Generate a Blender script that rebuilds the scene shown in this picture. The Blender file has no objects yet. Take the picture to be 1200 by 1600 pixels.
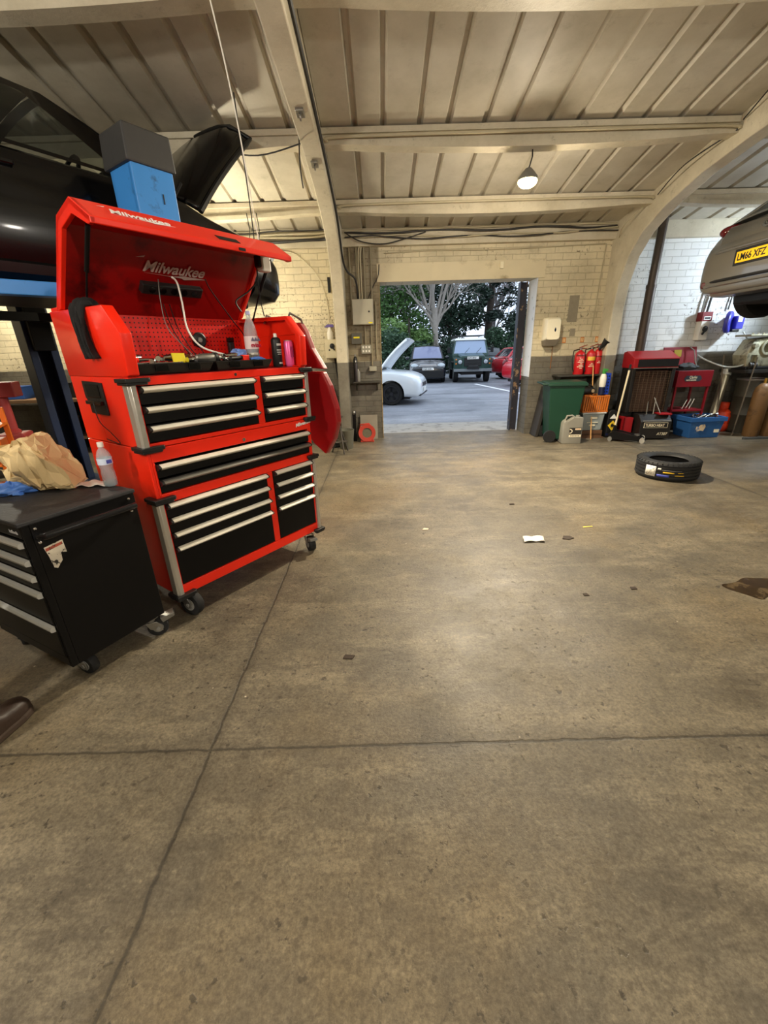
import bpy, bmesh, math, random
from mathutils import Vector, Matrix, Euler, noise as mnoise
random.seed(7)
S = bpy.context.scene
COL = S.collection
R = math.radians
PI = math.pi

# ------------------------------------------------------------------ camera
CAM_H, PITCH, ROLL, YAW, FPX = 1.5, R(21.37), R(1.63), R(-0.1), 645.0
fwd = Vector((math.sin(YAW)*math.cos(PITCH), math.cos(YAW)*math.cos(PITCH), -math.sin(PITCH)))
rt0 = Vector((math.cos(YAW), -math.sin(YAW), 0)); up0 = rt0.cross(fwd)
rt = rt0*math.cos(ROLL) - up0*math.sin(ROLL); up = rt0*math.sin(ROLL) + up0*math.cos(ROLL)
cd = bpy.data.cameras.new('camera'); cam = bpy.data.objects.new('camera', cd); COL.objects.link(cam)
cd.sensor_fit = 'HORIZONTAL'; cd.sensor_width = 36; cd.lens = FPX/1200*36; cd.clip_start = .02; cd.clip_end = 400
cam.matrix_world = Matrix(((rt.x, up.x, -fwd.x, 0), (rt.y, up.y, -fwd.y, 0), (rt.z, up.z, -fwd.z, CAM_H), (0, 0, 0, 1)))
S.camera = cam

# ------------------------------------------------------------------ view, world, lights
vs = S.view_settings
vs.view_transform = 'Standard'; vs.look = 'None'; vs.gamma = 1; vs.use_curve_mapping = False
vs.exposure = 0.0
w = bpy.data.worlds.new('overcast'); S.world = w; w.use_nodes = True
nt = w.node_tree; nt.nodes.clear()
o_ = nt.nodes.new('ShaderNodeOutputWorld'); b_ = nt.nodes.new('ShaderNodeBackground')
tc = nt.nodes.new('ShaderNodeTexCoord'); nz = nt.nodes.new('ShaderNodeTexNoise'); nz.inputs['Scale'].default_value = 2.2; nz.inputs['Detail'].default_value = 6
cr = nt.nodes.new('ShaderNodeValToRGB')
cr.color_ramp.elements[0].position = .3; cr.color_ramp.elements[0].color = (.50, .63, .82, 1)
cr.color_ramp.elements[1].position = .7; cr.color_ramp.elements[1].color = (.80, .88, .98, 1)
nt.links.new(tc.outputs['Generated'], nz.inputs['Vector']); nt.links.new(nz.outputs['Fac'], cr.inputs['Fac'])
nt.links.new(cr.outputs['Color'], b_.inputs['Color']); b_.inputs['Strength'].default_value = 2.1
nt.links.new(b_.outputs[0], o_.inputs[0])

def area_light(name, loc, target, size, power, col, size_y=None):
    l = bpy.data.lights.new(name, 'AREA'); l.energy = power; l.color = col; l.size = size
    if size_y: l.shape = 'RECTANGLE'; l.size_y = size_y
    o = bpy.data.objects.new(name, l); COL.objects.link(o); o.location = loc
    o.rotation_euler = (Vector(target)-Vector(loc)).to_track_quat('-Z', 'Y').to_euler()
    return o
def point_light(name, loc, power, col, r=.06):
    l = bpy.data.lights.new(name, 'POINT'); l.energy = power; l.color = col; l.shadow_soft_size = r
    o = bpy.data.objects.new(name, l); COL.objects.link(o); o.location = loc
    return o
WARM = (1, .87, .68); NEUT = (1, .93, .82); COOL = (.74, .87, 1)
FLOODS = [  # floodlight fixtures hung from the roof: position, power
    ((-2.4, -0.9, 3.15), 340, NEUT), ((2.0, -1.6, 3.15), 345, NEUT), ((6.0, 0.4, 3.15), 130, NEUT), ((-3.3, 1.5, 3.2), 60, NEUT)]  # last lamp added out of view to brighten the left-bay ceiling
PENDANT = (1.63, 5.40, 3.20); PENDANT_W = 85; PENDANT_DOWN_W = 330
BAY_LEFT = (-2.05, 6.25, 2.30); BAY_LEFT_W = 400
BAY_RIGHT = (6.7, 6.5, 2.62); BAY_RIGHT_W = 250
for i, (p, e, c) in enumerate(FLOODS):
    point_light('high_bay_light', (p[0], p[1], p[2]-.16), e, c, .12)
point_light('pendant_light', (PENDANT[0], PENDANT[1], PENDANT[2]-.12), PENDANT_W, WARM, .07)
area_light('pendant_beam', (PENDANT[0], PENDANT[1], PENDANT[2]-.13), (PENDANT[0]-.1, PENDANT[1]-1.5, 0), .16, PENDANT_DOWN_W, (1, .87, .66))
BAY_FAR = (-5.9, 6.5, 3.05); BAY_FAR_W = 170
point_light('far_bay_tube_light', (BAY_FAR[0], BAY_FAR[1], BAY_FAR[2]-.10), BAY_FAR_W, (1, .92, .74), .08)
point_light('work_light', BAY_LEFT, BAY_LEFT_W, (1, .89, .66), .09)
point_light('bay_tube_light', (BAY_RIGHT[0], BAY_RIGHT[1], BAY_RIGHT[2]-.10), BAY_RIGHT_W, COOL, .08)

# ------------------------------------------------------------------ materials
def C8(r, g, b):
    f = lambda v: ((v/255+.055)/1.055)**2.4 if v/255 > .04045 else v/255/12.92
    return (f(r), f(g), f(b), 1)
MATS = {}
def mat(name, col, rough=.5, metal=0, var=.12, scale=9, bump=0, bscale=None, coat=0, emit=None, estr=0, trans=0, ior=1.45, spec=.5, dark=None, dscale=3, dth=(.52, .66)):
    """principled material; base colour varies by noise, optional dirt of a second colour"""
    if name in MATS: return MATS[name]
    m = bpy.data.materials.new(name); m.use_nodes = True; n = m.node_tree; p = n.nodes['Principled BSDF']
    c = C8(*col)
    t = n.nodes.new('ShaderNodeTexCoord'); z = n.nodes.new('ShaderNodeTexNoise')
    z.inputs['Scale'].default_value = scale; z.inputs['Detail'].default_value = 5
    n.links.new(t.outputs['Object'], z.inputs['Vector'])
    mx = n.nodes.new('ShaderNodeMix'); mx.data_type = 'RGBA'
    mx.inputs['A'].default_value = tuple(max(0, v*(1-var)) for v in c[:3])+(1,)
    mx.inputs['B'].default_value = tuple(min(1, v*(1+var)) for v in c[:3])+(1,)
    n.links.new(z.outputs['Fac'], mx.inputs['Factor']); out = mx.outputs['Result']
    if dark:
        z2 = n.nodes.new('ShaderNodeTexNoise'); z2.inputs['Scale'].default_value = dscale; z2.inputs['Detail'].default_value = 9; z2.inputs['Roughness'].default_value = .65
        n.links.new(t.outputs['Object'], z2.inputs['Vector'])
        mr = n.nodes.new('ShaderNodeMapRange'); mr.inputs['From Min'].default_value = dth[0]; mr.inputs['From Max'].default_value = dth[1]
        n.links.new(z2.outputs['Fac'], mr.inputs['Value'])
        m2 = n.nodes.new('ShaderNodeMix'); m2.data_type = 'RGBA'; m2.inputs['B'].default_value = C8(*dark)
        n.links.new(mr.outputs[0], m2.inputs['Factor']); n.links.new(out, m2.inputs['A']); out = m2.outputs['Result']
    n.links.new(out, p.inputs['Base Color'])
    p.inputs['Roughness'].default_value = rough; p.inputs['Metallic'].default_value = metal; p.inputs['Specular IOR Level'].default_value = spec
    p.inputs['IOR'].default_value = ior
    if coat: p.inputs['Coat Weight'].default_value = coat; p.inputs['Coat Roughness'].default_value = .06
    if trans: p.inputs['Transmission Weight'].default_value = trans
    if emit: p.inputs['Emission Color'].default_value = C8(*emit); p.inputs['Emission Strength'].default_value = estr
    if bump:
        zb = n.nodes.new('ShaderNodeTexNoise'); zb.inputs['Scale'].default_value = bscale or scale*4; zb.inputs['Detail'].default_value = 4
        n.links.new(t.outputs['Object'], zb.inputs['Vector'])
        bp = n.nodes.new('ShaderNodeBump'); bp.inputs['Strength'].default_value = bump; bp.inputs['Distance'].default_value = .01
        n.links.new(zb.outputs['Fac'], bp.inputs['Height']); n.links.new(bp.outputs[0], p.inputs['Normal'])
    MATS[name] = m
    return m
def glass_mat(name, tint=(40, 46, 52), clear=.45):
    if name in MATS: return MATS[name]
    m = bpy.data.materials.new(name); m.use_nodes = True; n = m.node_tree; p = n.nodes['Principled BSDF']; out = n.nodes['Material Output']
    p.inputs['Base Color'].default_value = C8(*tint); p.inputs['Roughness'].default_value = .04; p.inputs['Specular IOR Level'].default_value = .8
    tr = n.nodes.new('ShaderNodeBsdfTransparent'); tr.inputs['Color'].default_value = (.82, .88, .87, 1); mx = n.nodes.new('ShaderNodeMixShader'); mx.inputs[0].default_value = clear
    n.links.new(p.outputs[0], mx.inputs[1]); n.links.new(tr.outputs[0], mx.inputs[2]); n.links.new(mx.outputs[0], out.inputs[0])
    MATS[name] = m; return m
def emit_mat(name, col, strength):
    if name in MATS: return MATS[name]
    m = bpy.data.materials.new(name); m.use_nodes = True; n = m.node_tree; n.nodes.clear()
    e = n.nodes.new('ShaderNodeEmission'); e.inputs[0].default_value = C8(*col); e.inputs[1].default_value = strength
    o = n.nodes.new('ShaderNodeOutputMaterial'); n.links.new(e.outputs[0], o.inputs[0]); MATS[name] = m; return m

class NG:  # small node-graph helper for the shell materials
    def __init__(s, name):
        s.m = bpy.data.materials.new(name); s.m.use_nodes = True; s.n = s.m.node_tree.nodes; s.l = s.m.node_tree.links
        s.p = s.n['Principled BSDF']; s.tc = s.n.new('ShaderNodeTexCoord').outputs['Object']; MATS[name] = s.m
    def put(s, sock, v):
        if hasattr(v, 'is_output'): s.l.new(v, sock)
        else: sock.default_value = v
    def noise(s, scale, detail=6, rough=.6, vec=None):
        z = s.n.new('ShaderNodeTexNoise'); z.inputs['Scale'].default_value = scale; z.inputs['Detail'].default_value = detail; z.inputs['Roughness'].default_value = rough
        s.l.new(vec or s.tc, z.inputs['Vector']); return z.outputs['Fac']
    def ramp(s, v, a, b, lo=0, hi=1):
        z = s.n.new('ShaderNodeMapRange'); z.inputs['From Min'].default_value = a; z.inputs['From Max'].default_value = b
        z.inputs['To Min'].default_value = lo; z.inputs['To Max'].default_value = hi; s.put(z.inputs['Value'], v); return z.outputs[0]
    def mix(s, f, a, b, mode='MIX'):
        z = s.n.new('ShaderNodeMix'); z.data_type = 'RGBA'; z.blend_type = mode
        s.put(z.inputs['Factor'], f); s.put(z.inputs['A'], a); s.put(z.inputs['B'], b); return z.outputs['Result']
    def math(s, op, a, b=0):
        z = s.n.new('ShaderNodeMath'); z.operation = op; s.put(z.inputs[0], a); s.put(z.inputs[1], b); return z.outputs[0]
    def sep(s):
        z = s.n.new('ShaderNodeSeparateXYZ'); s.l.new(s.tc, z.inputs[0]); return z.outputs
    def comb(s, x, y, z_):
        z = s.n.new('ShaderNodeCombineXYZ'); s.put(z.inputs[0], x); s.put(z.inputs[1], y); s.put(z.inputs[2], z_); return z.outputs[0]
    def bump(s, h, st=.4, dist=.01, nrm=None):
        z = s.n.new('ShaderNodeBump'); z.inputs['Strength'].default_value = st; z.inputs['Distance'].default_value = dist; s.put(z.inputs['Height'], h)
        if nrm: s.l.new(nrm, z.inputs['Normal'])
        s.l.new(z.outputs[0], s.p.inputs['Normal']); return z.outputs[0]

def floor_material():
    g = NG('workshop_concrete'); x, y, z = g.sep()
    big = g.noise(.55, 7, .6); mid = g.noise(3.2, 8, .7); fine = g.noise(75, 5, .75); grain = g.noise(28, 6, .8)
    col = g.mix(g.ramp(big, .35, .68), C8(104, 99, 88), C8(136, 128, 111))
    col = g.mix(g.ramp(mid, .42, .72, 0, .6), col, C8(162, 151, 128))
    dirt = g.noise(1.1, 10, .70)
    col = g.mix(g.ramp(dirt, .46, .64, 0, .72), col, C8(74, 68, 59))
    stk = g.noise(1.0, 9, .75, g.comb(g.math('MULTIPLY', x, 1.2), g.math('MULTIPLY', y, 4.2), 0))
    col = g.mix(g.ramp(stk, .50, .72, 0, .6), col, C8(186, 175, 150))
    col = g.mix(g.ramp(g.noise(.8, 6, .6, g.comb(x, y, 7.3)), .52, .68, 0, .4), col, C8(152, 132, 94))
    col = g.mix(g.ramp(fine, .38, .66, .55, 0), col, C8(58, 53, 45))
    col = g.mix(g.ramp(grain, .36, .50, .5, 0), col, C8(64, 58, 49))
    col = g.mix(g.ramp(grain, .58, .74, 0, .4), col, C8(186, 174, 148))
    pit = g.math('MULTIPLY', g.ramp(g.noise(26, 4, .55), .62, .665), g.ramp(g.noise(1.7, 4), .42, .58, .25, 1))
    col = g.mix(g.math('MULTIPLY', pit, .75), col, C8(46, 41, 34))
    blot = g.ramp(g.noise(4.5, 6, .75), .66, .71)
    col = g.mix(g.math('MULTIPLY', blot, .55), col, C8(56, 50, 42))
    v2 = g.n.new('ShaderNodeTexVoronoi'); v2.inputs['Scale'].default_value = 5; g.l.new(g.tc, v2.inputs['Vector'])
    chip = g.math('MULTIPLY', g.ramp(v2.outputs['Distance'], .018, .03, 1, 0), g.ramp(g.noise(2.3, 3), .46, .54))
    col = g.mix(g.math('MULTIPLY', chip, .8), col, C8(214, 206, 186))
    col = g.mix(1.0, col, (.84, .80, .735, 1), 'MULTIPLY')
    wob = g.math('MULTIPLY', g.math('SUBTRACT', g.noise(9, 5, .7), .5), .030)
    line = None
    for ax, pos in ((x, -.735), (x, 3.9), (x, -5.4), (y, 1.222), (y, 6.3), (y, -3.4)):
        d = g.math('ABSOLUTE', g.math('ADD', g.math('SUBTRACT', ax, pos), wob))
        l = g.ramp(d, .003, .011, 1, 0); line = l if line is None else g.math('MAXIMUM', line, l)
        l2 = g.ramp(d, .004, .05, .35, 0); line = g.math('MAXIMUM', line, l2)
    col = g.mix(g.math('MULTIPLY', line, .72), col, C8(42, 38, 32))
    g.l.new(col, g.p.inputs['Base Color'])
    rg = g.ramp(g.noise(2.0, 8, .7),   .3, .7, .33, .62); g.l.new(rg, g.p.inputs['Roughness']); g.p.inputs['Specular IOR Level'].default_value = .36
    h = g.math('SUBTRACT', g.math('ADD', fine, g.math('MULTIPLY', mid, .8)), g.math('ADD', g.math('MULTIPLY', line, 1.6), g.math('MULTIPLY', pit, .8)))
    g.bump(h, .35, .006)
    return g.m
def brick_material(name, hi=(214, 204, 178), dado=(112, 108, 98), dz=1.33, white=None, horiz='x'):
    g = NG(name); x, y, z = g.sep()
    b = g.n.new('ShaderNodeTexBrick'); b.inputs['Scale'].default_value = 1; b.inputs['Brick Width'].default_value = .27; b.inputs['Row Height'].default_value = .096
    b.inputs['Mortar Size'].default_value = .007; b.inputs['Mortar Smooth'].default_value = .5; b.inputs['Bias'].default_value = -.2
    wob = g.math('MULTIPLY', g.noise(8, 3), .018)
    g.l.new(g.comb(g.math('ADD', x if horiz == 'x' else y, wob), g.math('ADD', z, wob), 0), b.inputs['Vector'])
    b.inputs['Color1'].default_value = (1, 1, 1, 1); b.inputs['Color2'].default_value = (.86, .86, .86, 1); b.inputs['Mortar'].default_value = (.45, .43, .40, 1)
    cream = g.mix(g.ramp(g.noise(1.6, 7, .65), .38, .7), C8(*hi), C8(*(int(v*.86) for v in hi)))
    if white: cream = g.mix(g.ramp(x, 3.75, 3.85), cream, C8(*white))  # right bay whitened: the cool lamp's light put into the brick colour
    grey = g.mix(g.ramp(g.noise(2.5, 7, .7), .35, .7), C8(*dado), C8(*(int(v*.68) for v in dado)))
    edge = g.math('ADD', z, g.math('MULTIPLY', g.math('SUBTRACT', g.noise(5, 6), .5), .02))
    col = g.mix(g.ramp(edge, dz-.004, dz+.004), grey, cream)
    col = g.mix(.42, col, b.outputs['Color'], 'MULTIPLY')
    if white:  # sooty paint by the cable runs left of the doorway
        soot = g.math('MULTIPLY', g.math('MULTIPLY', g.ramp(x, -.58, -.54), g.ramp(x, .0, .03, 1, 0)), g.math('MULTIPLY', g.ramp(g.noise(2.2, 7, .7), .25, .6, .45, .9), g.ramp(z, 1.33, 1.335)))
        col = g.mix(soot, col, C8(104, 92, 68))
    flake = g.math('MULTIPLY', g.ramp(g.noise(22, 5, .6), .60, .64), g.ramp(g.noise(.9, 4), .50, .60))
    if white:  # paint flaking off in spots on the left bay wall
        reg = g.math('MULTIPLY', g.math('MULTIPLY', g.ramp(x, -2.5, -1.9), g.ramp(x, -.70, -.74, 0, 1)), g.math('MULTIPLY', g.ramp(z, 1.33, 1.42), g.ramp(z, 2.62, 2.30)))
        spots = g.math('MULTIPLY', g.ramp(g.noise(30, 4, .6), .575, .60), g.ramp(g.noise(3.2, 5, .6), .42, .50))
        flake = g.math('MAXIMUM', flake, g.math('MULTIPLY', reg, spots))
    col = g.mix(g.math('MULTIPLY', flake, .8), col, C8(84, 70, 52))
    grime = g.math('MULTIPLY', g.ramp(g.noise(3.5, 8, .75), .55, .75), .4)
    col = g.mix(grime, col, C8(96, 86, 66))
    g.l.new(col, g.p.inputs['Base Color']); g.p.inputs['Roughness'].default_value = .6
    g.bump(g.math('SUBTRACT', g.math('ADD', g.math('MULTIPLY', b.outputs['Fac'], -1.), g.math('MULTIPLY', g.noise(30, 4), .35)), g.math('MULTIPLY', flake, .5)), .6, .008)
    return g.m
def frame_material():
    g = NG('painted_concrete_frame'); x, y, z = g.sep()
    c = g.mix(g.ramp(g.noise(2, 7, .7), .35, .7), C8(206, 197, 174), C8(178, 168, 144))
    d = g.mix(g.ramp(g.noise(3, 7, .7), .35, .7), C8(124, 119, 106), C8(92, 86, 74))
    c = g.mix(g.ramp(z, 1.32, 1.335), d, c)
    c = g.mix(g.math('MULTIPLY', g.ramp(g.noise(9, 8, .8), .57, .72), .55), c, C8(92, 82, 64))
    g.l.new(c, g.p.inputs['Base Color']); g.p.inputs['Roughness'].default_value = .6; g.bump(g.noise(26, 6, .7), .35, .01)
    return g.m
def peg_material():
    g = NG('perforated_red_steel'); x, y, z = g.sep()
    fx = g.math('ABSOLUTE', g.math('SUBTRACT', g.math('FRACT', g.math('MULTIPLY', x, 38)), .5)); fz = g.math('ABSOLUTE', g.math('SUBTRACT', g.math('FRACT', g.math('MULTIPLY', z, 38)), .5))
    d = g.math('SQRT', g.math('ADD', g.math('MULTIPLY', fx, fx), g.math('MULTIPLY', fz, fz)))
    hole = g.ramp(d, .15, .21, 1, 0)
    g.l.new(g.mix(hole, C8(204, 24, 12), C8(20, 3, 2)), g.p.inputs['Base Color']); g.p.inputs['Roughness'].default_value = .35
    return g.m
def asphalt_material():
    g = NG('wet_asphalt'); x, y, z = g.sep()
    col = g.mix(g.ramp(g.noise(.5, 8, .7, g.comb(g.math('MULTIPLY', x, .6), g.math('MULTIPLY', y, 1.6), 0)), .38, .68), C8(106, 109, 116), C8(160, 163, 171))
    col = g.mix(g.ramp(g.noise(40, 4, .7), .4, .7, 0, .35), col, C8(60, 60, 62))
    g.l.new(col, g.p.inputs['Base Color']); g.l.new(g.ramp(g.noise(.6, 6, .7), .35, .65, .3, .8), g.p.inputs['Roughness']); g.bump(g.noise(50, 4), .4, .006)
    return g.m

RED = mat('red_powder_coat', (238, 40, 16), .32, 0, .05, 5, coat=.25)
REDSHADE = mat('shaded_red_paint', (150, 12, 10), .4, 0, .12, 5, dark=(70, 6, 5), dscale=2.5)  # chest red darkened: shade inside chest and lid put into the colour
BLACK = mat('black_satin_steel', (12, 11, 11), .42, 0, .25, 4, spec=.25)
BLKPL = mat('black_plastic', (20, 20, 20), .45, 0, .2, 12)
RUB = mat('black_rubber', (22, 22, 22), .75, 0, .25, 30, bump=.15, bscale=80)
ALU = mat('brushed_aluminium', (206, 202, 192), .35, .75, .08, 14)
HANDLE = mat('pale_anodised_handle', (216, 210, 194), .4, .12, .08, 18)
STEEL = mat('dull_steel', (150, 148, 142), .35, .85, .2, 18)
CHROME = mat('chrome', (220, 220, 220), .12, 1, .03, 10)
GREYP = mat('grey_plastic', (120, 118, 112), .5, 0, .12, 12)
WHITE = mat('white_plastic', (226, 222, 210), .4, 0, .05, 6)
CREAMP = mat('cream_enamel', (206, 196, 166), .42, 0, .08, 6, dark=(120, 104, 74), dscale=6, dth=(.62, .75))
PAINTW = mat('white_lettering', (238, 238, 234), .45, 0, .03, 5)
PAINTK = mat('black_lettering', (14, 14, 14), .5, 0, .05, 5)
YELLOW = mat('yellow_card', (240, 222, 20), .5, 0, .06, 8)
BLUEL = mat('blue_lift_paint', (58, 132, 206), .38, 0, .1, 3, dark=(36, 66, 100), dscale=5, dth=(.60, .72))
NAVY = mat('dark_navy_paint', (26, 42, 72), .4, 0, .2, 3)
RUST = mat('rusty_navy_steel', (38, 38, 48), .55, 0, .2, 5, dark=(134, 108, 82), dscale=7, dth=(.58, .61))
CONC = mat('bare_cement', (146, 138, 120), .8, 0, .2, 12, bump=.3)
FLOORM = floor_material(); BRICK = brick_material('painted_brick', (216, 204, 172), (112, 107, 95), 1.33, (226, 228, 226)); FRAME = frame_material(); PEG = peg_material(); ASPH = asphalt_material()
BRICKY = brick_material('painted_brick_side', (216, 204, 172), (112, 107, 95), 1.33, None, 'y')

# ------------------------------------------------------------------ mesh builder
class MB:
    def __init__(s): s.bm = bmesh.new(); s.M = Matrix()
    def _add(s, verts, faces, M=None):
        T = s.M @ M if M is not None else s.M
        vs_ = [s.bm.verts.new(T @ Vector(v)) for v in verts]
        for f in faces:
            try: s.bm.faces.new([vs_[i] for i in f])
            except ValueError: pass
        return vs_
    def box(s, c, d, rot=None):
        x, y, z = (v/2 for v in d)
        M = Matrix.Translation(c) @ (Euler(rot).to_matrix().to_4x4() if rot else Matrix())
        s._add([(-x,-y,-z),(x,-y,-z),(x,y,-z),(-x,y,-z),(-x,-y,z),(x,-y,z),(x,y,z),(-x,y,z)], [(3,2,1,0),(4,5,6,7),(0,1,5,4),(1,2,6,5),(2,3,7,6),(3,0,4,7)], M); return s
    def bb(s, x0, x1, y0, y1, z0, z1): return s.box(((x0+x1)/2, (y0+y1)/2, (z0+z1)/2), (abs(x1-x0), abs(y1-y0), abs(z1-z0)))
    def hexa(s, lo, hi):  # 4 low corners, 4 high corners
        s._add(list(lo)+list(hi), [(3,2,1,0),(4,5,6,7),(0,1,5,4),(1,2,6,5),(2,3,7,6),(3,0,4,7)]); return s
    def loft(s, rings, cap=True, closed=True):
        n = len(rings[0]); V = [v for r in rings for v in r]; F = []
        for i in range(len(rings)-1):
            for j in range(n if closed else n-1):
                k = (j+1) % n; F.append((i*n+j, i*n+k, (i+1)*n+k, (i+1)*n+j))
        if cap and closed: F.append(tuple(range(n-1, -1, -1))); F.append(tuple((len(rings)-1)*n+j for j in range(n)))
        s._add(V, F); return s
    def cyl(s, p0, p1, r0, r1=None, n=16, cap=True):
        p0 = Vector(p0); p1 = Vector(p1); r1 = r0 if r1 is None else r1
        q = (p1-p0).to_track_quat('Z', 'Y'); rr = []
        for p, r in ((p0, r0), (p1, r1)): rr.append([p+q @ Vector((r*math.cos(2*PI*i/n), r*math.sin(2*PI*i/n), 0)) for i in range(n)])
        return s.loft(rr, cap)
    def lathe(s, prof, c=(0,0,0), axis=(0,0,1), n=24, cap=True):
        q = Vector(axis).to_track_quat('Z', 'Y') if tuple(axis) != (0,0,1) else None; c = Vector(c); rr = []
        for r, z in prof:
            ring = []
            for i in range(n):
                v = Vector((r*math.cos(2*PI*i/n), r*math.sin(2*PI*i/n), z)); ring.append(c+(q @ v if q else v))
            rr.append(ring)
        return s.loft(rr, cap)
    def ring(s, R0, prof, c=(0,0,0), axis=(0,0,1), n=40):  # closed profile (r,z) swept round: torus-like
        q = Vector(axis).to_track_quat('Z', 'Y'); c = Vector(c); V = []; m = len(prof); F = []
        for i in range(n):
            a = 2*PI*i/n
            for r, z in prof: V.append(c+q @ Vector(((R0+r)*math.cos(a), (R0+r)*math.sin(a), z)))
        for i in range(n):
            for j in range(m):
                F.append((i*m+j, ((i+1)%n)*m+j, ((i+1)%n)*m+(j+1)%m, i*m+(j+1)%m))
        s._add(V, F); return s
    def tube(s, pts, r, n=8, closed=False, cap=True):
        P = [Vector(p) for p in pts]; rr = []; u = None; m = len(P)
        for i in range(m):
            a = P[(i-1) % m] if closed or i else P[0]; b = P[(i+1) % m] if closed or i < m-1 else P[-1]
            t = (b-a).normalized()
            if u is None: u = t.orthogonal().normalized()
            u = (u-t*u.dot(t)); u = u.normalized() if u.length > 1e-6 else t.orthogonal().normalized()
            w_ = t.cross(u); ri = r[i] if isinstance(r, (list, tuple)) else r
            rr.append([P[i]+(u*math.cos(2*PI*k/n)+w_*math.sin(2*PI*k/n))*ri for k in range(n)])
        if closed: rr.append(rr[0]); return s.loft(rr, False)
        return s.loft(rr, cap)
    def prism(s, poly, a, b, axis='x'):  # poly in the other two axes (y,z) / (x,z) / (x,y)
        f = {'x': lambda p, t: (t, p[0], p[1]), 'y': lambda p, t: (p[0], t, p[1]), 'z': lambda p, t: (p[0], p[1], t)}[axis]
        return s.loft([[f(p, a) for p in poly], [f(p, b) for p in poly]])
    def sphere(s, c, r, sc=(1,1,1), n=16, m=10):
        prof = [(max(1e-4, r*math.sin(PI*i/m)), -r*math.cos(PI*i/m)) for i in range(m+1)]
        V = []; c = Vector(c)
        rr = [[(c.x+q*math.cos(2*PI*i/n)*sc[0], c.y+q*math.sin(2*PI*i/n)*sc[1], c.z+z*sc[2]) for i in range(n)] for q, z in prof]
        return s.loft(rr)
    def grid(s, fn, nu, nv):
        V = [fn(i/nu, j/nv) for i in range(nu+1) for j in range(nv+1)]
        F = [(i*(nv+1)+j, (i+1)*(nv+1)+j, (i+1)*(nv+1)+j+1, i*(nv+1)+j+1) for i in range(nu) for j in range(nv)]
        s._add(V, F); return s
    def build(s, name, m, parent=None, smooth=35, bevel=0, seg=2, solid=0, loc=None):
        s.bm.normal_update()
        bmesh.ops.recalc_face_normals(s.bm, faces=s.bm.faces[:])
        me = bpy.data.meshes.new(name); s.bm.to_mesh(me); s.bm.free()
        if m is not None: me.materials.append(m)
        if smooth:
            me.polygons.foreach_set('use_smooth', [True]*len(me.polygons)); me.set_sharp_from_angle(angle=R(smooth))
        o = bpy.data.objects.new(name, me); COL.objects.link(o)
        if parent is not None: o.parent = parent
        if loc: o.location = loc
        if solid:
            md = o.modifiers.new('solid', 'SOLIDIFY'); md.thickness = solid; md.offset = 0
        if bevel:
            md = o.modifiers.new('bevel', 'BEVEL'); md.width = bevel; md.segments = seg; md.limit_method = 'ANGLE'; md.angle_limit = R(40); md.harden_normals = False
        return o
def tag(o, label, cat, group=None, kind=None):
    if label: o['label'] = label
    if cat: o['category'] = cat
    if group: o['group'] = group
    if kind: o['kind'] = kind
    return o
def thing(name, label, cat, loc=(0,0,0), rz=0, group=None):
    e = bpy.data.objects.new(name, None); COL.objects.link(e); e.location = loc; e.rotation_euler = (0, 0, rz); e.empty_display_size = .1
    return tag(e, label, cat, group)
def structure(o): o['kind'] = 'structure'; return o
def copy_thing(o, loc=None, rz=None, label=None):
    r = o.copy(); COL.objects.link(r)
    if loc is not None: r.location = loc
    if rz is not None: r.rotation_euler = (0, 0, rz)
    if label: r['label'] = label
    for ch in list(o.children):
        c = ch.copy(); COL.objects.link(c); c.parent = r
        for g in list(ch.children):
            d = g.copy(); COL.objects.link(d); d.parent = c
    return r
def text(name, body, size, origin, xdir, ydir, m, parent=None, depth=.001, shear=0, align='LEFT', sx=1, bold=0):
    cu = bpy.data.curves.new(name, 'FONT'); cu.body = body; cu.size = size; cu.extrude = depth; cu.shear = shear; cu.align_x = align; cu.offset = bold
    tmp = bpy.data.objects.new('t', cu); COL.objects.link(tmp); bpy.context.view_layer.update()
    me = bpy.data.meshes.new_from_object(tmp.evaluated_get(bpy.context.evaluated_depsgraph_get())); bpy.data.objects.remove(tmp)
    X = Vector(xdir).normalized(); Y = Vector(ydir); Y = (Y-X*Y.dot(X)).normalized(); Z = X.cross(Y); O_ = Vector(origin)
    M = Matrix(((X.x*sx, Y.x, Z.x, O_.x), (X.y*sx, Y.y, Z.y, O_.y), (X.z*sx, Y.z, Z.z, O_.z), (0, 0, 0, 1)))
    me.transform(M); me.materials.clear(); me.materials.append(m); me.name = name
    o = bpy.data.objects.new(name, me); COL.objects.link(o)
    if parent is not None: o.parent = parent
    return o
def cable(name, pts, r, m, label=None, cat='cable', parent=None, sub=6, n=6, group=None):
    P = [Vector(p) for p in pts]; Q = []
    for i in range(len(P)-1):
        a = P[max(0, i-1)]; b = P[i]; c = P[i+1]; d = P[min(len(P)-1, i+2)]
        for k in range(sub):
            t = k/sub
            Q.append(.5*((2*b)+(-a+c)*t+(2*a-5*b+4*c-d)*t*t+(-a+3*b-3*c+d)*t**3))
    Q.append(P[-1])
    o = MB().tube(Q, r, n).build(name, m, parent)
    if label: tag(o, label, cat, group)
    return o
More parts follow.
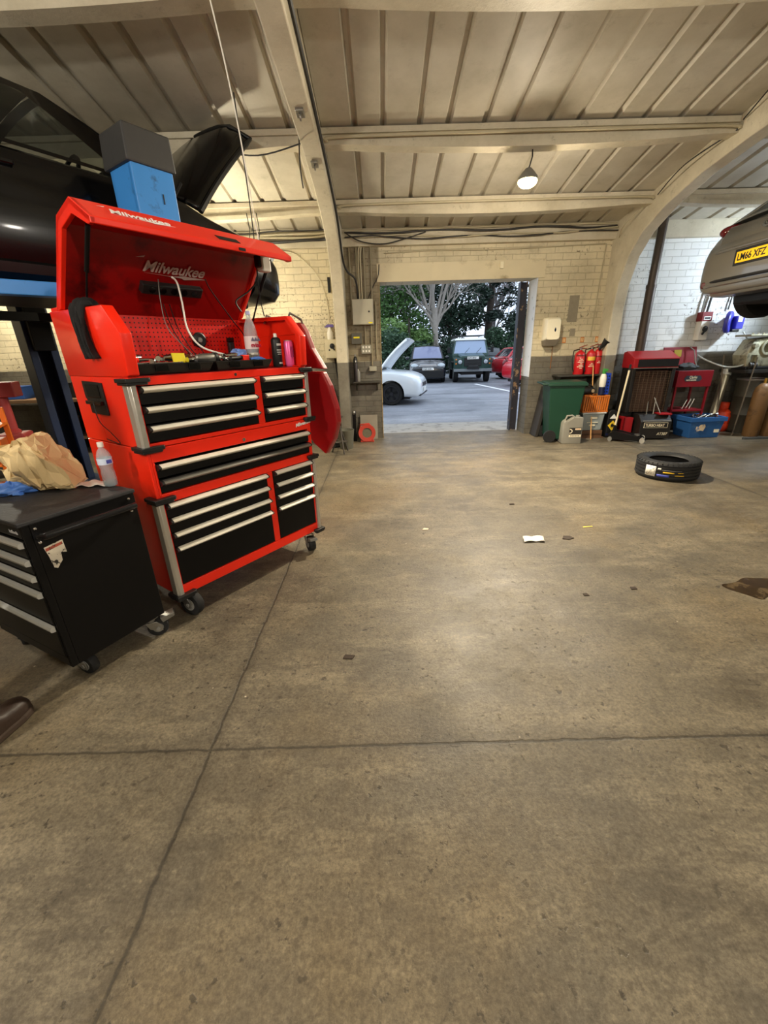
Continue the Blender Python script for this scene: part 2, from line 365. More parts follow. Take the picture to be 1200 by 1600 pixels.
def cut(o, cutter_mbs):  # boolean-difference o by closed cutters, once
    for mb in cutter_mbs:
        c = mb.build('c', None, o.parent)
        md = o.modifiers.new('b', 'BOOLEAN'); md.object = c; md.operation = 'DIFFERENCE'; md.solver = 'EXACT'
        bpy.context.view_layer.update()
        me = bpy.data.meshes.new_from_object(o.evaluated_get(bpy.context.evaluated_depsgraph_get()))
        o.modifiers.remove(md); old = o.data; o.data = me; bpy.data.meshes.remove(old); cm = c.data; bpy.data.objects.remove(c); bpy.data.meshes.remove(cm)
    o.data.polygons.foreach_set('use_smooth', [True]*len(o.data.polygons)); o.data.set_sharp_from_angle(angle=R(35))
    return o
def rpt(p, rz, loc):  # local point to world
    c, s_ = math.cos(rz), math.sin(rz); return Vector((loc[0]+p[0]*c-p[1]*s_, loc[1]+p[0]*s_+p[1]*c, loc[2]+p[2]))
# ================================================================== the building
ROOF0, RSL, RIDGE_Y = 4.532, .17, .5
def roof_z(y): return ROOF0-RSL*(y if y >= RIDGE_Y else 2*RIDGE_Y-y)
XL, XR, YW, YB = -9.3, 12.4, 7.6, -6.6
structure(MB().bb(XL, XR, YB, 9.05, -.12, 0).build('floor', FLOORM, smooth=0))
DX0, DX1, DZ = .01, 2.60, 2.535
mb = MB()
mb.bb(XL, DX0, YW, YW+.42, 0, 3.5); mb.bb(DX1, XR, YW, YW+.42, 0, 3.5); mb.bb(DX0, DX1, YW, YW+.42, DZ, 3.5)
structure(mb.build('wall_front', BRICK, smooth=0))
structure(MB().bb(XL, XR, YB-.3, YB, 0, 3.5).build('wall_back', BRICK, smooth=0))
structure(MB().bb(XL-.3, XL, YB, YW+.42, 0, 5).build('wall_left', BRICKY, smooth=0))
structure(MB().bb(XR, XR+.3, YB, YW+.42, 0, 5).build('wall_right', BRICKY, smooth=0))
# profiled roof sheets: flat pans with narrow raised ribs
g = NG('profiled_roof_sheet')
c = g.mix(g.ramp(g.noise(1.3, 6, .65), .38, .7), C8(196, 189, 172), C8(168, 160, 141))
c = g.mix(g.math('MULTIPLY', g.ramp(g.noise(5, 8, .8), .56, .75), .35), c, C8(112, 98, 74))
g.l.new(c, g.p.inputs['Base Color']); g.p.inputs['Roughness'].default_value = .55
prof = []; x = XL-.1; k = 0
while x < XR+.2:
    p = .37 if k % 2 else .29
    prof += [(x, 0), (x+p-.075, 0), (x+p-.06, .035), (x+p-.022, .035)]
    x += p; k += 1
mb = MB()
for y0, y1 in ((RIDGE_Y, 8.3), (-7.2, RIDGE_Y)):
    mb.loft([[(px_, y0, roof_z(y0)+pz) for px_, pz in prof], [(px_, y1, roof_z(y1)+pz) for px_, pz in prof]], False, False)
structure(mb.build('ceiling', g.m, smooth=0, solid=.01))
# roof sheet laps: a dark seam every few ribs
def frame_poly():
    inner = [(7.24, 0), (7.26, 1.2), (7.27, 2.0), (7.22, 2.35), (7.07, 2.70), (6.8, 2.95), (6.37, 3.14), (5.78, 3.29), (5.12, 3.38), (4.3, 3.45), (3.45, 3.52), (.5, 4.0)]
    half = inner+[(RIDGE_Y, roof_z(RIDGE_Y)+.02)]
    outer = [(7.62, roof_z(7.62)+.02), (7.62, 0)]
    right = [(7.62, 0)]+inner
    left = [(1-y, z) for y, z in reversed(inner[:-1])]+[(1-7.62, 0)]
    top = [(1-7.62, roof_z(7.62)+.02), (RIDGE_Y, roof_z(RIDGE_Y)+.02), (7.62, roof_z(7.62)+.02)]
    return right+left+top
FP = frame_poly()
for i, x0 in enumerate((-4.99, -.72, 3.72, 7.99)):
    o = MB().prism(FP, x0, x0+.18, 'x').build('portal_frame', FRAME, smooth=25, bevel=.012)
    structure(o)
# fish-bellied purlins between the frames
def purlin(y, x0, x1):
    zt = roof_z(y)-.005; n = 16; mb = MB()
    low = [(x0+(x1-x0)*i/n, zt-.125-.055*math.sin(PI*min(1, max(0, (i/n-.06)/.88)))**.8) for i in range(n+1)]
    mb.prism([(x0, zt-.04)]+low+[(x1, zt-.04)], y-.055, y+.055, 'y')
    mb.bb(x0, x1, y-.085, y+.085, zt-.05, zt)
    mid = [(px_, pz+.0) for px_, pz in low]
    rr = [[(px_, y-.075, pz-.012), (px_, y+.075, pz-.012), (px_, y+.075, pz+.035), (px_, y-.075, pz+.035)] for px_, pz in mid]
    mb.loft(rr)
    structure(mb.build('roof_purlin', FRAME, smooth=30))
for y in (6.73, 5.385, 3.88, 2.4, 1.2, -.6, -2.2, -3.8, -5.2):
    for x0, x1 in ((-4.81, -.72), (-.54, 3.72), (3.9, 7.99)): purlin(y, x0, x1)
structure(MB().bb(XL, XR, YW-.10, YW+.02, 3.02, 3.26).build('trim_1', FRAME, smooth=0, bevel=.01))   # eaves ledge along the wall head
# doorway: reveal lining, steel jamb post, sill
mb = MB(); mb.bb(DX1-.006, DX1+.004, YW+.0, YW+.43, 1.0, DZ); structure(mb.build('trim_2', mat('white_reveal_paint', (224, 226, 226), .6, 0, .08, 5, dark=(120, 116, 108), dscale=8, dth=(.6, .7)), smooth=0))
mb = MB(); mb.bb(2.44, 2.58, 8.03, 8.13, 0, 2.53); mb.bb(2.44, 2.455, 7.98, 8.03, 0, 2.53); structure(mb.build('trim_3', RUST, smooth=0, bevel=.004))
structure(MB().bb(DX0-.002, DX0+.012, YW-.012, YW+.43, 0, DZ).build('trim_4', mat('worn_jamb_timber', (150, 132, 96), .7, 0, .25, 9, dark=(70, 58, 42), dscale=7), smooth=0))
structure(MB().bb(-.02, DX1+.10, YW-.02, YW+.012, DZ-.005, DZ+.26).build('trim_5', mat('cream_lintel', (212, 200, 168), .55, 0, .1, 4, dark=(150, 134, 100), dscale=3, dth=(.58, .74)), smooth=0, bevel=.004))
# bare patches where plates were taken off the wall
tag(MB().bb(3.15, 3.31, YW-.004, YW, 1.86, 2.26).build('cement_patch', CONC, smooth=0), 'tall bare cement patch on the cream brick wall above the extinguishers', 'wall patch')
tag(MB().bb(3.22, 3.31, YW-.004, YW, 1.64, 1.76).build('cement_patch', CONC, smooth=0), 'small bare cement patch on the brick wall under the tall one', 'wall patch')
ORS = mat('orange_sticker', (196, 112, 36), .5, 0, .15, 40)
for x, lab in ((3.14, 'small orange sticker beside the paper towel dispenser'), (3.45, 'small orange sticker on the wall above the first fire extinguisher'), (3.70, 'small orange sticker on the wall at the curved concrete frame')):
    o = thing('wall_sticker', lab, 'sticker', (x, YW-.003, 1.58), 0, 'orange stickers in a line on the brick wall')
    MB().bb(-.03, .03, 0, .003, -.042, .042).build('backing', ORS, o, 0); mb = MB()
    for k in range(3): mb.bb(-.02+k*.015, -.012+k*.015, -.002, 0, -.03, .03)
    mb.build('stripes', mat('cream_stripe', (226, 208, 160), .5), o, 0)
# ------------------------------------------------------------------ outdoors ground
structure(MB().bb(-40, 60, 9.05, 95, -.14, -.012).build('ground', ASPH, smooth=0))
structure(MB().bb(-.6, 3.3, 8.02, 9.06, -.1, .004).build('trim_6', mat('threshold_concrete', (150, 146, 138), .6, 0, .2, 5, bump=.3, dark=(96, 92, 84), dscale=4), smooth=0))
tag(MB().hexa([(4.15, 19.3, -.014), (4.30, 19.35, -.014), (5.05, 13.6, -.014), (4.90, 13.55, -.014)], [(4.15, 19.3, -.008), (4.30, 19.35, -.008), (5.05, 13.6, -.008), (4.90, 13.55, -.008)]).build('parking_line', mat('road_paint', (226, 228, 230), .6), smooth=0), 'white painted parking bay line on the yard asphalt', 'road marking')
# ================================================================== red tool storage
CH = (-1.228, 2.113, 0); CHZ = math.atan2(.811, .585); CW = 1.19; CDp = .70
def chest_pt(u, d, z): return rpt((u, d, z), CHZ, CH)
def corner_bumper(parent, u, z, side, big):
    mb = MB(); a = .085 if big else .06
    poly = [(-.03, -.035), (a, -.035), (a+.012, -.02), (a, .01), (.01, .01), (.01, a*.9), (-.015, a), (-.034, a*.9)]
    poly = [(u+side*px_, py_) for px_, py_ in poly]
    mb.prism(poly, z-.010, z+.010, 'z'); mb.prism([(u+(p[0]-u)*.86, p[1]*.86) for p in poly], z-.022, z-.010, 'z')
    return mb.build('corner_bumper', BLKPL, parent, 30, .003)
def corner_trim(parent, u, side, z0, z1):
    poly = [(-.014, .05), (-.016, -.004), (-.004, -.016), (.022, -.014), (.022, .004), (.004, .006), (.002, .05)]
    return MB().prism([(u+side*px_, py_) for px_, py_ in poly], z0, z1, 'z').build('corner_trim', ALU, parent, 25, .002)
def drawer(parent, u0, u1, zb, zt, hz, shaded=False):
    d = MB().bb(u0, u1, -.002, .42, zb+.004, zt).build('drawer', BLACK, parent, 0, .003)
    mb = MB(); n = 8
    prof = [(-.002, -.016)]+[(-.006-.024*math.sin(PI*i/n), -.016+.032*i/n) for i in range(n+1)]+[(-.002, .016)]
    mb.prism([(p[0], hz+p[1]) for p in prof], u0+.012, u1-.004, 'x')
    mb.build('handle', STEEL if shaded else HANDLE, d, 30)  # shadow on the second wide drawer's handle put into its colour
    for ua, ub in ((u0, u0+.014), (u1-.006, u1+.002)): MB().prism([(p[0]*1.08, hz+p[1]*1.08) for p in prof], ua, ub, 'x').build('handle_end', BLKPL, d, 30)
    return d
def wheel_caster(parent, u, d, r, ang, brake, zt, wd=.05):
    c = MB(); M0 = Matrix.Translation((u, d, 0)) @ Matrix.Rotation(ang, 4, 'Z'); c.M = M0
    c.cyl((0, 0, zt-.008), (0, 0, zt), .045, n=16); c.cyl((0, 0, zt-.03), (0, 0, zt-.008), .028, n=14)
    for s_ in (-1, 1):
        c.prism([(-.028, zt-.03), (.028, zt-.03), (.050, r+.02), (.052, r-.02), (.028, r-.02), (-.01, zt-.07)], s_*(wd/2+.008)-.0025, s_*(wd/2+.008)+.0025, 'y')
    if brake: c.prism([(.05, r+.06), (.12, r+.075), (.125, r+.055), (.06, r+.03)], -.03, .03, 'y')
    fork = c.build('caster', STEEL, parent, 30, .0015)
    m = MB(); m.M = M0
    m.lathe([(r*.55, -wd/2), (r*.93, -wd/2), (r, -wd*.28), (r, wd*.28), (r*.93, wd/2), (r*.55, wd/2)], (.03, 0, r), (0, 1, 0), 28)
    m.build('wheel', RUB, fork, 30)
    m = MB(); m.M = M0; m.cyl((.03, -wd/2-.004, r), (.03, wd/2+.004, r), r*.5, n=20); m.cyl((.03, -wd/2-.015, r), (.03, wd/2+.015, r), .011, n=10)
    m.build('hub', GREYP, fork, 30)
    return fork
cab = thing('rolling_tool_cabinet', 'red and black rolling tool cabinet with pale handles, under the open tool chest', 'tool cabinet', CH, CHZ)
mb = MB()
mb.bb(0, CW, .43, CDp, .165, 1.05); mb.bb(0, .02, .0, .43, .165, 1.05); mb.bb(CW-.02, CW, 0, .43, .165, 1.05)
mb.bb(.02, CW-.02, 0, .43, .165, .232); mb.bb(.02, CW-.02, 0, .43, .745, .80); mb.bb(.02, CW-.02, 0, .43, .978, 1.05)
mb.bb(.738, .79, 0, .43, .232, .745); mb.bb(.02, .033, 0, .43, .232, .978); mb.bb(1.157, CW-.02, 0, .43, .232, .978)
mb.build('carcass', RED, cab, 0, .004)
MB().bb(.034, 1.156, .36, .428, .234, .976).build('drawer_backing', BLACK, cab, 0)
drawer(cab, .034, 1.158, .886, .966, .948); drawer(cab, .034, 1.158, .803, .880, .862, True)
for zs in ((.655, .742, .726), (.565, .652, .638), (.478, .562, .549), (.234, .475, .461)):
    drawer(cab, .034, .737, *zs); drawer(cab, .792, 1.157, *zs)
for u, s_ in ((0, 1), (CW, -1)):
    corner_trim(cab, u, s_, .18, .77)
    corner_bumper(cab, u, .774, s_, s_ > 0); corner_bumper(cab, u, .172, s_, s_ > 0)
MB().cyl((.6, 0, 1.0), (.6, -.006, 1.0), .011, n=16).build('lock', CHROME, cab)
text('emblem', 'Milwaukee', .034, (1.045, -.003, 1.008), (1, 0, .10), (0, 0, 1), PAINTW, cab, shear=.25, bold=.0008)
wheel_caster(cab, .065, .055, .078, R(-75), False, .165); wheel_caster(cab, 1.12, .06, .062, R(-115), True, .165)
wheel_caster(cab, .07, .62, .072, R(80), False, .165); wheel_caster(cab, 1.12, .62, .062, R(-70), False, .165)
MB().tube([(CW, .12, .50), (CW+.05, .12, .50), (CW+.05, .12, .36), (CW, .12, .36)], .012, 8).build('side_handle', RED, cab)
mb = MB(); mb.bb(CW+.02, CW+.045, .08, .32, .30, .42); mb.build('side_bracket', RED, cab, 0, .004)

tc_ = thing('tool_chest', 'red top tool chest with its lid propped open, above the rolling cabinet', 'tool chest', (CH[0], CH[1], 0), CHZ)
mb = MB()
mb.bb(0, CW, .43, CDp, 1.054, 1.41); mb.bb(0, .02, 0, .43, 1.054, 1.41); mb.bb(CW-.02, CW, 0, .43, 1.054, 1.41)
mb.bb(.02, CW-.02, 0, .43, 1.054, 1.078); mb.bb(.02, CW-.02, 0, .43, 1.368, 1.41); mb.bb(.738, .79, 0, .43, 1.078, 1.368)
mb.bb(.02, .033, 0, .43, 1.078, 1.368); mb.bb(1.157, CW-.02, 0, .43, 1.078, 1.368)
mb.build('carcass', RED, tc_, 0, .004)
MB().bb(.034, 1.156, .36, .428, 1.08, 1.366).build('drawer_backing', BLACK, tc_, 0)
for zs in ((1.272, 1.364, 1.347), (1.176, 1.268, 1.247), (1.080, 1.172, 1.150)):
    drawer(tc_, .034, .737, *zs); drawer(tc_, .792, 1.157, *zs)
for u, s_ in ((0, 1), (CW, -1)):
    corner_trim(tc_, u, s_, 1.06, 1.39); corner_bumper(tc_, u, 1.395, s_, s_ > 0); corner_bumper(tc_, u, 1.056, s_, s_ > 0)
side = [(0, 1.41), (-.02, 1.42), (-.03, 1.608), (.09, 1.735), (CDp+.02, 1.745), (CDp, 1.41)]
o = MB().prism(side, -.004, .052, 'x').build('side_panel', RED, tc_, 0, .005)
cut(o, [MB().bb(.012, .06, .02, CDp-.03, 1.42, 1.62), MB().prism([(.02, 1.60), (.10, 1.71), (CDp-.03, 1.72), (CDp-.03, 1.60)], .012, .06, 'x')])
o = MB().prism(side, CW-.052, CW+.004, 'x').build('side_panel', RED, tc_, 0, .005)
cut(o, [MB().bb(CW-.06, CW-.012, .02, CDp-.03, 1.42, 1.62), MB().prism([(.02, 1.60), (.10, 1.71), (CDp-.03, 1.72), (CDp-.03, 1.60)], CW-.06, CW-.012, 'x')])
MB().bb(.05, CW-.05, .60, .62, 1.41, 1.745).build('pegboard', PEG, tc_, 0)
MB().bb(0, CW, .62, CDp, 1.41, 1.762).build('back_panel', RED, tc_, 0, .004)
MB().bb(.02, CW-.02, .01, .60, 1.404, 1.414).build('chest_floor', REDSHADE, tc_, 0)
# open lid: bent sheet with folded edges
lidp = [(.635, 1.735), (.323, 2.126), (.151, 2.167), (-.004, 2.071), (-.004, 2.044)]
lin = [(.600, 1.742), (.310, 2.100), (.158, 2.136), (.016, 2.052), (.010, 2.044)]
LW0, LW1 = .0, 1.155
lid = MB().prism(lidp+lin[::-1], LW0, LW1, 'x').build('lid', RED, tc_, 0, .004)
inn = [(.570, 1.765), (.300, 2.078), (.160, 2.112), (.03, 2.044)]
for x0 in (LW0, LW1-.022):
    MB().prism(lidp+[(.03, 2.044)]+[(.160, 2.105), (.298, 2.070), (.565, 1.75)], x0, x0+.022, 'x').build('lid_rim', RED, lid, 0, .003)
MB().prism(lin[:4]+[(p[0]-.003, p[1]-.004) for p in lin[:4]][::-1], LW0+.022, LW1-.022, 'x').build('lid_lining', REDSHADE, lid, 0)
# logo on the sloping face at the lid top and one inside the lid
e1 = Vector((0, .155, .096)).normalized()
LG = Vector((.12, .018, 2.071+.016)); nrm = Vector((0, -e1.z, e1.y))
def logo(name, body, org, xd, yd, sz, m, parent):
    org = Vector(org); xd = Vector(xd); yd = Vector(yd)
    o = text(name, body, sz, org, xd, yd, m, parent, .0006, .28, bold=sz*.02)
    X = xd.normalized(); Y = yd.normalized(); Z = X.cross(Y)
    mb = MB()
    for poly in ([(.15, -.10), (2.0, -.16), (2.9, -.05), (4.6, -.12), (2.9, -.32), (2.75, -.22), (.15, -.10)], [(-.50, .82), (.06, .98), (.0, .86)]):
        P = [org+X*(a*sz)+Y*(b*sz) for a, b in poly[:6]]
        mb.loft([[p for p in P], [p+Z*.0006 for p in P]])
    mb.build('lightning_flash', m, o, 0)
logo('lettering', 'Milwaukee', LG+nrm*.0022+e1*.045, (1, 0, 0), e1, .066, PAINTW, lid)
i1 = Vector((0, -.275, .335)).normalized()  # up along the inner lid face
iO = Vector((.395, .418, 1.956)); inr = Vector((0, -i1.z, i1.y))
logo('lettering', 'Milwaukee', iO+inr*.0065+i1*.005, (1, 0, 0), i1, .088, mat('dull_white_lettering', (190, 168, 160), .5), lid)
mb = MB(); mb.prism([(.03, 2.0935), (.068, 2.1170), (.068, 2.1190), (.03, 2.0955)], .66, .80, 'x'); mb.build('finger_slot', BLACK, lid, 0)
mb = MB(); mb.bb(.755, .80, -.0075, -.004, 2.050, 2.064); mb.build('latch', BLACK, lid, 0)
mb = MB(); mb.cyl((.062, .17, 2.075), (.062, .30, 1.90), .011, n=10); mb.cyl((.062, .30, 1.90), (.062, .42, 1.72), .0055, n=8); mb.build('gas_strut', BLACK, tc_)
mb = MB(); mb.cyl((CW-.065, .17, 2.075), (CW-.065, .30, 1.90), .011, n=10); mb.cyl((CW-.065, .30, 1.90), (CW-.065, .42, 1.72), .0055, n=8); mb.build('gas_strut', BLACK, tc_)
# power socket recess in the side
mb = MB(); mb.prism([(.30, 1.38), (.53, 1.388), (.53, 1.30), (.50, 1.27), (.50, 1.215), (.30, 1.21)], -.012, 0, 'x'); o = mb.build('power_outlet', BLKPL, tc_, 0, .003)
mb = MB(); mb.bb(-.03, -.010, .31, .50, 1.265, 1.285); mb.bb(-.016, -.010, .33, .49, 1.30, 1.37); mb.build('outlet_flap', mat('gloss_black', (10, 10, 10), .15), o, 0, .003)
MB().cyl((.61, -.001, 1.39), (.61, -.004, 1.39), .009, n=14).build('lock', CHROME, tc_)
# power strip inside the lid with its white lead
mb = MB(); SP = Vector((.36, .418, 1.93))+inr*.028
mb.M = Matrix.Translation(chest_pt(.55, .445, 1.905)) @ Matrix.Rotation(CHZ, 4, 'Z') @ Matrix.Rotation(math.atan2(.275, .335), 4, 'X')
mb.bb(-.185, .185, -.075, -.034, -.030, .030); 
o = mb.build('power_strip', BLKPL, None, 0, .006); tag(o, 'long black power strip stuck inside the open red lid', 'power strip')
mb = MB(); mb.M = Matrix.Translation(chest_pt(.55, .445, 1.905)) @ Matrix.Rotation(CHZ, 4, 'Z') @ Matrix.Rotation(math.atan2(.275, .335), 4, 'X')
for k in range(5): mb.cyl((-.13+k*.065, -.0765, 0), (-.13+k*.065, -.072, 0), .019, n=14)
mb.build('sockets', mat('gloss_black', (10, 10, 10), .15), o)
cable('usb_cable', [chest_pt(.53, .35, 1.93), chest_pt(.545, .33, 1.90), chest_pt(.56, .34, 1.80), chest_pt(.54, .30, 1.65), chest_pt(.58, .25, 1.55), chest_pt(.68, .16, 1.50), chest_pt(.72, .11, 1.475)], .0055, WHITE, 'white charging lead hanging from the power strip to the tool tray', 'cable', n=8)
cable('power_lead', [chest_pt(.74, .34, 1.94), chest_pt(.80, .38, 1.88), chest_pt(.98, .45, 1.72), chest_pt(1.10, .50, 1.62), chest_pt(1.13, .52, 1.50)], .004, BLKPL, 'black lead running from the power strip down to the pegboard corner', 'cable')
cable('charging_lead', [chest_pt(.44, .34, 1.91), chest_pt(.44, .36, 1.80), chest_pt(.45, .36, 1.66), chest_pt(.50, .30, 1.55), chest_pt(.56, .25, 1.46)], .0026, GREYP, 'thin grey lead dangling in front of the red pegboard', 'cable')
cable('side_lead', [chest_pt(-.03, .40, 1.28), chest_pt(-.035, .37, 1.18), chest_pt(-.02, .30, 1.12), chest_pt(-.012, .24, 1.065), chest_pt(-.010, .40, 1.075)], .0025, BLKPL, 'thin black lead hanging from the outlet on the chest side', 'cable')
# black cloth over the side panel
def drape(name, label, cat, m, path, wdir, wid, wav=.012, loc=(0,0,0), rz=0, thick=.004):
    P = [Vector(p) for p in path]; W = Vector(wdir).normalized()
    def fn(a, b):
        f = a*(len(P)-1); i = min(int(f), len(P)-2); t = f-i; p = P[i].lerp(P[i+1], t)
        wv = wav*math.sin(b*15+a*5)+wav*.6*math.sin(b*31+2+a*3)
        nn = (P[i+1]-P[i]).cross(W).normalized()
        ww = wid*(1-.25*a)+wid*.08*math.sin(a*7)
        return p+W*(b-.5)*ww+nn*wv
    o = MB().grid(fn, 22, 26).build(name, m, None, 60, solid=thick); o.location = loc; o.rotation_euler = (0, 0, rz)
    return tag(o, label, cat)
CLOTH = mat('black_cloth', (18, 17, 17), .9, 0, .3, 30, bump=.3, bscale=120)
drape('cloth', 'black cloth slung over the end panel of the red tool chest', 'cloth', CLOTH, [(.07, .33, 1.65), (.062, .33, 1.74), (.03, .33, 1.768), (-.012, .33, 1.75), (-.02, .32, 1.68), (-.022, .31, 1.60), (-.02, .285, 1.53), (-.018, .27, 1.50)], (0, 1, 0), .155, .016, CH, CHZ)
# red cover hung over the far end of the chest
TARP = mat('red_vinyl', (142, 18, 22), .38, 0, .2, 5, coat=.1, bump=.2, bscale=14)
cb = thing('mechanic_creeper', 'padded red mechanic creeper board hung off the far end of the tool chest', 'creeper', CH, CHZ)
def pad(name, poly, th, m, off=0):
    f = lambda d, z, k: (1.27+.15*(1.66-z)/.95+off+k, d, z)
    mb = MB(); mb.loft([[f(d, z, 0) for d, z in poly], [f(d, z, th) for d, z in poly]]); return mb.build(name, m, cb, 0, .016, 3)
up = pad('head_pad', [(.10, 1.70), (.06, 1.64), (.03, 1.53), (-.045, 1.405), (-.06, 1.385), (.20, 1.40), (.42, 1.42), (.42, 1.70)], .055, TARP)
lo = pad('back_pad', [(-.035, 1.37), (-.08, 1.27), (-.11, 1.10), (-.10, 1.0), (-.03, .86), (.09, .72), (.20, .80), (.36, 1.02), (.44, 1.2), (.44, 1.37)], .06, TARP)
pad('frame', [(.16, 1.60), (.10, 1.2), (.08, 1.0), (.12, .85), (.34, 1.05), (.38, 1.60)], .02, BLACK, .062)
MB().tube([(1.335, .10, 1.60), (1.29, .10, 1.72), (1.19, .10, 1.755), (1.16, .10, 1.70)], .008, 6).build('hanging_hook', STEEL, cb)
MB().tube([(1.335, .34, 1.60), (1.29, .34, 1.72), (1.19, .34, 1.755), (1.16, .34, 1.70)], .008, 6).build('hanging_hook', STEEL, cb)
# ------------------------------------------------------------------ tray and what lies in it
def at_chest(name, label, cat, u, d, z, rz=0, group=None): return thing(name, label, cat, chest_pt(u, d, z), CHZ+rz, group)
for (u0, u1, lab) in ((.045, .475, 'black plastic tool tray nearest the chest end panel with the cloth'), (.49, .90, 'black plastic tool tray beside the tall water bottle')):
    t = at_chest('tool_tray', lab, 'tray', (u0+u1)/2, .115, 1.416, 0, 'black trays on the chest shelf'); L = u1-u0
    mb = MB(); mb.loft([[(-L/2+.02, -.10, 0), (L/2-.02, -.10, 0), (L/2-.02, .10, 0), (-L/2+.02, .10, 0)], [(-L/2, -.125, .052), (L/2, -.125, .052), (L/2, .125, .052), (-L/2, .125, .052)], [(-L/2+.006, -.118, .052), (L/2-.006, -.118, .052), (L/2-.006, .118, .052), (-L/2+.006, .118, .052)], [(-L/2+.026, -.092, .01), (L/2-.026, -.092, .01), (L/2-.026, .092, .01), (-L/2+.026, .092, .01)]])
    mb.build('tray_body', BLKPL, t, 0, .003)
    mb = MB()
    for x in (-L*.2, L*.22): mb.bb(x-.035, x+.035, -.128, -.117, .012, .045)
    mb.build('tray_clip', mat('gloss_black', (10, 10, 10), .15), t, 0, .003)
ZT = 1.463
# ratchets, sockets and spanners: each its own thing
random.seed(3)
def spanner(u, d, z, rz, L, label):
    t = at_chest('spanner', label, 'spanner', u, d, z, rz, 'spanners lying in the tool trays'); mb = MB()
    mb.bb(-L/2+.02, L/2-.02, -.006, .006, -.003, .003); o = mb.build('shank', CHROME, t, 0, .002)
    mb = MB(); mb.ring(.011, [(-.005, -.004), (.004, -.004), (.004, .004), (-.005, .004)], (L/2-.008, 0, 0), (0, 0, 1), 14); mb.build('ring_end', CHROME, t)
    mb = MB(); mb.prism([(-L/2+.02, -.008), (-L/2+.012, -.014), (-L/2-.006, -.013), (-L/2+.004, -.006), (-L/2+.004, .006), (-L/2-.006, .013), (-L/2+.012, .014), (-L/2+.02, .008)], -.004, .004, 'z'); mb.build('open_end', CHROME, t, 0)
for a in ((.12, .10, ZT+.005, .3, .20, 'longest chrome spanner in the tray near the black cloth'), (.20, .16, ZT+.008, -.4, .17, 'chrome spanner behind the yellow card in the tray'), (.25, .06, ZT+.006, .1, .16, 'chrome spanner along the front of the first tray'), (.62, .15, ZT+.006, -.2, .18, 'chrome spanner beside the impact wrench'), (.83, .16, ZT+.006, .7, .15, 'chrome spanner behind the white box in the tray')): spanner(*a)
def socket(u, d, z, rz, r, L, label):
    t = at_chest('socket', label, 'socket', u, d, z, rz, 'chrome sockets in the tool trays'); mb = MB()
    mb.lathe([(r*.75, 0), (r*.8, L*.4), (r, L*.5), (r, L), (r*.65, L), (r*.62, L*.7)], (0, 0, r), (1, 0, 0), 14); mb.build('socket_body', CHROME, t, 30)
for a in ((.36, .06, ZT, .2, .018, .06, 'short chrome socket at the front of the tray beside the yellow card'), (.40, .13, ZT, -.3, .016, .07, 'chrome socket behind the wrench nose'), (.46, .08, ZT+.002, .5, .014, .05, 'smallest chrome socket near the tray gap'), (.55, .14, ZT, -.6, .019, .06, 'fat chrome socket behind the impact wrench'), (.60, .07, ZT, .4, .016, .06, 'chrome socket in front of the blue glove'), (.16, .06, ZT, .9, .016, .05, 'chrome socket at the tray end near the cloth')): socket(*a)
for a in ((.10, .14, ZT+.012, .5, .020, .06, 'socket nearest the cloth end of the tray, behind the short one'), (.22, .10, ZT+.012, 1.1, .017, .07, 'socket lying crosswise before the yellow card'), (.28, .17, ZT+.010, .2, .020, .08, 'long socket right behind the yellow card'), (.43, .17, ZT+.010, .8, .021, .05, 'stubby socket at the back corner of the first tray'), (.53, .18, ZT+.010, -.2, .020, .07, 'socket at the back of the second tray beside the gap'), (.66, .17, ZT+.012, .9, .019, .06, 'socket wedged behind the blue glove'), (.64, .12, ZT+.014, .1, .018, .09, 'long deep socket beside the hand clamp'), (.79, .07, ZT+.008, 1.3, .017, .05, 'socket standing before the flat glove scrap')): socket(*a)
for k, (u, d, z, rz, L, lab) in enumerate(((.16, .12, ZT+.024, .15, .22, 'chrome ratchet handle lying over the sockets nearest the cloth'), (.58, .11, ZT+.020, -.25, .20, 'chrome ratchet handle beside the air wrench'))):
    t = at_chest('ratchet', lab, 'ratchet', u, d, z, rz); MB().cyl((-L/2, 0, 0), (L/2-.03, 0, 0), .009, .007, 10).build('ratchet_handle', CHROME, t); MB().lathe([(.016, -.010), (.019, -.006), (.019, .008), (.014, .012)], (L/2-.015, 0, 0), n=16).build('ratchet_head', CHROME, t)
    MB().cyl((-L/2, 0, 0), (-L/2+.07, 0, 0), .0115, n=10).build('ratchet_grip', [RED, BLKPL][k], t)
t = at_chest('air_wrench', 'silver air wrench lying across the middle of the tool trays', 'air wrench', .50, .075, ZT+.024, .12); 
MB().lathe([(.012, -.09), (.018, -.085), (.024, -.05), (.026, .03), (.022, .055), (.014, .06), (.012, .085)], (0, 0, 0), (1, 0, 0), 18).build('motor_body', STEEL, t, 35)
MB().lathe([(.030, .035), (.030, .055), (.012, .055)], (0, 0, 0), (1, 0, 0), 18).build('front_ring', BLKPL, t, 35)
MB().cyl((-.05, 0, -.01), (-.09, .09, -.012), .015, .018, 12).build('grip', STEEL, t, 35)
o = MB().box((0, 0, .028), (.075, .006, .056), (-.25, .03, 0)).build('yellow_card', YELLOW, None, 0, .001); o.location = chest_pt(.335, .10, ZT-.002); o.rotation_euler = (0, 0, CHZ); tag(o, 'bright yellow card standing in the tool tray', 'card')
mb = MB()
for k in range(2): mb.bb(-.028, .02-.01*k, -.016, -.0155, .034-.016*k, .040-.016*k)
mb.M = Matrix(); q = mb.build('print_lines', PAINTK, o, 0); q.rotation_euler = (-.25, .03, 0); q.location = (0, .012, 0)
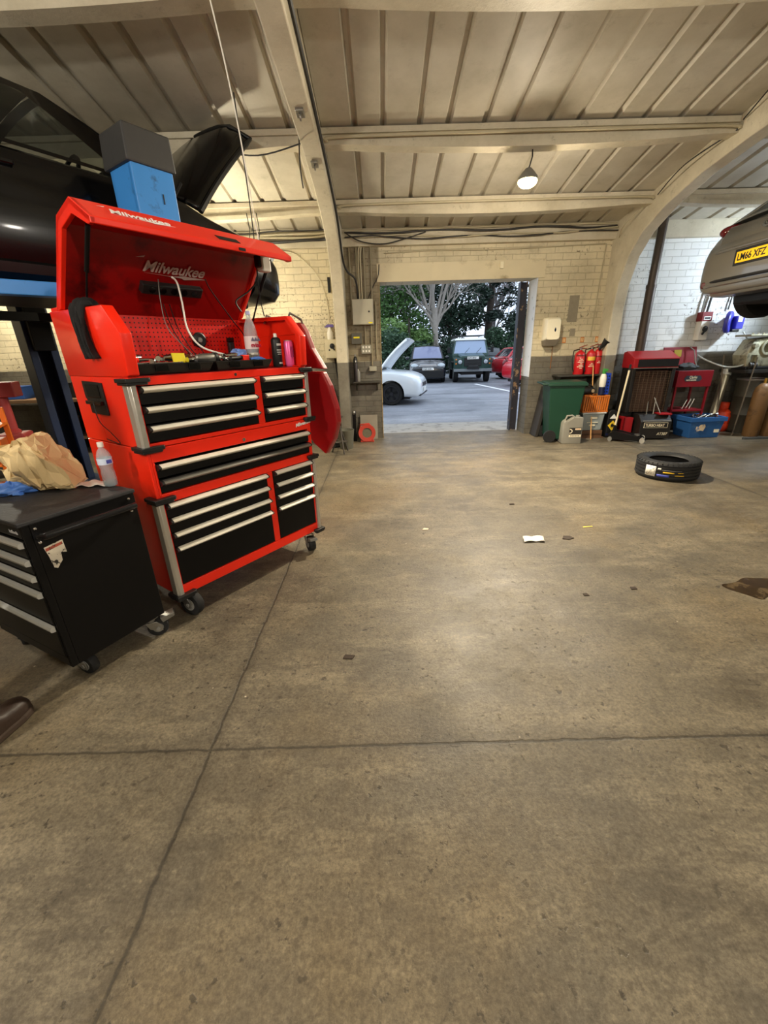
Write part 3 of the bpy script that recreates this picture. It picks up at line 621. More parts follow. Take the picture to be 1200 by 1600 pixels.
def rag(name, label, cat, m, sx, sy, sz, seed, loc, rz=0):
    def fn(a, b):
        th = 2*PI*a; ph = PI*b; n_ = mnoise.noise(Vector((math.cos(th)*1.6+seed, math.sin(th)*1.6, ph*1.4)))+.5*mnoise.noise(Vector((math.cos(th)*4+seed, math.sin(th)*4, ph*3)))
        rr = 1+.55*n_
        return (sx*rr*math.sin(ph)*math.cos(th), sy*rr*math.sin(ph)*math.sin(th), max(0, sz*(.45-.75*math.cos(ph)*(1+.5*n_))))
    o = MB().grid(fn, 40, 22).build(name, m, None, 50); o.location = loc; o.rotation_euler = (0, 0, rz); return tag(o, label, cat)
GLOVE = mat('blue_nitrile', (80, 130, 215), .42, 0, .15, 14)
rag('rubber_glove', 'crumpled pale blue rubber glove piled in the tray beside the tall water bottle', 'glove', mat('pale_blue_nitrile', (120, 150, 215), .45), .07, .05, .05, 3.1, chest_pt(.76, .15, ZT), CHZ)
rag('rubber_glove', 'flat blue glove scrap at the front of the tray below the tall bottle', 'glove', GLOVE, .05, .03, .016, 8.4, chest_pt(.83, .055, ZT), CHZ)
t = at_chest('hand_clamp', 'small black hand clamp with red jaw in the tray', 'clamp', .70, .07, ZT+.016, .1)
MB().cyl((-.06, 0, 0), (.03, .0, .004), .014, .011, 12).build('clamp_handle', BLKPL, t); MB().bb(.03, .075, -.018, .018, -.014, .018).build('jaw', RED, t, 0, .004)
t = at_chest('bit_box', 'small white and grey bit box on the tray end beside the black spray can', 'box', .845, .12, ZT+.001, .2)
MB().bb(-.045, .035, -.03, .03, 0, .03).build('case', GREYP, t, 0, .004); MB().bb(-.01, .035, -.025, .025, .031, .045).build('cap', WHITE, t, 0, .004)
# tall bottle
CLEARP = glass_mat('clear_plastic', (226, 234, 240), .72); 
WATER = glass_mat('water', (176, 200, 216), .62)
def bottle(name, label, cat, loc, rz, prof, m, cap_r, cap_z, capm, wz, labs, seed=0):
    t = thing(name, label, cat, loc, rz)
    MB().lathe(prof, n=28).build('bottle_body', m, t, 40)
    wp = [(max(.001, r-.0025), z) for r, z in prof if z <= wz]; wp.append((wp[-1][0], wz))
    if len(wp) > 2: MB().lathe(wp, n=24).build('water', WATER, t, 40)
    MB().lathe([(cap_r, cap_z), (cap_r, cap_z+.022), (cap_r*.9, cap_z+.024)], n=18).build('cap', capm, t, 40)
    for z0, z1, lm in labs:
        ring = []
        pr = [p for p in prof if z0-.001 <= p[1] <= z1+.001] or prof
        r = max(p[0] for p in pr)+.0012
        MB().lathe([(r, z0), (r, z1)], n=28, cap=False).build('label_band', lm, t, 40)
    return t
PINKL = mat('pale_pink_label', (232, 214, 214), .5, 0, .05, 8)
ev = bottle('water_bottle', 'tall ribbed water bottle standing in the tool chest beside the tray', 'bottle', chest_pt(.945, .235, 1.414), CHZ,
  [(.02, 0), (.040, .004), (.044, .02), (.041, .035), (.044, .05), (.041, .066), (.044, .082), (.041, .098), (.0445, .114), (.0445, .20), (.043, .22), (.034, .262), (.022, .295), (.0145, .312), (.0145, .33)], CLEARP, .0155, .328, mat('lilac_cap', (170, 170, 205), .4), .12, [(.118, .198, PINKL)])
text('label_print', 'evian', .040, (-.043, -.0462, .130), (1, 0, 0), (0, 0, 1), mat('pink_red_print', (200, 40, 70), .5), ev, .0015, bold=.0006)
mb = MB()
for k in range(3): mb.loft([[(-.038+k*.024, -.0462, .168), (-.010+k*.024, -.0462, .168), (-.024+k*.024, -.0462, .192)], [(-.038+k*.024, -.0475, .168), (-.010+k*.024, -.0475, .168), (-.024+k*.024, -.0475, .192)]])
mb.build('mountain_print', mat('grey_violet_print', (120, 112, 140), .5), ev, 0)
# spray can and pink can
t = at_chest('spray_can', 'tall black spray can standing beside the pink can in the chest', 'spray can', 1.055, .12, 1.414)
MB().lathe([(.031, 0), (.033, .004), (.033, .165), (.030, .178), (.018, .188)], n=24).build('can_body', BLKPL, t, 40); MB().lathe([(.012, .186), (.012, .205), (.010, .212)], n=16).build('nozzle', WHITE, t, 40)
mb = MB()
for z, h, w_ in ((.135, .014, .020), (.105, .006, .022), (.092, .004, .022), (.080, .003, .018), (.020, .010, .014)):
    mb.loft([[(.0338*math.sin(a*.05*w_/.02), -.0338*math.cos(a*.05*w_/.02), z), (.0338*math.sin(a*.05*w_/.02), -.0338*math.cos(a*.05*w_/.02), z+h)] for a in range(-12, 13, 3)], False, False)
mb.build('label_print', mat('silver_print', (200, 200, 196), .5), t, 0)
t = at_chest('drinks_can', 'bright pink drinks can standing at the far end inside the chest', 'drinks can', 1.14, .095, 1.414)
PINK = mat('pink_can', (240, 96, 160), .3, .2, .08, 10)
MB().lathe([(.024, 0), (.031, .008), (.0325, .016), (.0325, .150), (.027, .164)], n=26).build('can_body', PINK, t, 40); MB().lathe([(.027, .163), (.0275, .168), (.0245, .168), (.024, .163)], n=24).build('can_rim', ALU, t, 40)
mb = MB()
for x in (-.010, 0, .010): mb.loft([[(x-.002, -.0325, .05+abs(x)), (x+.002, -.0325, .05+abs(x)), (x+.003, -.0325, .13), (x-.002, -.0325, .125)], [(x-.002, -.0335, .05+abs(x)), (x+.002, -.0335, .05+abs(x)), (x+.003, -.0335, .13), (x-.002, -.0335, .125)]])
mb.build('claw_print', mat('dark_pink_print', (150, 50, 100), .4), t, 0)
# round magnetic dish on the pegboard, torch stood behind
t = at_chest('magnetic_dish', 'round black magnetic dish stuck on the red pegboard', 'dish', .79, .60, 1.60)
MB().lathe([(.046, 0), (.050, .004), (.050, .012), (.040, .018), (.022, .014)], (0, -.001, 0), (0, -1, 0), 26).build('dish_body', BLKPL, t, 40); MB().lathe([(.018, .013), (.015, .022)], (0, 0, 0), (0, -1, 0), 18).build('dish_centre', GREYP, t, 40)
t = at_chest('inspection_lamp', 'slim black inspection lamp standing against the pegboard', 'torch', .985, .52, 1.414)
MB().bb(-.022, .022, -.015, .015, 0, .17).build('lamp_body', BLKPL, t, 0, .006); MB().bb(-.024, .024, -.016, .016, .17, .20).build('lamp_head', mat('gloss_black', (10, 10, 10), .15), t, 0, .006)
t = at_chest('pliers', 'red handled pliers in the corner of the chest by the cloth', 'pliers', .10, .33, 1.43, .6)
MB().tube([(-.08, -.02, 0), (-.03, -.015, 0), (0, 0, 0)], .007, 8).build('grip', RED, t); MB().tube([(-.08, .02, 0), (-.03, .015, 0), (0, 0, 0)], .007, 8).build('grip', RED, t); MB().bb(0, .05, -.010, .010, -.006, .006).build('jaws', STEEL, t, 0, .003)
cable('coiled_lead', [chest_pt(.07+.05*math.cos(a*.9), .36+.05*math.sin(a*.9), 1.425+.008*a) for a in range(16)], .005, RED, 'loose red air line coiled in the corner of the chest', 'hose')
for k, (u, d) in enumerate(((.63, .53), (.70, .53), (.59, .56))):
    cable('hanging_lead', [chest_pt(u-.06, .50, 1.80), chest_pt(u, .55, 1.66), chest_pt(u+.06, .50, 1.50), chest_pt(u+.10, .42, 1.425)], .0035, BLKPL, ['black lead hanging behind the white charging lead', 'black lead drooping just before the round dish', 'black lead lying close against the pegboard middle'][k], 'cable')

# ================================================================== black tool cart
CT = (-1.506, 1.575, 0); CTZ = math.atan2(.887, .463); CTL, CTW = .49, .70
ct = thing('tool_cart', 'black steel tool cart with side push bar, carrying a paper bag', 'tool cart', CT, CTZ)
mb = MB(); mb.bb(.03, CTL, 0, CTW, .13, .86); mb.bb(0, .03, 0, .012, .13, .86); mb.bb(0, .03, CTW-.012, CTW, .13, .86); mb.bb(0, .03, .012, CTW-.012, .13, .185); mb.bb(0, .03, .012, CTW-.012, .80, .86)
mb.build('carcass', BLACK, ct, 0, .004)
MB().bb(-.012, CTL+.006, -.006, CTW+.01, .858, .878).build('worktop', mat('worn_black_mat', (44, 44, 46), .6, 0, .25, 14, dark=(80, 80, 80), dscale=8, dth=(.6, .75), bump=.2), ct, 0, .005)
for zb, zt in ((.712, .790), (.634, .706), (.552, .628), (.372, .546), (.19, .366)):
    d = MB().bb(-.004, .03, .018, CTW-.018, zb, zt).build('drawer', BLACK, ct, 0, .004)
    MB().prism([(-.004, zt-.030), (-.022, zt-.026), (-.026, zt-.014), (-.020, zt-.004), (-.004, zt-.002)], .018, CTW-.02, 'y') .build('handle', mat('grey_handle_strip', (196, 196, 190), .38, .3), d, 30)
text('lettering', 'halfords', .022, (-.0045, .10, .822), (0, -1, 0), (0, 0, 1), mat('pale_grey_print', (205, 205, 205), .5), ct, .0008)
bar = MB().tube([(.045, -.004, .80), (.045, -.038, .805), (.055, -.058, .81), (.10, -.062, .812), (.245, -.066, .814), (.40, -.062, .812), (.445, -.058, .81), (.455, -.038, .805), (.455, -.004, .80)], .0165, 12).build('push_bar', mat('worn_black_tube', (34, 34, 36), .22, .3), ct)
mb = MB()
for x in (.045, .455):
    for z in (.772, .836): mb.sphere((x, -.003, z), .008, n=8, m=6)
mb.build('bolts', CHROME, ct)
mb = MB(); mb.prism([(.052, .742), (.128, .752), (.130, .69), (.108, .698), (.104, .66), (.078, .632), (.066, .64), (.060, .70)], -.0016, -.0004, 'y'); lb = mb.build('torn_label', mat('torn_paper_label', (206, 196, 176), .7, 0, .2, 30, dark=(40, 36, 30), dscale=28, dth=(.55, .6)), ct, 0)
MB().prism([(.056, .722), (.124, .732), (.124, .744), (.056, .736)], -.0022, -.0015, 'y').build('red_band', mat('faded_red_print', (170, 80, 60), .6, dark=(30, 28, 26), dscale=30, dth=(.55, .6)), lb, 0)
wheel_caster(ct, .09, .11, .055, R(-80), False, .13, .04); wheel_caster(ct, .43, .05, .055, R(-35), True, .13, .04)
wheel_caster(ct, .06, CTW-.07, .055, R(70), False, .13, .04); wheel_caster(ct, .44, CTW-.07, .055, R(60), False, .13, .04)
def cart_pt(x, y, z): return rpt((x, y, z), CTZ, CT)
TZ = .8785
# crumpled paper bag lying on its side
BAGM = mat('brown_paper', (212, 188, 140), .75, 0, .12, 9, bump=.5, bscale=14)
def bag_fn(a, b):
    th = 2*PI*b; c, s_ = math.cos(th), math.sin(th)
    sq = lambda v: math.copysign(abs(v)**.5, v)
    top = crm1([.15, .225, .27, .275, .25, .225, .20], a); bot = crm1([0, 0, 0, .0, .02, .06, .10], a); hw = crm1([.085, .10, .10, .095, .085, .06, .03], a)
    x = .37*a-.185; y = hw*sq(c)+.02*a; z = (top+bot)/2+(top-bot)/2*sq(s_)
    x += (-.035*max(0, s_)*(1-a)*2 if a < .5 else 0)*-1+.03*a*math.sin(3*th)
    p = Vector((x*7, y*9, z*9)); k = .016+.022*a
    n_ = abs(mnoise.noise(p))*1.7-.4+.8*(abs(mnoise.noise(p*2.3+Vector((4, 1, 2))))-.25)
    return (x+.3*n_*k, y+n_*k*(1 if c > 0 else -1), max(.0015, z+n_*k*(1 if s_ > 0 else -.4)))
def crm1(v, t): return crm([(q,) for q in v], t)[0]
def crm(vals, t):
    n = len(vals)-1; f = min(max(t, 0), .99999)*n; i = int(f); t = f-i
    a = vals[max(0, i-1)]; b = vals[i]; c = vals[i+1]; d = vals[min(n, i+2)]
    return tuple(.5*((2*b[k])+(-a[k]+c[k])*t+(2*a[k]-5*b[k]+4*c[k]-d[k])*t*t+(-a[k]+3*b[k]-3*c[k]+d[k])*t**3) for k in range(len(b)))
rb = random.Random(4); NA, NB = 15, 26; J = {}
def bag_pt(i, j):
    j %= NB
    if (i, j) not in J:
        p = Vector(bag_fn(min(1, max(0, i/NA+(rb.uniform(-.35, .35)/NA if 0 < i < NA else 0))), j/NB)); q = .010+.008*i/NA
        J[(i, j)] = p+Vector((rb.uniform(-q, q), rb.uniform(-q, q), rb.uniform(-q, q) if p.z > .03 else 0))
        J[(i, j)].z = max(.0015, J[(i, j)].z)
    return J[(i, j)]
mb = MB(); V = [bag_pt(i, j) for i in range(NA+1) for j in range(NB)]; F = []
for i in range(NA):
    for j in range(NB):
        q = (i*NB+j, i*NB+(j+1) % NB, (i+1)*NB+(j+1) % NB, (i+1)*NB+j)
        F += [(q[0], q[1], q[2]), (q[0], q[2], q[3])] if (i+j) % 2 else [(q[0], q[1], q[3]), (q[1], q[2], q[3])]
F.append(tuple(range(NB)))
mb._add(V, F)
o = mb.build('paper_bag', BAGM, None, 0, solid=.002); o.location = (-1.755, 2.075, TZ); o.rotation_euler = (0, 0, R(188)); o.scale = (.80, 1, 1); tag(o, 'crumpled brown paper bag lying on the black tool cart', 'paper bag')
MB().prism([(-.168, -.03), (-.168, .03), (-.20, .06), (-.19, -.05)], .0018, .003, 'z').build('red_print', mat('faded_red_print', (200, 80, 60), .6), o, 0)
wb = bottle('water_bottle', 'small clear water bottle with white cap on the cart corner', 'bottle', (-1.425, 2.075, TZ), CTZ,
  [(.015, 0), (.030, .004), (.033, .016), (.031, .03), (.033, .042), (.031, .056), (.0325, .07), (.028, .092), (.033, .116), (.033, .152), (.031, .165), (.022, .188), (.0125, .200), (.0125, .212)], CLEARP, .0145, .206, WHITE, .03, [(.118, .150, mat('blue_white_label', (206, 216, 236), .4))])
text('label_print', 'WATER', .014, (-.024, -.0352, .128), (1, 0, 0), (0, 0, 1), mat('blue_print', (60, 70, 160), .5), wb, .001) if False else MB().bb(-.012, .014, -.0362, -.034, .124, .142).build('blue_patch', mat('blue_print', (70, 80, 170), .5), wb, 0)
rag('rubber_glove', 'scrunched blue rubber gloves lying on the cart before the paper bag', 'gloves', GLOVE, .085, .05, .045, 5.5, (-1.86, 1.985, TZ), .3)
rag('rubber_glove', 'blue glove trailing at the cart edge past the scrunched pair', 'glove', GLOVE, .06, .045, .03, 1.5, (-2.0, 2.0, TZ), .8)
t = thing('cardboard_carton', 'small dark red carton behind the paper bag on the cart', 'carton', (-1.93, 2.16, TZ), .5); MB().bb(-.05, .05, -.03, .03, 0, .055).build('carton_body', mat('dark_red_card', (120, 24, 34), .6), t, 0, .002); MB().bb(-.05, -.035, -.031, .031, 0, .056).build('carton_flap', mat('pink_card', (214, 150, 150), .6), t, 0, .002)
o = MB().grid(lambda a, b: (.16*a-.08, .10*b-.05, .004+.012*math.sin(a*6+b*3)**2), 10, 8).build('paper_sheet', mat('white_paper', (225, 222, 214), .7, bump=.2), None, 40, solid=.001); o.location = (-1.50, 2.24, TZ); o.location = cart_pt(.455, .26, TZ); tag(o, 'crinkled white paper behind the bag against the red cabinet', 'paper')
# ================================================================== vehicles
GLS = glass_mat('car_glass', (12, 16, 17), .42); GLSD = glass_mat('tinted_car_glass', (24, 34, 42), .22)
TRIMK = mat('black_car_trim', (14, 14, 15), .5, 0, .15, 14)
LENS = glass_mat('lamp_lens', (210, 220, 226), .35)
TAIL = mat('red_tail_lens', (104, 10, 16), .12, 0, .08, 20, coat=.6)
SEATM = mat('dark_seat_fabric', (34, 33, 34), .9, 0, .2, 30)
PLATEW = mat('white_plate', (232, 232, 226), .4, 0, .03, 10); PLATEY = mat('yellow_plate', (244, 190, 24), .4, 0, .03, 10)
def body_half(w, z0, zt, zs):
    h = zs-z0
    return [(0, z0), (.62*w, z0), (.88*w, z0+.015), (.965*w, z0+.07), (.99*w, z0+.22*h), (w, z0+.45*h), (.998*w, z0+.66*h), (.982*w, z0+.84*h), (.95*w, zs-.025), (.90*w, zs), (.66*w, zs+(zt-zs)*.62), (.33*w, zs+(zt-zs)*.92), (0, zt)]
def car_wheel(parent, x, y, r, wd, rimm, side, spokes=5):
    y -= side*.035
    t = MB().lathe([(r*.62, -wd/2+.01), (r*.70, -wd/2), (r*.94, -wd/2+.004), (r, -wd/2+.03), (r, wd/2-.03), (r*.94, wd/2-.004), (r*.70, wd/2), (r*.62, wd/2-.01), (r*.60, 0)], (x, y, r), (0, 1, 0), 36).build('wheel', RUB, parent, 35)
    mb = MB(); f = side*(wd/2-.012)
    mb.ring(r*.60, [(0, -.02), (.028*r/.3, -.02), (.03*r/.3, .012), (0, .012)], (x, y+f, r), (0, 1, 0), 32)
    mb.cyl((x, y+f-.015*side, r), (x, y+f+.006*side, r), r*.16, n=18)
    for k in range(spokes):
        a = 2*PI*k/spokes+.3; c, s_ = math.cos(a), math.sin(a); pr = []
        for rr_, hw in ((r*.12, .030), (r*.60, .040)):
            for e in (-1, 1): pr.append((x+c*rr_-s_*hw*e*r/.31, r+s_*rr_+c*hw*e*r/.31))
        pr = [pr[0], pr[1], pr[3], pr[2]]
        mb.prism(pr, y+f-.014*side, y+f+.002*side, 'y')
    mb.build('rim', rimm, t, 35)
    MB().cyl((x, y+f-.05*side, r), (x, y+f-.04*side, r), r*.58, n=24).build('brake_disc', mat('brake_steel', (70, 68, 66), .5, .6), t, 35)
    return t
def car(name, label, loc, rz, paint, st, gh, wheels, opt):
    """st: stations (x, halfwidth, z0, ztop, zshoulder) rear to front; gh: greenhouse"""
    t = thing(name, label, 'car', loc, rz, opt.get('group'))
    rings = []
    for i in range(49):
        x, w_, z0, zt, zs = crm(st, i/48); h = body_half(w_, z0, zt, zs)
        rings.append([(x, -y, z) for y, z in h[::-1]]+[(x, y, z) for y, z in h[1:-1]])
    body = MB().loft(rings).build('body', paint, t, 35)
    r = wheels['r']; W = max(s_[1] for s_ in st); cs = []
    for x in (wheels['xf'], wheels['xr']):
        for s_ in (-1, 1): cs.append(MB().cyl((x, s_*(W-.26), r), (x, s_*(W+.2), r), r+.055, n=36))
    cut(body, cs)
    for x in (wheels['xf'], wheels['xr']):
        for s_ in (-1, 1): car_wheel(t, x, s_*(W-.115), r, .2, opt.get('rim', ALU), s_, opt.get('spokes', 5))
    for x in (wheels['xf'], wheels['xr']):
        for s_ in (-1, 1):
            ya, yb2 = s_*(W-.255), s_*(W-.06)
            arc = [(x+(r+.052)*math.cos(PI*k/20), r+(r+.052)*math.sin(PI*k/20)) for k in range(21)]
            lb_ = MB(); lb_.loft([[(a, ya, b) for a, b in arc], [(a, yb2, b) for a, b in arc]], False, False); lb_.bb(x-r-.04, x+r+.04, ya-.004, ya+.004, .2, r+.28); lb_.build('wheel_arch_liner', TRIMK, t, 30)
    MB().bb(wheels['xr']-.5, wheels['xf']+.5, -W*.62, W*.62, .15, .30).build('underbody', TRIMK, t, 0, .02)
    def side(x, z):  # half width of the body at x, z
        for i in range(48):
            a = crm(st, i/48); b = crm(st, (i+1)/48)
            if a[0] <= x <= b[0]:
                f = (x-a[0])/max(1e-6, b[0]-a[0]); p = [a[k]+(b[k]-a[k])*f for k in range(5)]; h = body_half(*p[1:])
                for (y0, z0), (y1, z1) in zip(h[2:], h[3:]):
                    if min(z0, z1) <= z <= max(z0, z1): return y0+(y1-y0)*((z-z0)/max(1e-6, z1-z0))
                return h[-4][0]
        return W*.8
    xa0, za0, xa1, za1, xc1, zc1, xc0, zc0, wb, wr = gh
    gl = opt.get('glass', GLSD)
    def patch(fn, nu, nv, cell, gname, parts=('pillars', paint)):
        gb, pb = MB(), MB(); us, vs2 = nu, nv
        for i in range(len(us)-1):
            for j in range(len(vs2)-1):
                tgt = gb if cell(i, j) else pb; sub = 4
                V = [fn(us[i]+(us[i+1]-us[i])*a/sub, vs2[j]+(vs2[j+1]-vs2[j])*b/sub) for a in range(sub+1) for b in range(sub+1)]
                F = [(a*(sub+1)+b, (a+1)*(sub+1)+b, (a+1)*(sub+1)+b+1, a*(sub+1)+b+1) for a in range(sub) for b in range(sub)]
                tgt._add(V, F)
        for m_ in (gb, pb): bmesh.ops.remove_doubles(m_.bm, verts=m_.bm.verts[:], dist=.0005)
        p = pb.build(parts[0], parts[1], t, 40)
        if len(gb.bm.verts): gb.build(gname, gl, t, 40)
        else: gb.bm.free()
        return p
    roof = lambda s_, v: (xa1+(xc1-xa1)*s_, wr*(2*v-1), za1+(zc1-za1)*s_+.045*(1-(2*v-1)**4)+.03*math.sin(PI*s_))
    MB().grid(roof, 14, 12).build('roof', paint, t, 45)
    bul = lambda v: 1-(2*v-1)**2
    ws = lambda u, v: (xa0+(xa1-xa0)*u+.10*bul(v)*(1-u)+.03*math.sin(PI*u), (wb*.94+(wr-wb*.94)*u)*(2*v-1), za0+(za1-za0)*u+(.045*bul(v)*u if u > .5 else .02*bul(v))+.025*math.sin(PI*u))
    patch(ws, [0, .05, .94, 1], [0, .05, .95, 1], lambda i, j: i == 1 and j == 1, 'windscreen', ('windscreen_surround', TRIMK if opt.get('frit', True) else paint))
    rw = lambda u, v: (xc0+(xc1-xc0)*u-.08*bul(v)*(1-u), (wb*.92+(wr-wb*.92)*u)*(2*v-1), zc0+(zc1-zc0)*u+(.045*bul(v)*u))
    patch(rw, [0, .12, .9, 1], [0, .1, .9, 1], lambda i, j: i == 1 and j == 1, 'rear_window', ('rear_pillars', paint))
    cols = opt.get('cols', [0, .10, .44, .49, .78, 1]); gc = opt.get('gcols', (1, 3))
    for s_ in (-1, 1):
        def sf(u, v):
            xb = xa0+(xc0-xa0)*u; zb = za0+(zc0-za0)*u; xt = xa1+(xc1-xa1)*u; zt = za1+(zc1-za1)*u+.02*math.sin(PI*u)
            f = lambda a, b: a+(b-a)*v
            yb = wb*(.94+.06*math.sin(PI*min(1, u*1.1))); yt = wr
            return (f(xb, xt), s_*(f(yb, yt)+.045*math.sin(PI*v)*.6), f(zb, zt))
        patch(sf, cols, [0, .06, .90, 1], lambda i, j: j == 1 and i in gc, 'side_windows', ('side_pillars', paint if not opt.get('blackpill') else TRIMK))
        mx_, mz = opt.get('mirror', (xa0-.12, za0+.05))
        o = MB().sphere((mx_, s_*(wb+.12), mz+.02), .1, (.62, 1.0, .75), 14, 8).build('door_mirror', paint, t, 60)
        for xs_ in opt.get('seams', ()):
            ptsx = [(xs_[0]+(xs_[1]-xs_[0])*k/8, .34+(za0-.36)*k/8) for k in range(9)]
            MB().tube([(a, s_*(side(a, b)+.0005), b) for a, b in ptsx], .0045, 5).build('door_seam', TRIMK, t)
        for xh in opt.get('handles', ()):
            MB().box((xh, s_*(side(xh, za0-.12)+.018), za0-.12), (.2, .022, .03)).build('door_handle', paint, t, 0, .008)
        zl = opt.get('sill', .27)
        MB().prism([(side(0, zl+.08)-.05, zl-.06), (side(0, zl+.08)+.006, zl-.03), (side(0, zl+.08)+.012, zl+.03), (side(0, zl+.08)-.03, zl+.07)], wheels['xr']+r+.06, wheels['xf']-r-.06, 'x').build('sill_trim', opt.get('sillm', paint), t, 30) if s_ > 0 else MB().prism([(-side(0, zl+.08)+.05, zl-.06), (-side(0, zl+.08)-.006, zl-.03), (-side(0, zl+.08)-.012, zl+.03), (-side(0, zl+.08)+.03, zl+.07)], wheels['xr']+r+.06, wheels['xf']-r-.06, 'x').build('sill_trim', opt.get('sillm', paint), t, 30)
    for x, y in opt.get('seats', ()):
        mb = MB(); mb.box((x, y, .62), (.5, .48, .16)); mb.box((x-.24, y, .92), (.14, .48, .58), (0, -.2, 0)); mb.box((x-.34, y, 1.26), (.09, .26, .17), (0, -.2, 0)); mb.build('seat', SEATM, t, 0, .04)
    if opt.get('dash'):
        MB().box((xa0-.28, 0, za0-.02), (.4, wb*1.7, .2)).build('dashboard', TRIMK, t, 0, .05)
        MB().ring(.18, [(-.014, -.01), (.014, -.01), (.014, .01), (-.014, .01)], (xa0-.62, opt['dash'], za0+.02), (-1, 0, .45), 22).build('steering_wheel', TRIMK, t)
    return t, side
def ell(parent, name, m, c, d, rot=(0,0,0)):
    mb = MB(); mb.M = Matrix.Translation(c) @ Euler(rot).to_matrix().to_4x4(); mb.sphere((0,0,0), .5, d, 18, 10); return mb.build(name, m, parent, 60)

# stations for an ordinary hatchback / saloon, 4.3 m
def hatch_st(L=4.3, W=.89, hood=.93, belt=.95, tail=1.0):
    h = L/2
    return [(-h, W*.78, .42, .70, .66), (-h+.04, W*.88, .32, .86, .80), (-h+.16, W*.96, .27, tail, .90), (-h+.45, W*.99, .24, tail, belt), (-.7, W, .22, belt+.02, belt), (.3, W, .22, belt+.02, belt-.01), (.95, W, .22, belt+.02, belt-.03), (1.35, W*.99, .22, hood, hood-.05), (h-.42, W*.98, .22, hood-.05, hood-.12), (h-.15, W*.93, .20, hood-.14, hood-.22), (h-.035, W*.82, .22, hood-.26, hood-.33), (h, W*.72, .30, hood-.38, hood-.42)]
# ---- black car raised on the lift
BLKCAR = mat('black_car_paint', (6, 6, 7), .22, 0, .2, 3, coat=.25, spec=.35)
CARP = rpt((.42, 2.40, 0), CHZ, CH)
st = hatch_st(4.3, .90, .90, .96, 1.0)
st[7] = (1.30, .885, .22, .80, .84); st[8] = (1.75, .87, .22, .72, .74); st[9] = (2.02, .82, .20, .66, .62)
bc, bside = car('car', 'black car raised on the blue lift with its bonnet open', (CARP.x, CARP.y, 1.81), CHZ, BLKCAR, st,
  (1.02, .97, .25, 1.40, -1.20, 1.38, -1.85, 1.0, .80, .60), dict(r=.315, xf=1.32, xr=-1.30),
  dict(glass=GLS, seams=((.72, .88), (-.42, -.36)), handles=(-.22,), seats=((-.1, -.36), (-.1, .36)), dash=-.36, cols=[0, .13, .50, .55, .84, 1], mirror=(.70, .99), sill=.26))
# bonnet held up: curved panel with folded edges
def bon(u, v):
    y = (2*v-1)*(.74-.05*u); a = R(51); l = 1.02*u
    zc = .05*(1-(2*v-1)**2)-.09*u*u-.15*max(0, (abs(2*v-1)-.72)/.28)**1.6
    return (1.16+l*math.cos(a)-zc*math.sin(a), y, .99+l*math.sin(a)+zc*math.cos(a))
o = MB().grid(bon, 18, 18).build('bonnet', BLKCAR, bc, 60, solid=.02)
mb = MB(); mb.tube([bon(u/10, .0) for u in range(11)]+[bon(1, v/10) for v in range(1, 10)]+[bon(1-u/10, 1) for u in range(11)], .024, 7); mb.build('bonnet_edge', TRIMK, o)
mb = MB(); mb.tube([(1.62, .60, .86), bon(.72, .93)], .008, 6); mb.build('bonnet_stay', TRIMK, bc)
mb = MB(); mb.tube([(1.05, -.66, .92), (1.18, -.66, 1.10)], .014, 6); mb.tube([(1.05, .66, .92), (1.18, .66, 1.10)], .014, 6); mb.build('bonnet_hinge', TRIMK, bc)
mb = MB(); mb.bb(1.15, 1.85, -.5, .5, .6, .80); mb.build('engine_cover', TRIMK, bc, 0, .04)
for s_ in (-1, 1):
    ell(bc, 'headlight', LENS, (1.98, s_*.62, .66), (.22, .34, .20), (0, .3, -s_*.6))
    ell(bc, 'fog_light_pod', TRIMK, (2.08, s_*.55, .36), (.12, .30, .14), (0, 0, -s_*.35))
MB().prism([(-.30, .45), (.30, .45), (.24, .58), (-.24, .58)], 2.12, 2.155, 'x').build('grille', TRIMK, bc, 0, .01)
MB().box((2.10, 0, .30), (.10, 1.15, .10)).build('bumper_lip', TRIMK, bc, 0, .03)
MB().box((.72, -.895, .84), (.06, .012, .03)).build('side_badge', CHROME, bc, 0, .004)
# ---- two-post lift
lf = thing('vehicle_lift', 'blue two-post vehicle lift holding up the black car', 'vehicle lift', CH, CHZ)
def lift_post(y, s_, m1):
    mb = MB(); mb.bb(.80, 1.09, y-.02, y+.02, .02, 2.72); mb.bb(.80, .83, y, y+s_*.26, .02, 2.72); mb.bb(1.06, 1.09, y, y+s_*.26, .02, 2.72)
    mb.bb(.80, .88, y+s_*.24, y+s_*.27, .02, 2.72); mb.bb(1.01, 1.09, y+s_*.24, y+s_*.27, .02, 2.72)
    p = mb.build('post', m1, lf, 0, .006)
    MB().bb(.70, 1.19, y-.14*s_, y+s_*.40, 0, .02).build('base_plate', m1, p, 0, .003)
    return p
p1 = lift_post(1.06, 1, BLUEL); p2 = lift_post(4.30, -1, NAVY)
mb = MB(); mb.hexa([(.775, 1.025, 2.70), (1.115, 1.025, 2.70), (1.115, 1.36, 2.70), (.775, 1.36, 2.70)], [(.785, 1.03, 2.91), (1.105, 1.03, 2.91), (1.105, 1.35, 2.91), (.785, 1.35, 2.91)]); mb.build('motor_cover', mat('dark_grey_cover', (54, 54, 54), .5, 0, .15, 6, bump=.1), lf, 0, .012)
mb = MB(); mb.hexa([(.775, 4.0, 2.70), (1.115, 4.0, 2.70), (1.115, 4.34, 2.70), (.775, 4.34, 2.70)], [(.785, 4.0, 2.91), (1.105, 4.0, 2.91), (1.105, 4.33, 2.91), (.785, 4.33, 2.91)]); mb.build('top_cover', MATS['dark_grey_cover'], lf, 0, .012)
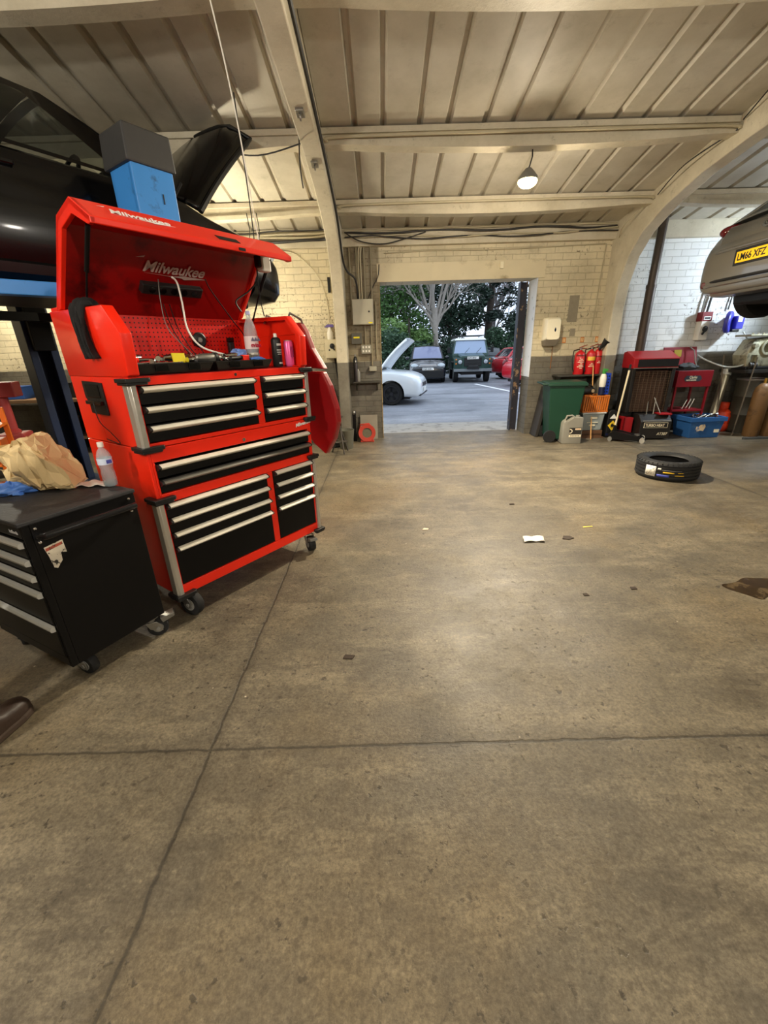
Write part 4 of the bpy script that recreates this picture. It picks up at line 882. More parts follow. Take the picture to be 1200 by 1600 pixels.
for y, s_ in ((1.06, 1), (4.30, -1)):  # far carriage and arms black: shade under the car put into colour
    MB().bb(.84, 1.05, y+s_*.03, y+s_*.36, 1.60, 2.08).build('carriage', BLUEL if s_ > 0 else BLACK, lf, 0, .008)
    for u1 in (-.62, 2.0):
        a = Vector((.945, y+s_*.36, 1.952)); b = Vector((u1, y+s_*.62, 1.952)); d = (b-a).normalized(); n_ = Vector((-d.y, d.x, 0))*.055
        z = Vector((0, 0, .045))
        mb = MB(); mb.hexa([a+n_-z, a-n_-z, b-n_-z, b+n_-z], [a+n_+z, a-n_+z, b-n_+z, b+n_+z]); am = mb.build('arm', BLUEL if s_ > 0 else BLACK, lf, 0, .006)
        MB().lathe([(.05, 0), (.05, .01), (.065, .01), (.065, .025)], (b.x, b.y, 1.995), n=18).build('pad', RUB, am)
        mb = MB(); q = a.lerp(b, .62); mb.box((q.x, q.y-s_*.0-n_.y*1.15, q.z), (.03, .03, .06)); mb.build('arm_stop', NAVY, am, 0)
mb = MB(); mb.bb(.985, .992, 1.036, 1.042, 2.50, 2.56); mb.build('slot', PAINTK, p1, 0)
# ---- grey car on the right lift
GREYCAR = mat('grey_metallic_paint', (112, 108, 100), .28, .45, .06, 60, coat=.7)
L2 = 4.0
st2 = [(-2.02, .74, .34, .74, .70), (-2.0, .82, .29, .80, .77), (-1.93, .87, .27, .90, .86), (-1.80, .88, .26, 1.05, 1.0), (-1.55, .885, .25, 1.09, 1.05), (-.7, .89, .22, 1.02, .99), (.3, .89, .22, .98, .95), (.95, .885, .22, .96, .92), (1.30, .88, .22, .92, .86), (1.65, .86, .22, .84, .76), (1.88, .80, .21, .72, .64), (1.97, .68, .24, .58, .50), (2.0, .58, .34, .48, .44)]
gc_, gside = car('car', 'grey metallic car raised high with its yellow rear plate in view', (6.22, 5.28, 1.77), 0, GREYCAR, st2,
  (1.0, .97, .25, 1.42, -1.35, 1.40, -1.82, 1.06, .80, .60), dict(r=.305, xf=1.25, xr=-1.22),
  dict(glass=GLS, seams=((.7, .86), (-.35, -.30)), handles=(-.2, -1.05), seats=((-.1, -.36), (-.1, .36)), dash=-.36, cols=[0, .1, .42, .46, .76, 1]))
# boot lid face, plate and lamps (rear faces -x)
mb = MB(); mb.prism([(-1.98, .79), (-1.965, .90), (-1.89, 1.02), (-1.80, 1.0), (-1.85, .79)], -.66, .66, 'y'); mb.build('tailgate', GREYCAR, gc_, 30, .02, 3)
MB().prism([(-2.03, .725), (-2.035, .75), (-1.99, .775), (-1.98, .72)], -.62, .62, 'y').build('tailgate_lip', GREYCAR, gc_, 30, .008)
MB().bb(-2.026, -2.0, -.30, .30, .545, .715).build('plate_recess', TRIMK, gc_, 0, .006)
pl = MB().bb(-2.036, -2.026, -.26, .26, .57, .685).build('number_plate', PLATEY, gc_, 0, .003)
text('plate_letters', 'LM66 XFZ', .098, (-2.0365, .238, .594), (0, -1, 0), (0, 0, 1), PAINTK, pl, .001, sx=.90, bold=.0025)
MB().tube([(-1.86, .80, .42), (-1.99, .70, .42), (-2.03, .5, .42), (-2.035, 0, .42), (-2.03, -.5, .42), (-1.99, -.70, .42), (-1.86, -.80, .42)], .016, 8).build('bumper_crease', TRIMK, gc_)
MB().prism([(-2.035, .36), (-2.045, .39), (-1.98, .405), (-1.95, .35)], -.70, .70, 'y').build('bumper_step', GREYCAR, gc_, 30, .01)
MB().prism([(-1.97, .25), (-2.01, .33), (-1.9, .34), (-1.8, .24)], -.62, .62, 'y').build('lower_valance', GREYCAR, gc_, 30, .01)
for s_ in (-1, 1):
    mb = MB(); mb.M = Matrix.Translation((-1.80, s_*.70, .985)) @ Euler((0, -.5, s_*.75)).to_matrix().to_4x4(); mb.sphere((0,0,0), .5, (.14, .30, .15), 18, 12); mb.build('tail_light', TAIL, gc_, 60)
    MB().box((-1.99, s_*.70, .40), (.06, .12, .07), (0, 0, s_*.4)).build('reflector', mat('dark_red_reflector', (70, 14, 16), .25), gc_, 0, .012)
mb = MB(); mb.ring(.055, [(-.010, -.006), (.010, -.006), (.010, .006), (-.010, .006)], (-1.965, 0, .935), (-1, 0, .5), 26); mb.ring(.026, [(-.006, -.005), (.006, -.005), (.006, .005), (-.006, .005)], (-1.968, 0, .935), (-1, 0, .5), 20); mb.build('round_badge', CHROME, gc_)
mb = MB(); mb.cyl((-2.02, -.45, .26), (-1.6, -.45, .26), .03, n=14); mb.cyl((-1.62, -.45, .26), (-1.3, -.3, .28), .09, n=14); mb.build('exhaust', STEEL, gc_)
mb = MB(); mb.cyl((-1.22, -.7, .30), (-1.22, .7, .30), .05, n=12); mb.bb(-1.3, -.9, -.5, .5, .22, .30); mb.build('rear_axle', TRIMK, gc_, 0)
lf2 = thing('vehicle_lift', 'dark blue two-post lift under the raised grey car', 'vehicle lift', (6.75, 5.28, 0), 0)
for s_ in (-1, 1):
    mb = MB(); y = s_*1.62; mb.bb(-.15, .15, y-.02, y+.02, 0, 2.75); mb.bb(-.15, -.12, y, y-s_*.24, 0, 2.75); mb.bb(.12, .15, y, y-s_*.24, 0, 2.75); mb.build('post', NAVY, lf2, 0, .006)
    MB().bb(-.1, .1, y-s_*.03, y-s_*.34, 1.5, 2.0).build('carriage', NAVY, lf2, 0, .008)
    for xe in (-1.15, .65):
        a = Vector((0, y-s_*.34, 1.945)); b = Vector((xe, s_*.66, 1.945)); d = (b-a).normalized(); n_ = Vector((-d.y, d.x, 0))*.05; z = Vector((0, 0, .04))
        mb = MB(); mb.hexa([a+n_-z, a-n_-z, b-n_-z, b+n_-z], [a+n_+z, a-n_+z, b-n_+z, b+n_+z]); mb.build('arm', NAVY, lf2, 0, .005)

# ================================================================== vehicles in the yard
def front_face(t, L, zh, zg, W, paint, plate, grm, lensw=.34):
    h = L/2
    for s_ in (-1, 1): ell(t, 'headlight', LENS, (h-.17, s_*W*.70, zh), (.30, lensw, .17), (0, .35, -s_*.55))
    MB().prism([(-.42, zg-.05), (.42, zg-.05), (.36, zg+.06), (-.36, zg+.06)], h-.06, h+.012, 'x').build('grille', grm, t, 0, .01)
    o = MB().bb(h+.005, h+.02, -.26, .26, zg-.20, zg-.09).build('number_plate', PLATEW, t, 0, .003)
    if plate: text('plate_letters', plate, .095, (h+.021, -.235, zg-.178), (0, 1, 0), (0, 0, 1), PAINTK, o, .001, sx=.88, bold=.002)
    MB().prism([(-.75, .26), (.75, .26), (.70, zg-.24), (-.70, zg-.24)], h-.10, h+.004, 'x').build('lower_intake', TRIMK, t, 0, .01)
WHITEC = mat('white_car_paint', (226, 232, 236), .25, 0, .03, 5, coat=.7)
LW = 4.4
wc, _ = car('car', 'white saloon at the doorway edge with its bonnet up', (1.30-LW/2*.97, 13.55, -.012), R(-13), WHITEC, hatch_st(LW, .90, .96, .95, 1.02),
  (.90, .94, .15, 1.38, -1.15, 1.36, -1.75, 1.0, .80, .60), dict(r=.325, xf=LW/2-.85, xr=-1.40),
  dict(glass=GLSD, seams=((.78, .95), (-.30, -.26)), handles=(-.15,), rim=mat('dark_alloy', (58, 58, 62), .35, .6)))
def bon2(u, v):
    a = R(48); l = 1.15*u; zc = .05*(1-(2*v-1)**2)+.03*math.sin(PI*u)-.05*u*u-.05*max(0, (abs(2*v-1)-.72)/.28)**1.6
    return (.95+l*math.cos(a)-zc*math.sin(a), (2*v-1)*(.74-.05*u), .97+l*math.sin(a)+zc*math.cos(a))
o = MB().grid(bon2, 14, 14).build('bonnet', WHITEC, wc, 60, solid=.03)
front_face(wc, LW, .62, .55, .88, WHITEC, '', TRIMK, .3)
mb = MB(); mb.bb(1.05, 1.80, -.55, .55, .70, .84); mb.build('engine_cover', TRIMK, wc, 0, .03)
LB = mat('light_blue_car_paint', (176, 206, 226), .3, .1, .04, 5, coat=.6)
car('car', 'pale blue car mostly hidden behind the open white bonnet', (-1.55, 17.2, -.012), R(8), LB, hatch_st(4.2, .88, .95, .98, 1.0), (.95, .99, .30, 1.42, -1.2, 1.40, -1.75, 1.0, .78, .60), dict(r=.31, xf=1.28, xr=-1.25), dict(glass=GLSD, seams=((.74, .9), (-.3, -.26))))
DARKC = mat('near_black_blue_paint', (22, 26, 34), .18, 0, .1, 5, coat=.8)
LF = 4.6
stf = hatch_st(LF, .90, 1.05, 1.0, 1.1); stf[7] = (1.40, .89, .22, 1.06, .98); stf[8] = (1.85, .87, .22, .96, .86); stf[9] = (2.12, .82, .21, .84, .70)
fc, _ = car('people_carrier', 'near black people carrier facing the doorway, left of the green four by four', (2.36, 22.6, -.012), R(-94), DARKC, stf,
  (1.35, 1.06, .45, 1.62, -1.8, 1.62, -2.15, 1.05, .84, .66), dict(r=.33, xf=1.42, xr=-1.40), dict(glass=glass_mat('violet_sky_tinted_glass', (112, 118, 150), .1), seams=((.95, 1.1), (-.3, -.26))))  # pale violet sky reflection put into the glass colour
front_face(fc, LF, .80, .80, .88, DARKC, 'YA60 ODR', mat('chrome_mesh', (190, 192, 196), .3, .8, .35, 60), .38)
for s_ in (-1, 1): ell(fc, 'fog_light', LENS, (LF/2-.10, s_*.62, .46), (.14, .26, .13), (0, 0, -s_*.45))
mb = MB(); mb.tube([(.2, .60, 1.70), (-1.7, .60, 1.70)], .02, 6); mb.tube([(.2, -.60, 1.70), (-1.7, -.60, 1.70)], .02, 6); mb.build('roof_rail', STEEL, fc)
REDC = mat('red_car_paint', (196, 24, 40), .25, 0, .05, 5, coat=.7)
def red_car(label, loc, rz, ):
    t, _ = car('car', label, loc, rz, REDC, hatch_st(3.8, .84, .95, .95, 1.0), (.95, .98, .35, 1.46, -1.3, 1.44, -1.70, 1.02, .76, .58), dict(r=.30, xf=1.15, xr=-1.18), dict(glass=GLSD, seams=((.7, .85), (-.3, -.26)), handles=(-.15,), group=None, sillm=TRIMK))
    front_face(t, 3.8, .72, .62, .82, REDC, '', TRIMK, .3)
    for s_ in (-1, 1): ell(t, 'tail_light', TAIL, (-1.80, s_*.70, .86), (.16, .16, .3))
    return t
red_car('red hatchback further back beside the green four by four', (7.75, 22.6, -.012), R(14))
red_car('nearer red hatchback with black side trim beside the rusty jamb', (7.12, 18.1, -.012), R(10))
SILV = mat('silver_car_paint', (150, 160, 168), .3, .4, .04, 40, coat=.6)
car('car', 'silver car in the back row behind the red hatchback', (7.3, 29.5, -.012), R(-100), SILV, hatch_st(4.2, .88, .95, .96, 1.0), (1.0, .99, .30, 1.44, -1.2, 1.42, -1.75, 1.0, .78, .60), dict(r=.31, xf=1.28, xr=-1.25), dict(glass=GLSD))
# ---- boxy green off-roader
GRN = mat('dark_green_paint', (30, 62, 54), .35, 0, .1, 5, coat=.3); OFFW = mat('off_white_roof', (216, 220, 214), .4, 0, .05, 5)
lr = thing('off_road_vehicle', 'dark green boxy off-road vehicle with white roof facing the doorway', 'off-road vehicle', (4.42, 22.15, -.012), R(-95))
# local: x forward, front bumper at x=2.15
body = MB().bb(-2.2, .85, -.86, .86, .52, 1.22).build('body', GRN, lr, 0, .02)
cut(body, [MB().cyl((-1.25, s_*.55, .40), (-1.25, s_*1.2, .40), .47, n=28) for s_ in (-1, 1)])
mb = MB(); mb.hexa([(.80, -.62, .60), (2.0, -.58, .60), (2.0, .58, .60), (.80, .62, .60)], [(.80, -.62, 1.24), (1.98, -.55, 1.14), (1.98, .55, 1.14), (.80, .62, 1.24)]); mb.build('engine_bay', GRN, lr, 0, .02)
MB().hexa([(.80, -.60, 1.235), (1.97, -.53, 1.14), (1.97, .53, 1.14), (.80, .60, 1.235)], [(.82, -.57, 1.275), (1.95, -.49, 1.18), (1.95, .49, 1.18), (.82, .57, 1.275)]).build('bonnet', GRN, lr, 0, .012)
for s_ in (-1, 1):
    o = MB().bb(.85, 2.0, s_*.52, s_*.86, .60, 1.10).build('wing', GRN, lr, 0, .02)
    cut(o, [MB().cyl((1.40, s_*.40, .40), (1.40, s_*1.2, .40), .47, n=28)])
    MB().bb(.95, 1.9, s_*.84, s_*.93, .88, .94).build('wheel_arch', TRIMK, lr, 0, .02)
    for x in (1.40, -1.25): car_wheel(lr, x, s_*.76, .38, .22, mat('grey_steel_wheel', (150, 152, 150), .5, .3), s_)
    hl = MB().lathe([(.115, 0), (.115, .03), (.10, .03)], (2.0, s_*.58, .92), (1, 0, 0), 22).build('headlight_bezel', TRIMK, lr)
    MB().sphere((2.02, s_*.58, .92), .095, (.45, 1, 1), 18, 10).build('headlight', LENS, hl)
    for z in (1.02, .84): MB().sphere((2.005, s_*.76, z), .035, (.5, 1, 1), 12, 8).build('indicator', mat('amber_lens', (220, 120, 40), .2), lr)
    ar = MB().tube([(.75, s_*.88, 1.30), (.78, s_*1.02, 1.36)], .012, 6).build('mirror_arm', TRIMK, lr); MB().bb(.76, .80, s_*.96, s_*1.10, 1.30, 1.56).build('door_mirror', TRIMK, ar, 0, .015)
MB().bb(1.985, 2.01, -.40, .40, .72, 1.10).build('grille', TRIMK, lr, 0, .01)
mb = MB()
for k in range(6): mb.bb(2.008, 2.016, -.36, .36, .745+k*.045, .757+k*.045)
mb.build('grille_slats', mat('dark_grey_slat', (60, 62, 62), .5), lr, 0)
o = MB().bb(2.02, 2.035, -.26, .26, 1.03, 1.145).build('number_plate', PLATEW, lr, 0, .003); text('plate_letters', 'K473 PBW', .095, (2.036, -.235, 1.05), (0, 1, 0), (0, 0, 1), PAINTK, o, .001, sx=.88, bold=.002)
MB().bb(2.02, 2.16, -.86, .86, .50, .62).build('bumper', mat('galvanised_grey', (130, 136, 138), .5, .4), lr, 0, .01)
mb = MB(); mb.bb(2.10, 2.28, -.28, .28, .62, .70); mb.cyl((2.19, -.22, .72), (2.19, .22, .72), .055, n=14); mb.build('winch', TRIMK, lr, 0, .01)
# cab: pillars, roof, glass
mb = MB()
for s_ in (-1, 1):
    for x0, x1, xt0, xt1 in ((.74, .82, .52, .60), (-.15, -.05, -.15, -.05), (-.95, -.87, -.95, -.87), (-2.2, -2.1, -2.16, -2.06)):
        mb.hexa([(x0, s_*.86, 1.22), (x1, s_*.86, 1.22), (x1, s_*.79, 1.22), (x0, s_*.79, 1.22)], [(xt0, s_*.74, 1.86), (xt1, s_*.74, 1.86), (xt1, s_*.67, 1.86), (xt0, s_*.67, 1.86)])
    mb.hexa([(-2.2, s_*.755, 1.80), (.60, s_*.755, 1.80), (.60, s_*.69, 1.80), (-2.2, s_*.69, 1.80)], [(-2.2, s_*.74, 1.90), (.55, s_*.74, 1.90), (.55, s_*.67, 1.90), (-2.2, s_*.67, 1.90)])
mb.hexa([(.76, -.84, 1.22), (.82, -.84, 1.22), (.82, .84, 1.22), (.76, .84, 1.22)], [(.74, -.82, 1.28), (.80, -.82, 1.28), (.80, .82, 1.28), (.74, .82, 1.28)])
mb.build('cab_frame', GRN, lr, 0, .008)
MB().hexa([(-2.22, -.76, 1.88), (.66, -.76, 1.86), (.66, .76, 1.86), (-2.22, .76, 1.88)], [(-2.15, -.66, 2.0), (.52, -.68, 1.96), (.52, .68, 1.96), (-2.15, .66, 2.0)]).build('roof', OFFW, lr, 0, .03)
MB().hexa([(.775, -.78, 1.28), (.79, -.78, 1.28), (.79, .78, 1.28), (.775, .78, 1.28)], [(.575, -.69, 1.84), (.59, -.69, 1.84), (.59, .69, 1.84), (.575, .69, 1.84)]).build('windscreen', glass_mat('sky_tinted_glass', (150, 170, 200), .12), lr, 0)  # windscreen's sky reflection put into its pale base colour
for s_ in (-1, 1):
    for x0, x1 in ((-.05, .62), (-.87, -.15), (-2.1, -.95)):
        MB().hexa([(x0, s_*.83, 1.24), (x1, s_*.83, 1.24), (x1, s_*.82, 1.24), (x0, s_*.82, 1.24)], [(x0, s_*.72, 1.82), (x1-.05, s_*.72, 1.82), (x1-.05, s_*.71, 1.82), (x0, s_*.71, 1.82)]).build('side_window', GLSD, lr, 0)
mb = MB()
for s_ in (-1, 1):
    mb.tube([(-2.1, s_*.72, 2.08), (.3, s_*.72, 2.08)], .018, 6)
for k in range(6): mb.tube([(-2.0+k*.45, -.72, 2.08), (-2.0+k*.45, .72, 2.08)], .014, 6); mb.tube([(-2.0+k*.45, -.72, 2.08), (-2.0+k*.45, -.70, 1.94)], .012, 6); mb.tube([(-2.0+k*.45, .72, 2.08), (-2.0+k*.45, .70, 1.94)], .012, 6)
mb.build('roof_rack', TRIMK, lr)
mb = MB()
for y in (-.25, .3): mb.tube([(.80, y, 1.30), (.70, y+.22, 1.52)], .008, 5)
mb.build('wipers', TRIMK, lr)
MB().bb(-2.0, 1.9, -.5, .5, .35, .55).build('chassis', TRIMK, lr, 0)
for y in (-.36, .36): mb = MB(); mb.bb(-.5, 0, y-.24, y+.24, 1.0, 1.15); mb.bb(-.55, -.42, y-.24, y+.24, 1.1, 1.62); mb.build('seat', SEATM, lr, 0, .04)
# ================================================================== trees and planting beyond the yard
BARK = mat('pale_bark', (150, 142, 132), .85, 0, .25, 6, bump=.5); BARKD = mat('dark_bark', (62, 52, 44), .9, 0, .3, 6, bump=.5)
def leaf_m(n, c): return mat(n, c, .55, 0, .35, 1.2)
L1 = leaf_m('laurel_leaf', (70, 104, 48)); L2m = leaf_m('bright_leaf', (104, 134, 72)); L3 = leaf_m('dark_conifer', (34, 56, 38)); L4 = leaf_m('bluish_hedge', (66, 92, 66)); L5 = leaf_m('black_green', (24, 42, 30))
def grow(rng, mb, p, d, L, r, lev, tips, spread=.5, kids=3, minr=.012, droop=0):
    n = 5; pts = [p.copy()]; q = p.copy(); dd = d.copy()
    for i in range(n):
        dd = (dd+Vector((rng.uniform(-1,1), rng.uniform(-1,1), rng.uniform(-.6,.9)-droop))*.13).normalized(); q = q+dd*L/n; pts.append(q.copy())
    mb.tube(pts, [r*(1-.45*i/n) for i in range(n+1)], 6 if r > .05 else 4)
    if lev == 0: tips.append((q, dd)); return
    for k in range(kids):
        f = rng.uniform(.4, 1.0); i = min(n, int(f*n)); a = rng.uniform(0, 2*PI); o = dd.orthogonal().normalized(); o.rotate(Matrix.Rotation(a, 3, dd))
        nd = (dd+o*rng.uniform(.5, 1.0)*spread*2).normalized()
        grow(rng, mb, pts[i], nd, L*rng.uniform(.55, .78), max(minr, r*.55), lev-1, tips, spread, kids, minr, droop)
    grow(rng, mb, pts[-1], dd, L*.72, max(minr, r*.55), lev-1, tips, spread, kids, minr, droop)
def leaves(rng, mb, blobs, n, size, flat=.5):
    tot = sum(b[1]**2 for b in blobs)
    for c, r in blobs:
        for _ in range(int(n*r*r/tot)):
            v = Vector((rng.gauss(0,1), rng.gauss(0,1), rng.gauss(0,1))).normalized()*r*(rng.random()**.35); v.z *= .8
            p = Vector(c)+v; s_ = size*rng.uniform(.6, 1.4); a = Vector((rng.gauss(0,1), rng.gauss(0,1), rng.gauss(0,1)*flat)).normalized(); b = a.orthogonal().normalized(); b.rotate(Matrix.Rotation(rng.uniform(0, 6.28), 3, a))
            mb._add([p-a*s_, p+b*s_*.45, p+a*s_, p-b*s_*.45+a.cross(b)*s_*.2], [(0,1,2,3)])
# bare tree
rng = random.Random(11)
t = thing('bare_tree', 'tall leafless pale tree rising behind the green off-road vehicle', 'tree', (3.7, 30, 0))
mb = MB(); tips = []
mb.tube([(0, 0, -.1), (.05, 0, 1.3), (0, .03, 2.6), (-.05, 0, 4.0)], [.28, .22, .20, .21], 12)
for k, (dx, dy, L, r) in enumerate(((-.30, .1, 4.2, .12), (.22, -.1, 4.4, .12), (-.05, .3, 4.8, .13), (.50, .25, 3.6, .09), (-.55, -.1, 3.6, .08), (-1.0, .3, 3.0, .06), (1.0, -.2, 3.2, .065), (-.15, -.3, 4.4, .10), (.35, .3, 4.0, .09), (-1.3, -.2, 3.0, .05), (1.3, .2, 3.0, .05))):
    grow(rng, mb, Vector((dx*.10, dy*.1, 2.5+.13*k)), Vector((dx, dy, .9)).normalized(), L*.8, r, 4, tips, .30, 3, .013)
mb.build('trunk_and_branches', BARK, t, 50)
# leafy trees: crown blobs
def leafy(name, label, loc, h, blobs, m, n, size, tr=.14, seed=1, group=None, bark=None, conif=False):
    rng = random.Random(seed); t = thing(name, label, 'tree' if 'tree' in name or 'conifer' in name else ('hedge' if 'hedge' in name else 'shrub'), loc, 0, group)
    mb = MB(); mb.tube([(0, 0, -.1), (.03, .02, h*.4), (0, 0, h*.85)], [tr, tr*.8, tr*.3], 8); tips = []
    for c, r in blobs: mb.tube([(0, 0, max(.2, c[2]*.45)), (c[0]*.6, c[1]*.6, c[2]*.85), c], [tr*.35, tr*.25, tr*.08], 5)
    mb.build('trunk', bark or BARKD, t, 50)
    mb = MB(); leaves(rng, mb, [(Vector(c), r) for c, r in blobs], n, size); mb.build('foliage', m, t, 0)
    return t
def blob(rng, n, rx, ry, z0, z1, r0, r1): return [((rng.uniform(-rx, rx), rng.uniform(-ry, ry), rng.uniform(z0, z1)), rng.uniform(r0, r1)) for _ in range(n)]
rg = random.Random(5)
leafy('evergreen_tree', 'broad bright green evergreen tree left of the bare tree', (.9, 31.5, 0), 6, blob(rg, 16, 2.0, 1.4, 2.0, 5.6, .9, 1.4), L1, 7500, .13, seed=2)
leafy('evergreen_tree', 'lower yellow-green tree just behind the people carrier', (1.9, 29.2, 0), 4, blob(rg, 9, 1.3, .9, 1.8, 3.3, .6, 1.0), L2m, 4000, .11, seed=3)
leafy('evergreen_tree', 'dark green evergreen tree between the bare trunk and the cedar', (5.3, 34, 0), 7, blob(rg, 14, 1.7, 1.2, 1.6, 6.2, .9, 1.5), L3, 5600, .14, seed=4)
leafy('evergreen_tree', 'mid green tree at the far left edge of the doorway view', (-2.8, 34, 0), 6, blob(rg, 12, 2.2, 1.3, 1.4, 4.8, 1.0, 1.5), L1, 5000, .14, seed=6)
# cedar: tiers of flat dark branches
def cedar(name, label, loc, h, seed, m, spread, n_l, lean=0, low=.25):
    rng = random.Random(seed); t = thing(name, label, 'tree', loc); mb = MB(); mb.tube([(0, 0, -.1), (.1+lean*.4, 0, h*.5), (lean, 0, h)], [.34, .25, .06], 9)
    fb = MB()
    for i in range(26):
        f = low+(1-low)*i/26; a = i*2.4+rng.uniform(-.3, .3); L = spread*(1.15-f)*rng.uniform(.7, 1.15); z = h*f
        d = Vector((math.cos(a), math.sin(a), .22)); p0 = Vector((lean*f, 0, z)); p1 = p0+d*L*.6; p2 = p0+Vector((math.cos(a), math.sin(a), .05))*L
        mb.tube([p0, p1, p2], [.06, .04, .012], 5)
        for k in range(3, 11):
            q = p0.lerp(p1, k/6) if k < 6 else p1.lerp(p2, (k-6)/4)
            leaves(rng, fb, [(q, .28+.22*L*.25)], n_l, .13, .15)
    mb.build('trunk', BARKD, t, 50); fb.build('foliage', m, t, 0)
cedar('cedar_tree', 'tall dark cedar with tiered branches right of the bare tree', (8.6, 36, 0), 11, 21, L5, 4.2, 40, .2, .25)
cedar('cedar_tree', 'dark conifer closest to the rusty door jamb', (13.9, 38, 0), 9, 22, L3, 3.4, 40, 0, .1)
leafy('evergreen_tree', 'dense dark conifer mass low behind the red hatchbacks', (13.2, 42, 0), 7, blob(rg, 12, 2.6, 1.2, 1.0, 5.4, 1.0, 1.6), L3, 5200, .15, seed=9)
leafy('hedge_shrub', 'bluish grey hedge bush low behind the white car', (-.9, 27.5, 0), 2.4, blob(rg, 12, 1.8, .7, .5, 2.3, .5, .8), L4, 4600, .10, seed=10, tr=.06)
leafy('hedge_shrub', 'bluish grey hedge bush rising behind the people carrier', (1.6, 27.6, 0), 2.4, blob(rg, 9, 1.4, .6, .5, 2.2, .5, .8), L4, 3600, .10, seed=12, tr=.06)
leafy('hedge_shrub', 'dark green hedge between the people carrier and the off-road vehicle', (3.6, 28.6, 0), 2.4, blob(rg, 8, 1.2, .6, .5, 2.2, .5, .8), L3, 3000, .10, seed=13, tr=.06)
leafy('hedge_shrub', 'grey green laurel bush behind the silver car', (8.2, 33.5, 0), 2.8, blob(rg, 10, 2.0, .8, .6, 2.5, .6, .9), L4, 4000, .11, seed=14, tr=.06)
leafy('hedge_shrub', 'dark bush at the far right end of the yard planting', (11.6, 33.5, 0), 3, blob(rg, 9, 1.8, .8, .6, 2.7, .6, 1.0), L3, 3600, .11, seed=15, tr=.06)
# thin winter twigs at the upper left
rng = random.Random(31)
for k, (x, y, lab) in enumerate(((-1.6, 40, 'leafless grey tree far back over the evergreen on the doorway left'), (1.6, 43, 'thin leafless tree far behind the bright evergreen'), (11.2, 44, 'leafless tree far back before the pale sky gap'))):
    t = thing('bare_tree', lab, 'tree', (x, y, 0)); mb = MB(); tips = []
    mb.tube([(0, 0, -.1), (0, 0, 2.5)], [.22, .2], 8)
    for j in range(5): grow(rng, mb, Vector((0, 0, 2.2)), Vector((rng.uniform(-.7, .7), rng.uniform(-.5, .5), 1)).normalized(), 3.6, .12, 3, tips, .42, 4, .012)
    mb.build('trunk_and_branches', mat('grey_bark', (130, 124, 122), .85, 0, .2, 6), t, 50)
# timber fence behind the hedge
t = thing('timber_fence', 'weathered boarded fence behind the yard hedges', 'fence', (0, 46, 0)); mb = MB()
for k in range(90): mb.bb(-14+k*.5, -14+k*.5+.48, 0, .03, 0, 1.9)
mb.build('boards', mat('weathered_timber', (112, 96, 78), .85, 0, .25, 3), t, 0)
mb = MB(); mb.bb(-14, 31, .03, .09, .3, .4); mb.bb(-14, 31, .03, .09, 1.5, 1.6); mb.build('rail', MATS['weathered_timber'], t, 0)
# ================================================================== along the door wall, right of the doorway
GBIN = mat('dark_green_plastic', (18, 58, 42), .42, 0, .12, 5)
t = thing('wheelie_bin', 'dark green wheelie bin standing against the wall by the doorway', 'wheelie bin', (2.985, 7.03, 0), R(-8))
mb = MB(); mb.loft([[(-.20, -.22, .05), (.22, -.22, .03), (.22, .22, .03), (-.20, .22, .05)], [(-.21, -.225, .22), (.225, -.225, .22), (.225, .225, .22), (-.21, .225, .22)], [(-.27, -.27, .90), (.27, -.27, .90), (.27, .27, .90), (-.27, .27, .90)]])
mb.build('body', GBIN, t, 0, .02, 3)
MB().bb(-.30, .30, -.295, .295, .895, .93).build('rim', mat('darker_green_plastic', (16, 50, 36), .45), t, 0, .01)
o = MB().hexa([(-.30, -.29, .93), (.31, -.29, .93), (.31, .29, .93), (-.30, .29, .93)], [(-.28, -.25, .955), (.27, -.25, .965), (.27, .25, .965), (-.28, .25, .955)]).build('lid', mat('darker_green_plastic', (16, 50, 36), .45), t, 0, .012)
MB().tube([(-.28, -.22, .92), (-.36, -.22, .93), (-.36, .22, .93), (-.28, .22, .92)], .016, 8).build('handle', MATS['darker_green_plastic'], t)
for y in (-.25, .25):
    w_ = MB().lathe([(.06, -.025), (.095, -.025), (.10, -.015), (.10, .015), (.095, .025), (.06, .025)], (-.19, y, .10), (0, 1, 0), 26).build('wheel', RUB, t, 35); MB().cyl((-.19, y-.022, .10), (-.19, y+.022, .10), .06, n=18).build('wheel_hub', GREYP, w_)
MB().cyl((-.19, -.25, .10), (-.19, .25, .10), .012, n=8).build('axle', STEEL, t)
o = MB().box((0, 0, .42), (.05, .30, .84)).build('board', mat('dark_board', (44, 40, 36), .7, 0, .2, 6), None, 0, .004); o.location = (2.72, 7.42, 0.005); o.rotation_euler = (0, R(9), 0); tag(o, 'dark board leaning on the wall between the bin and the doorway', 'board')
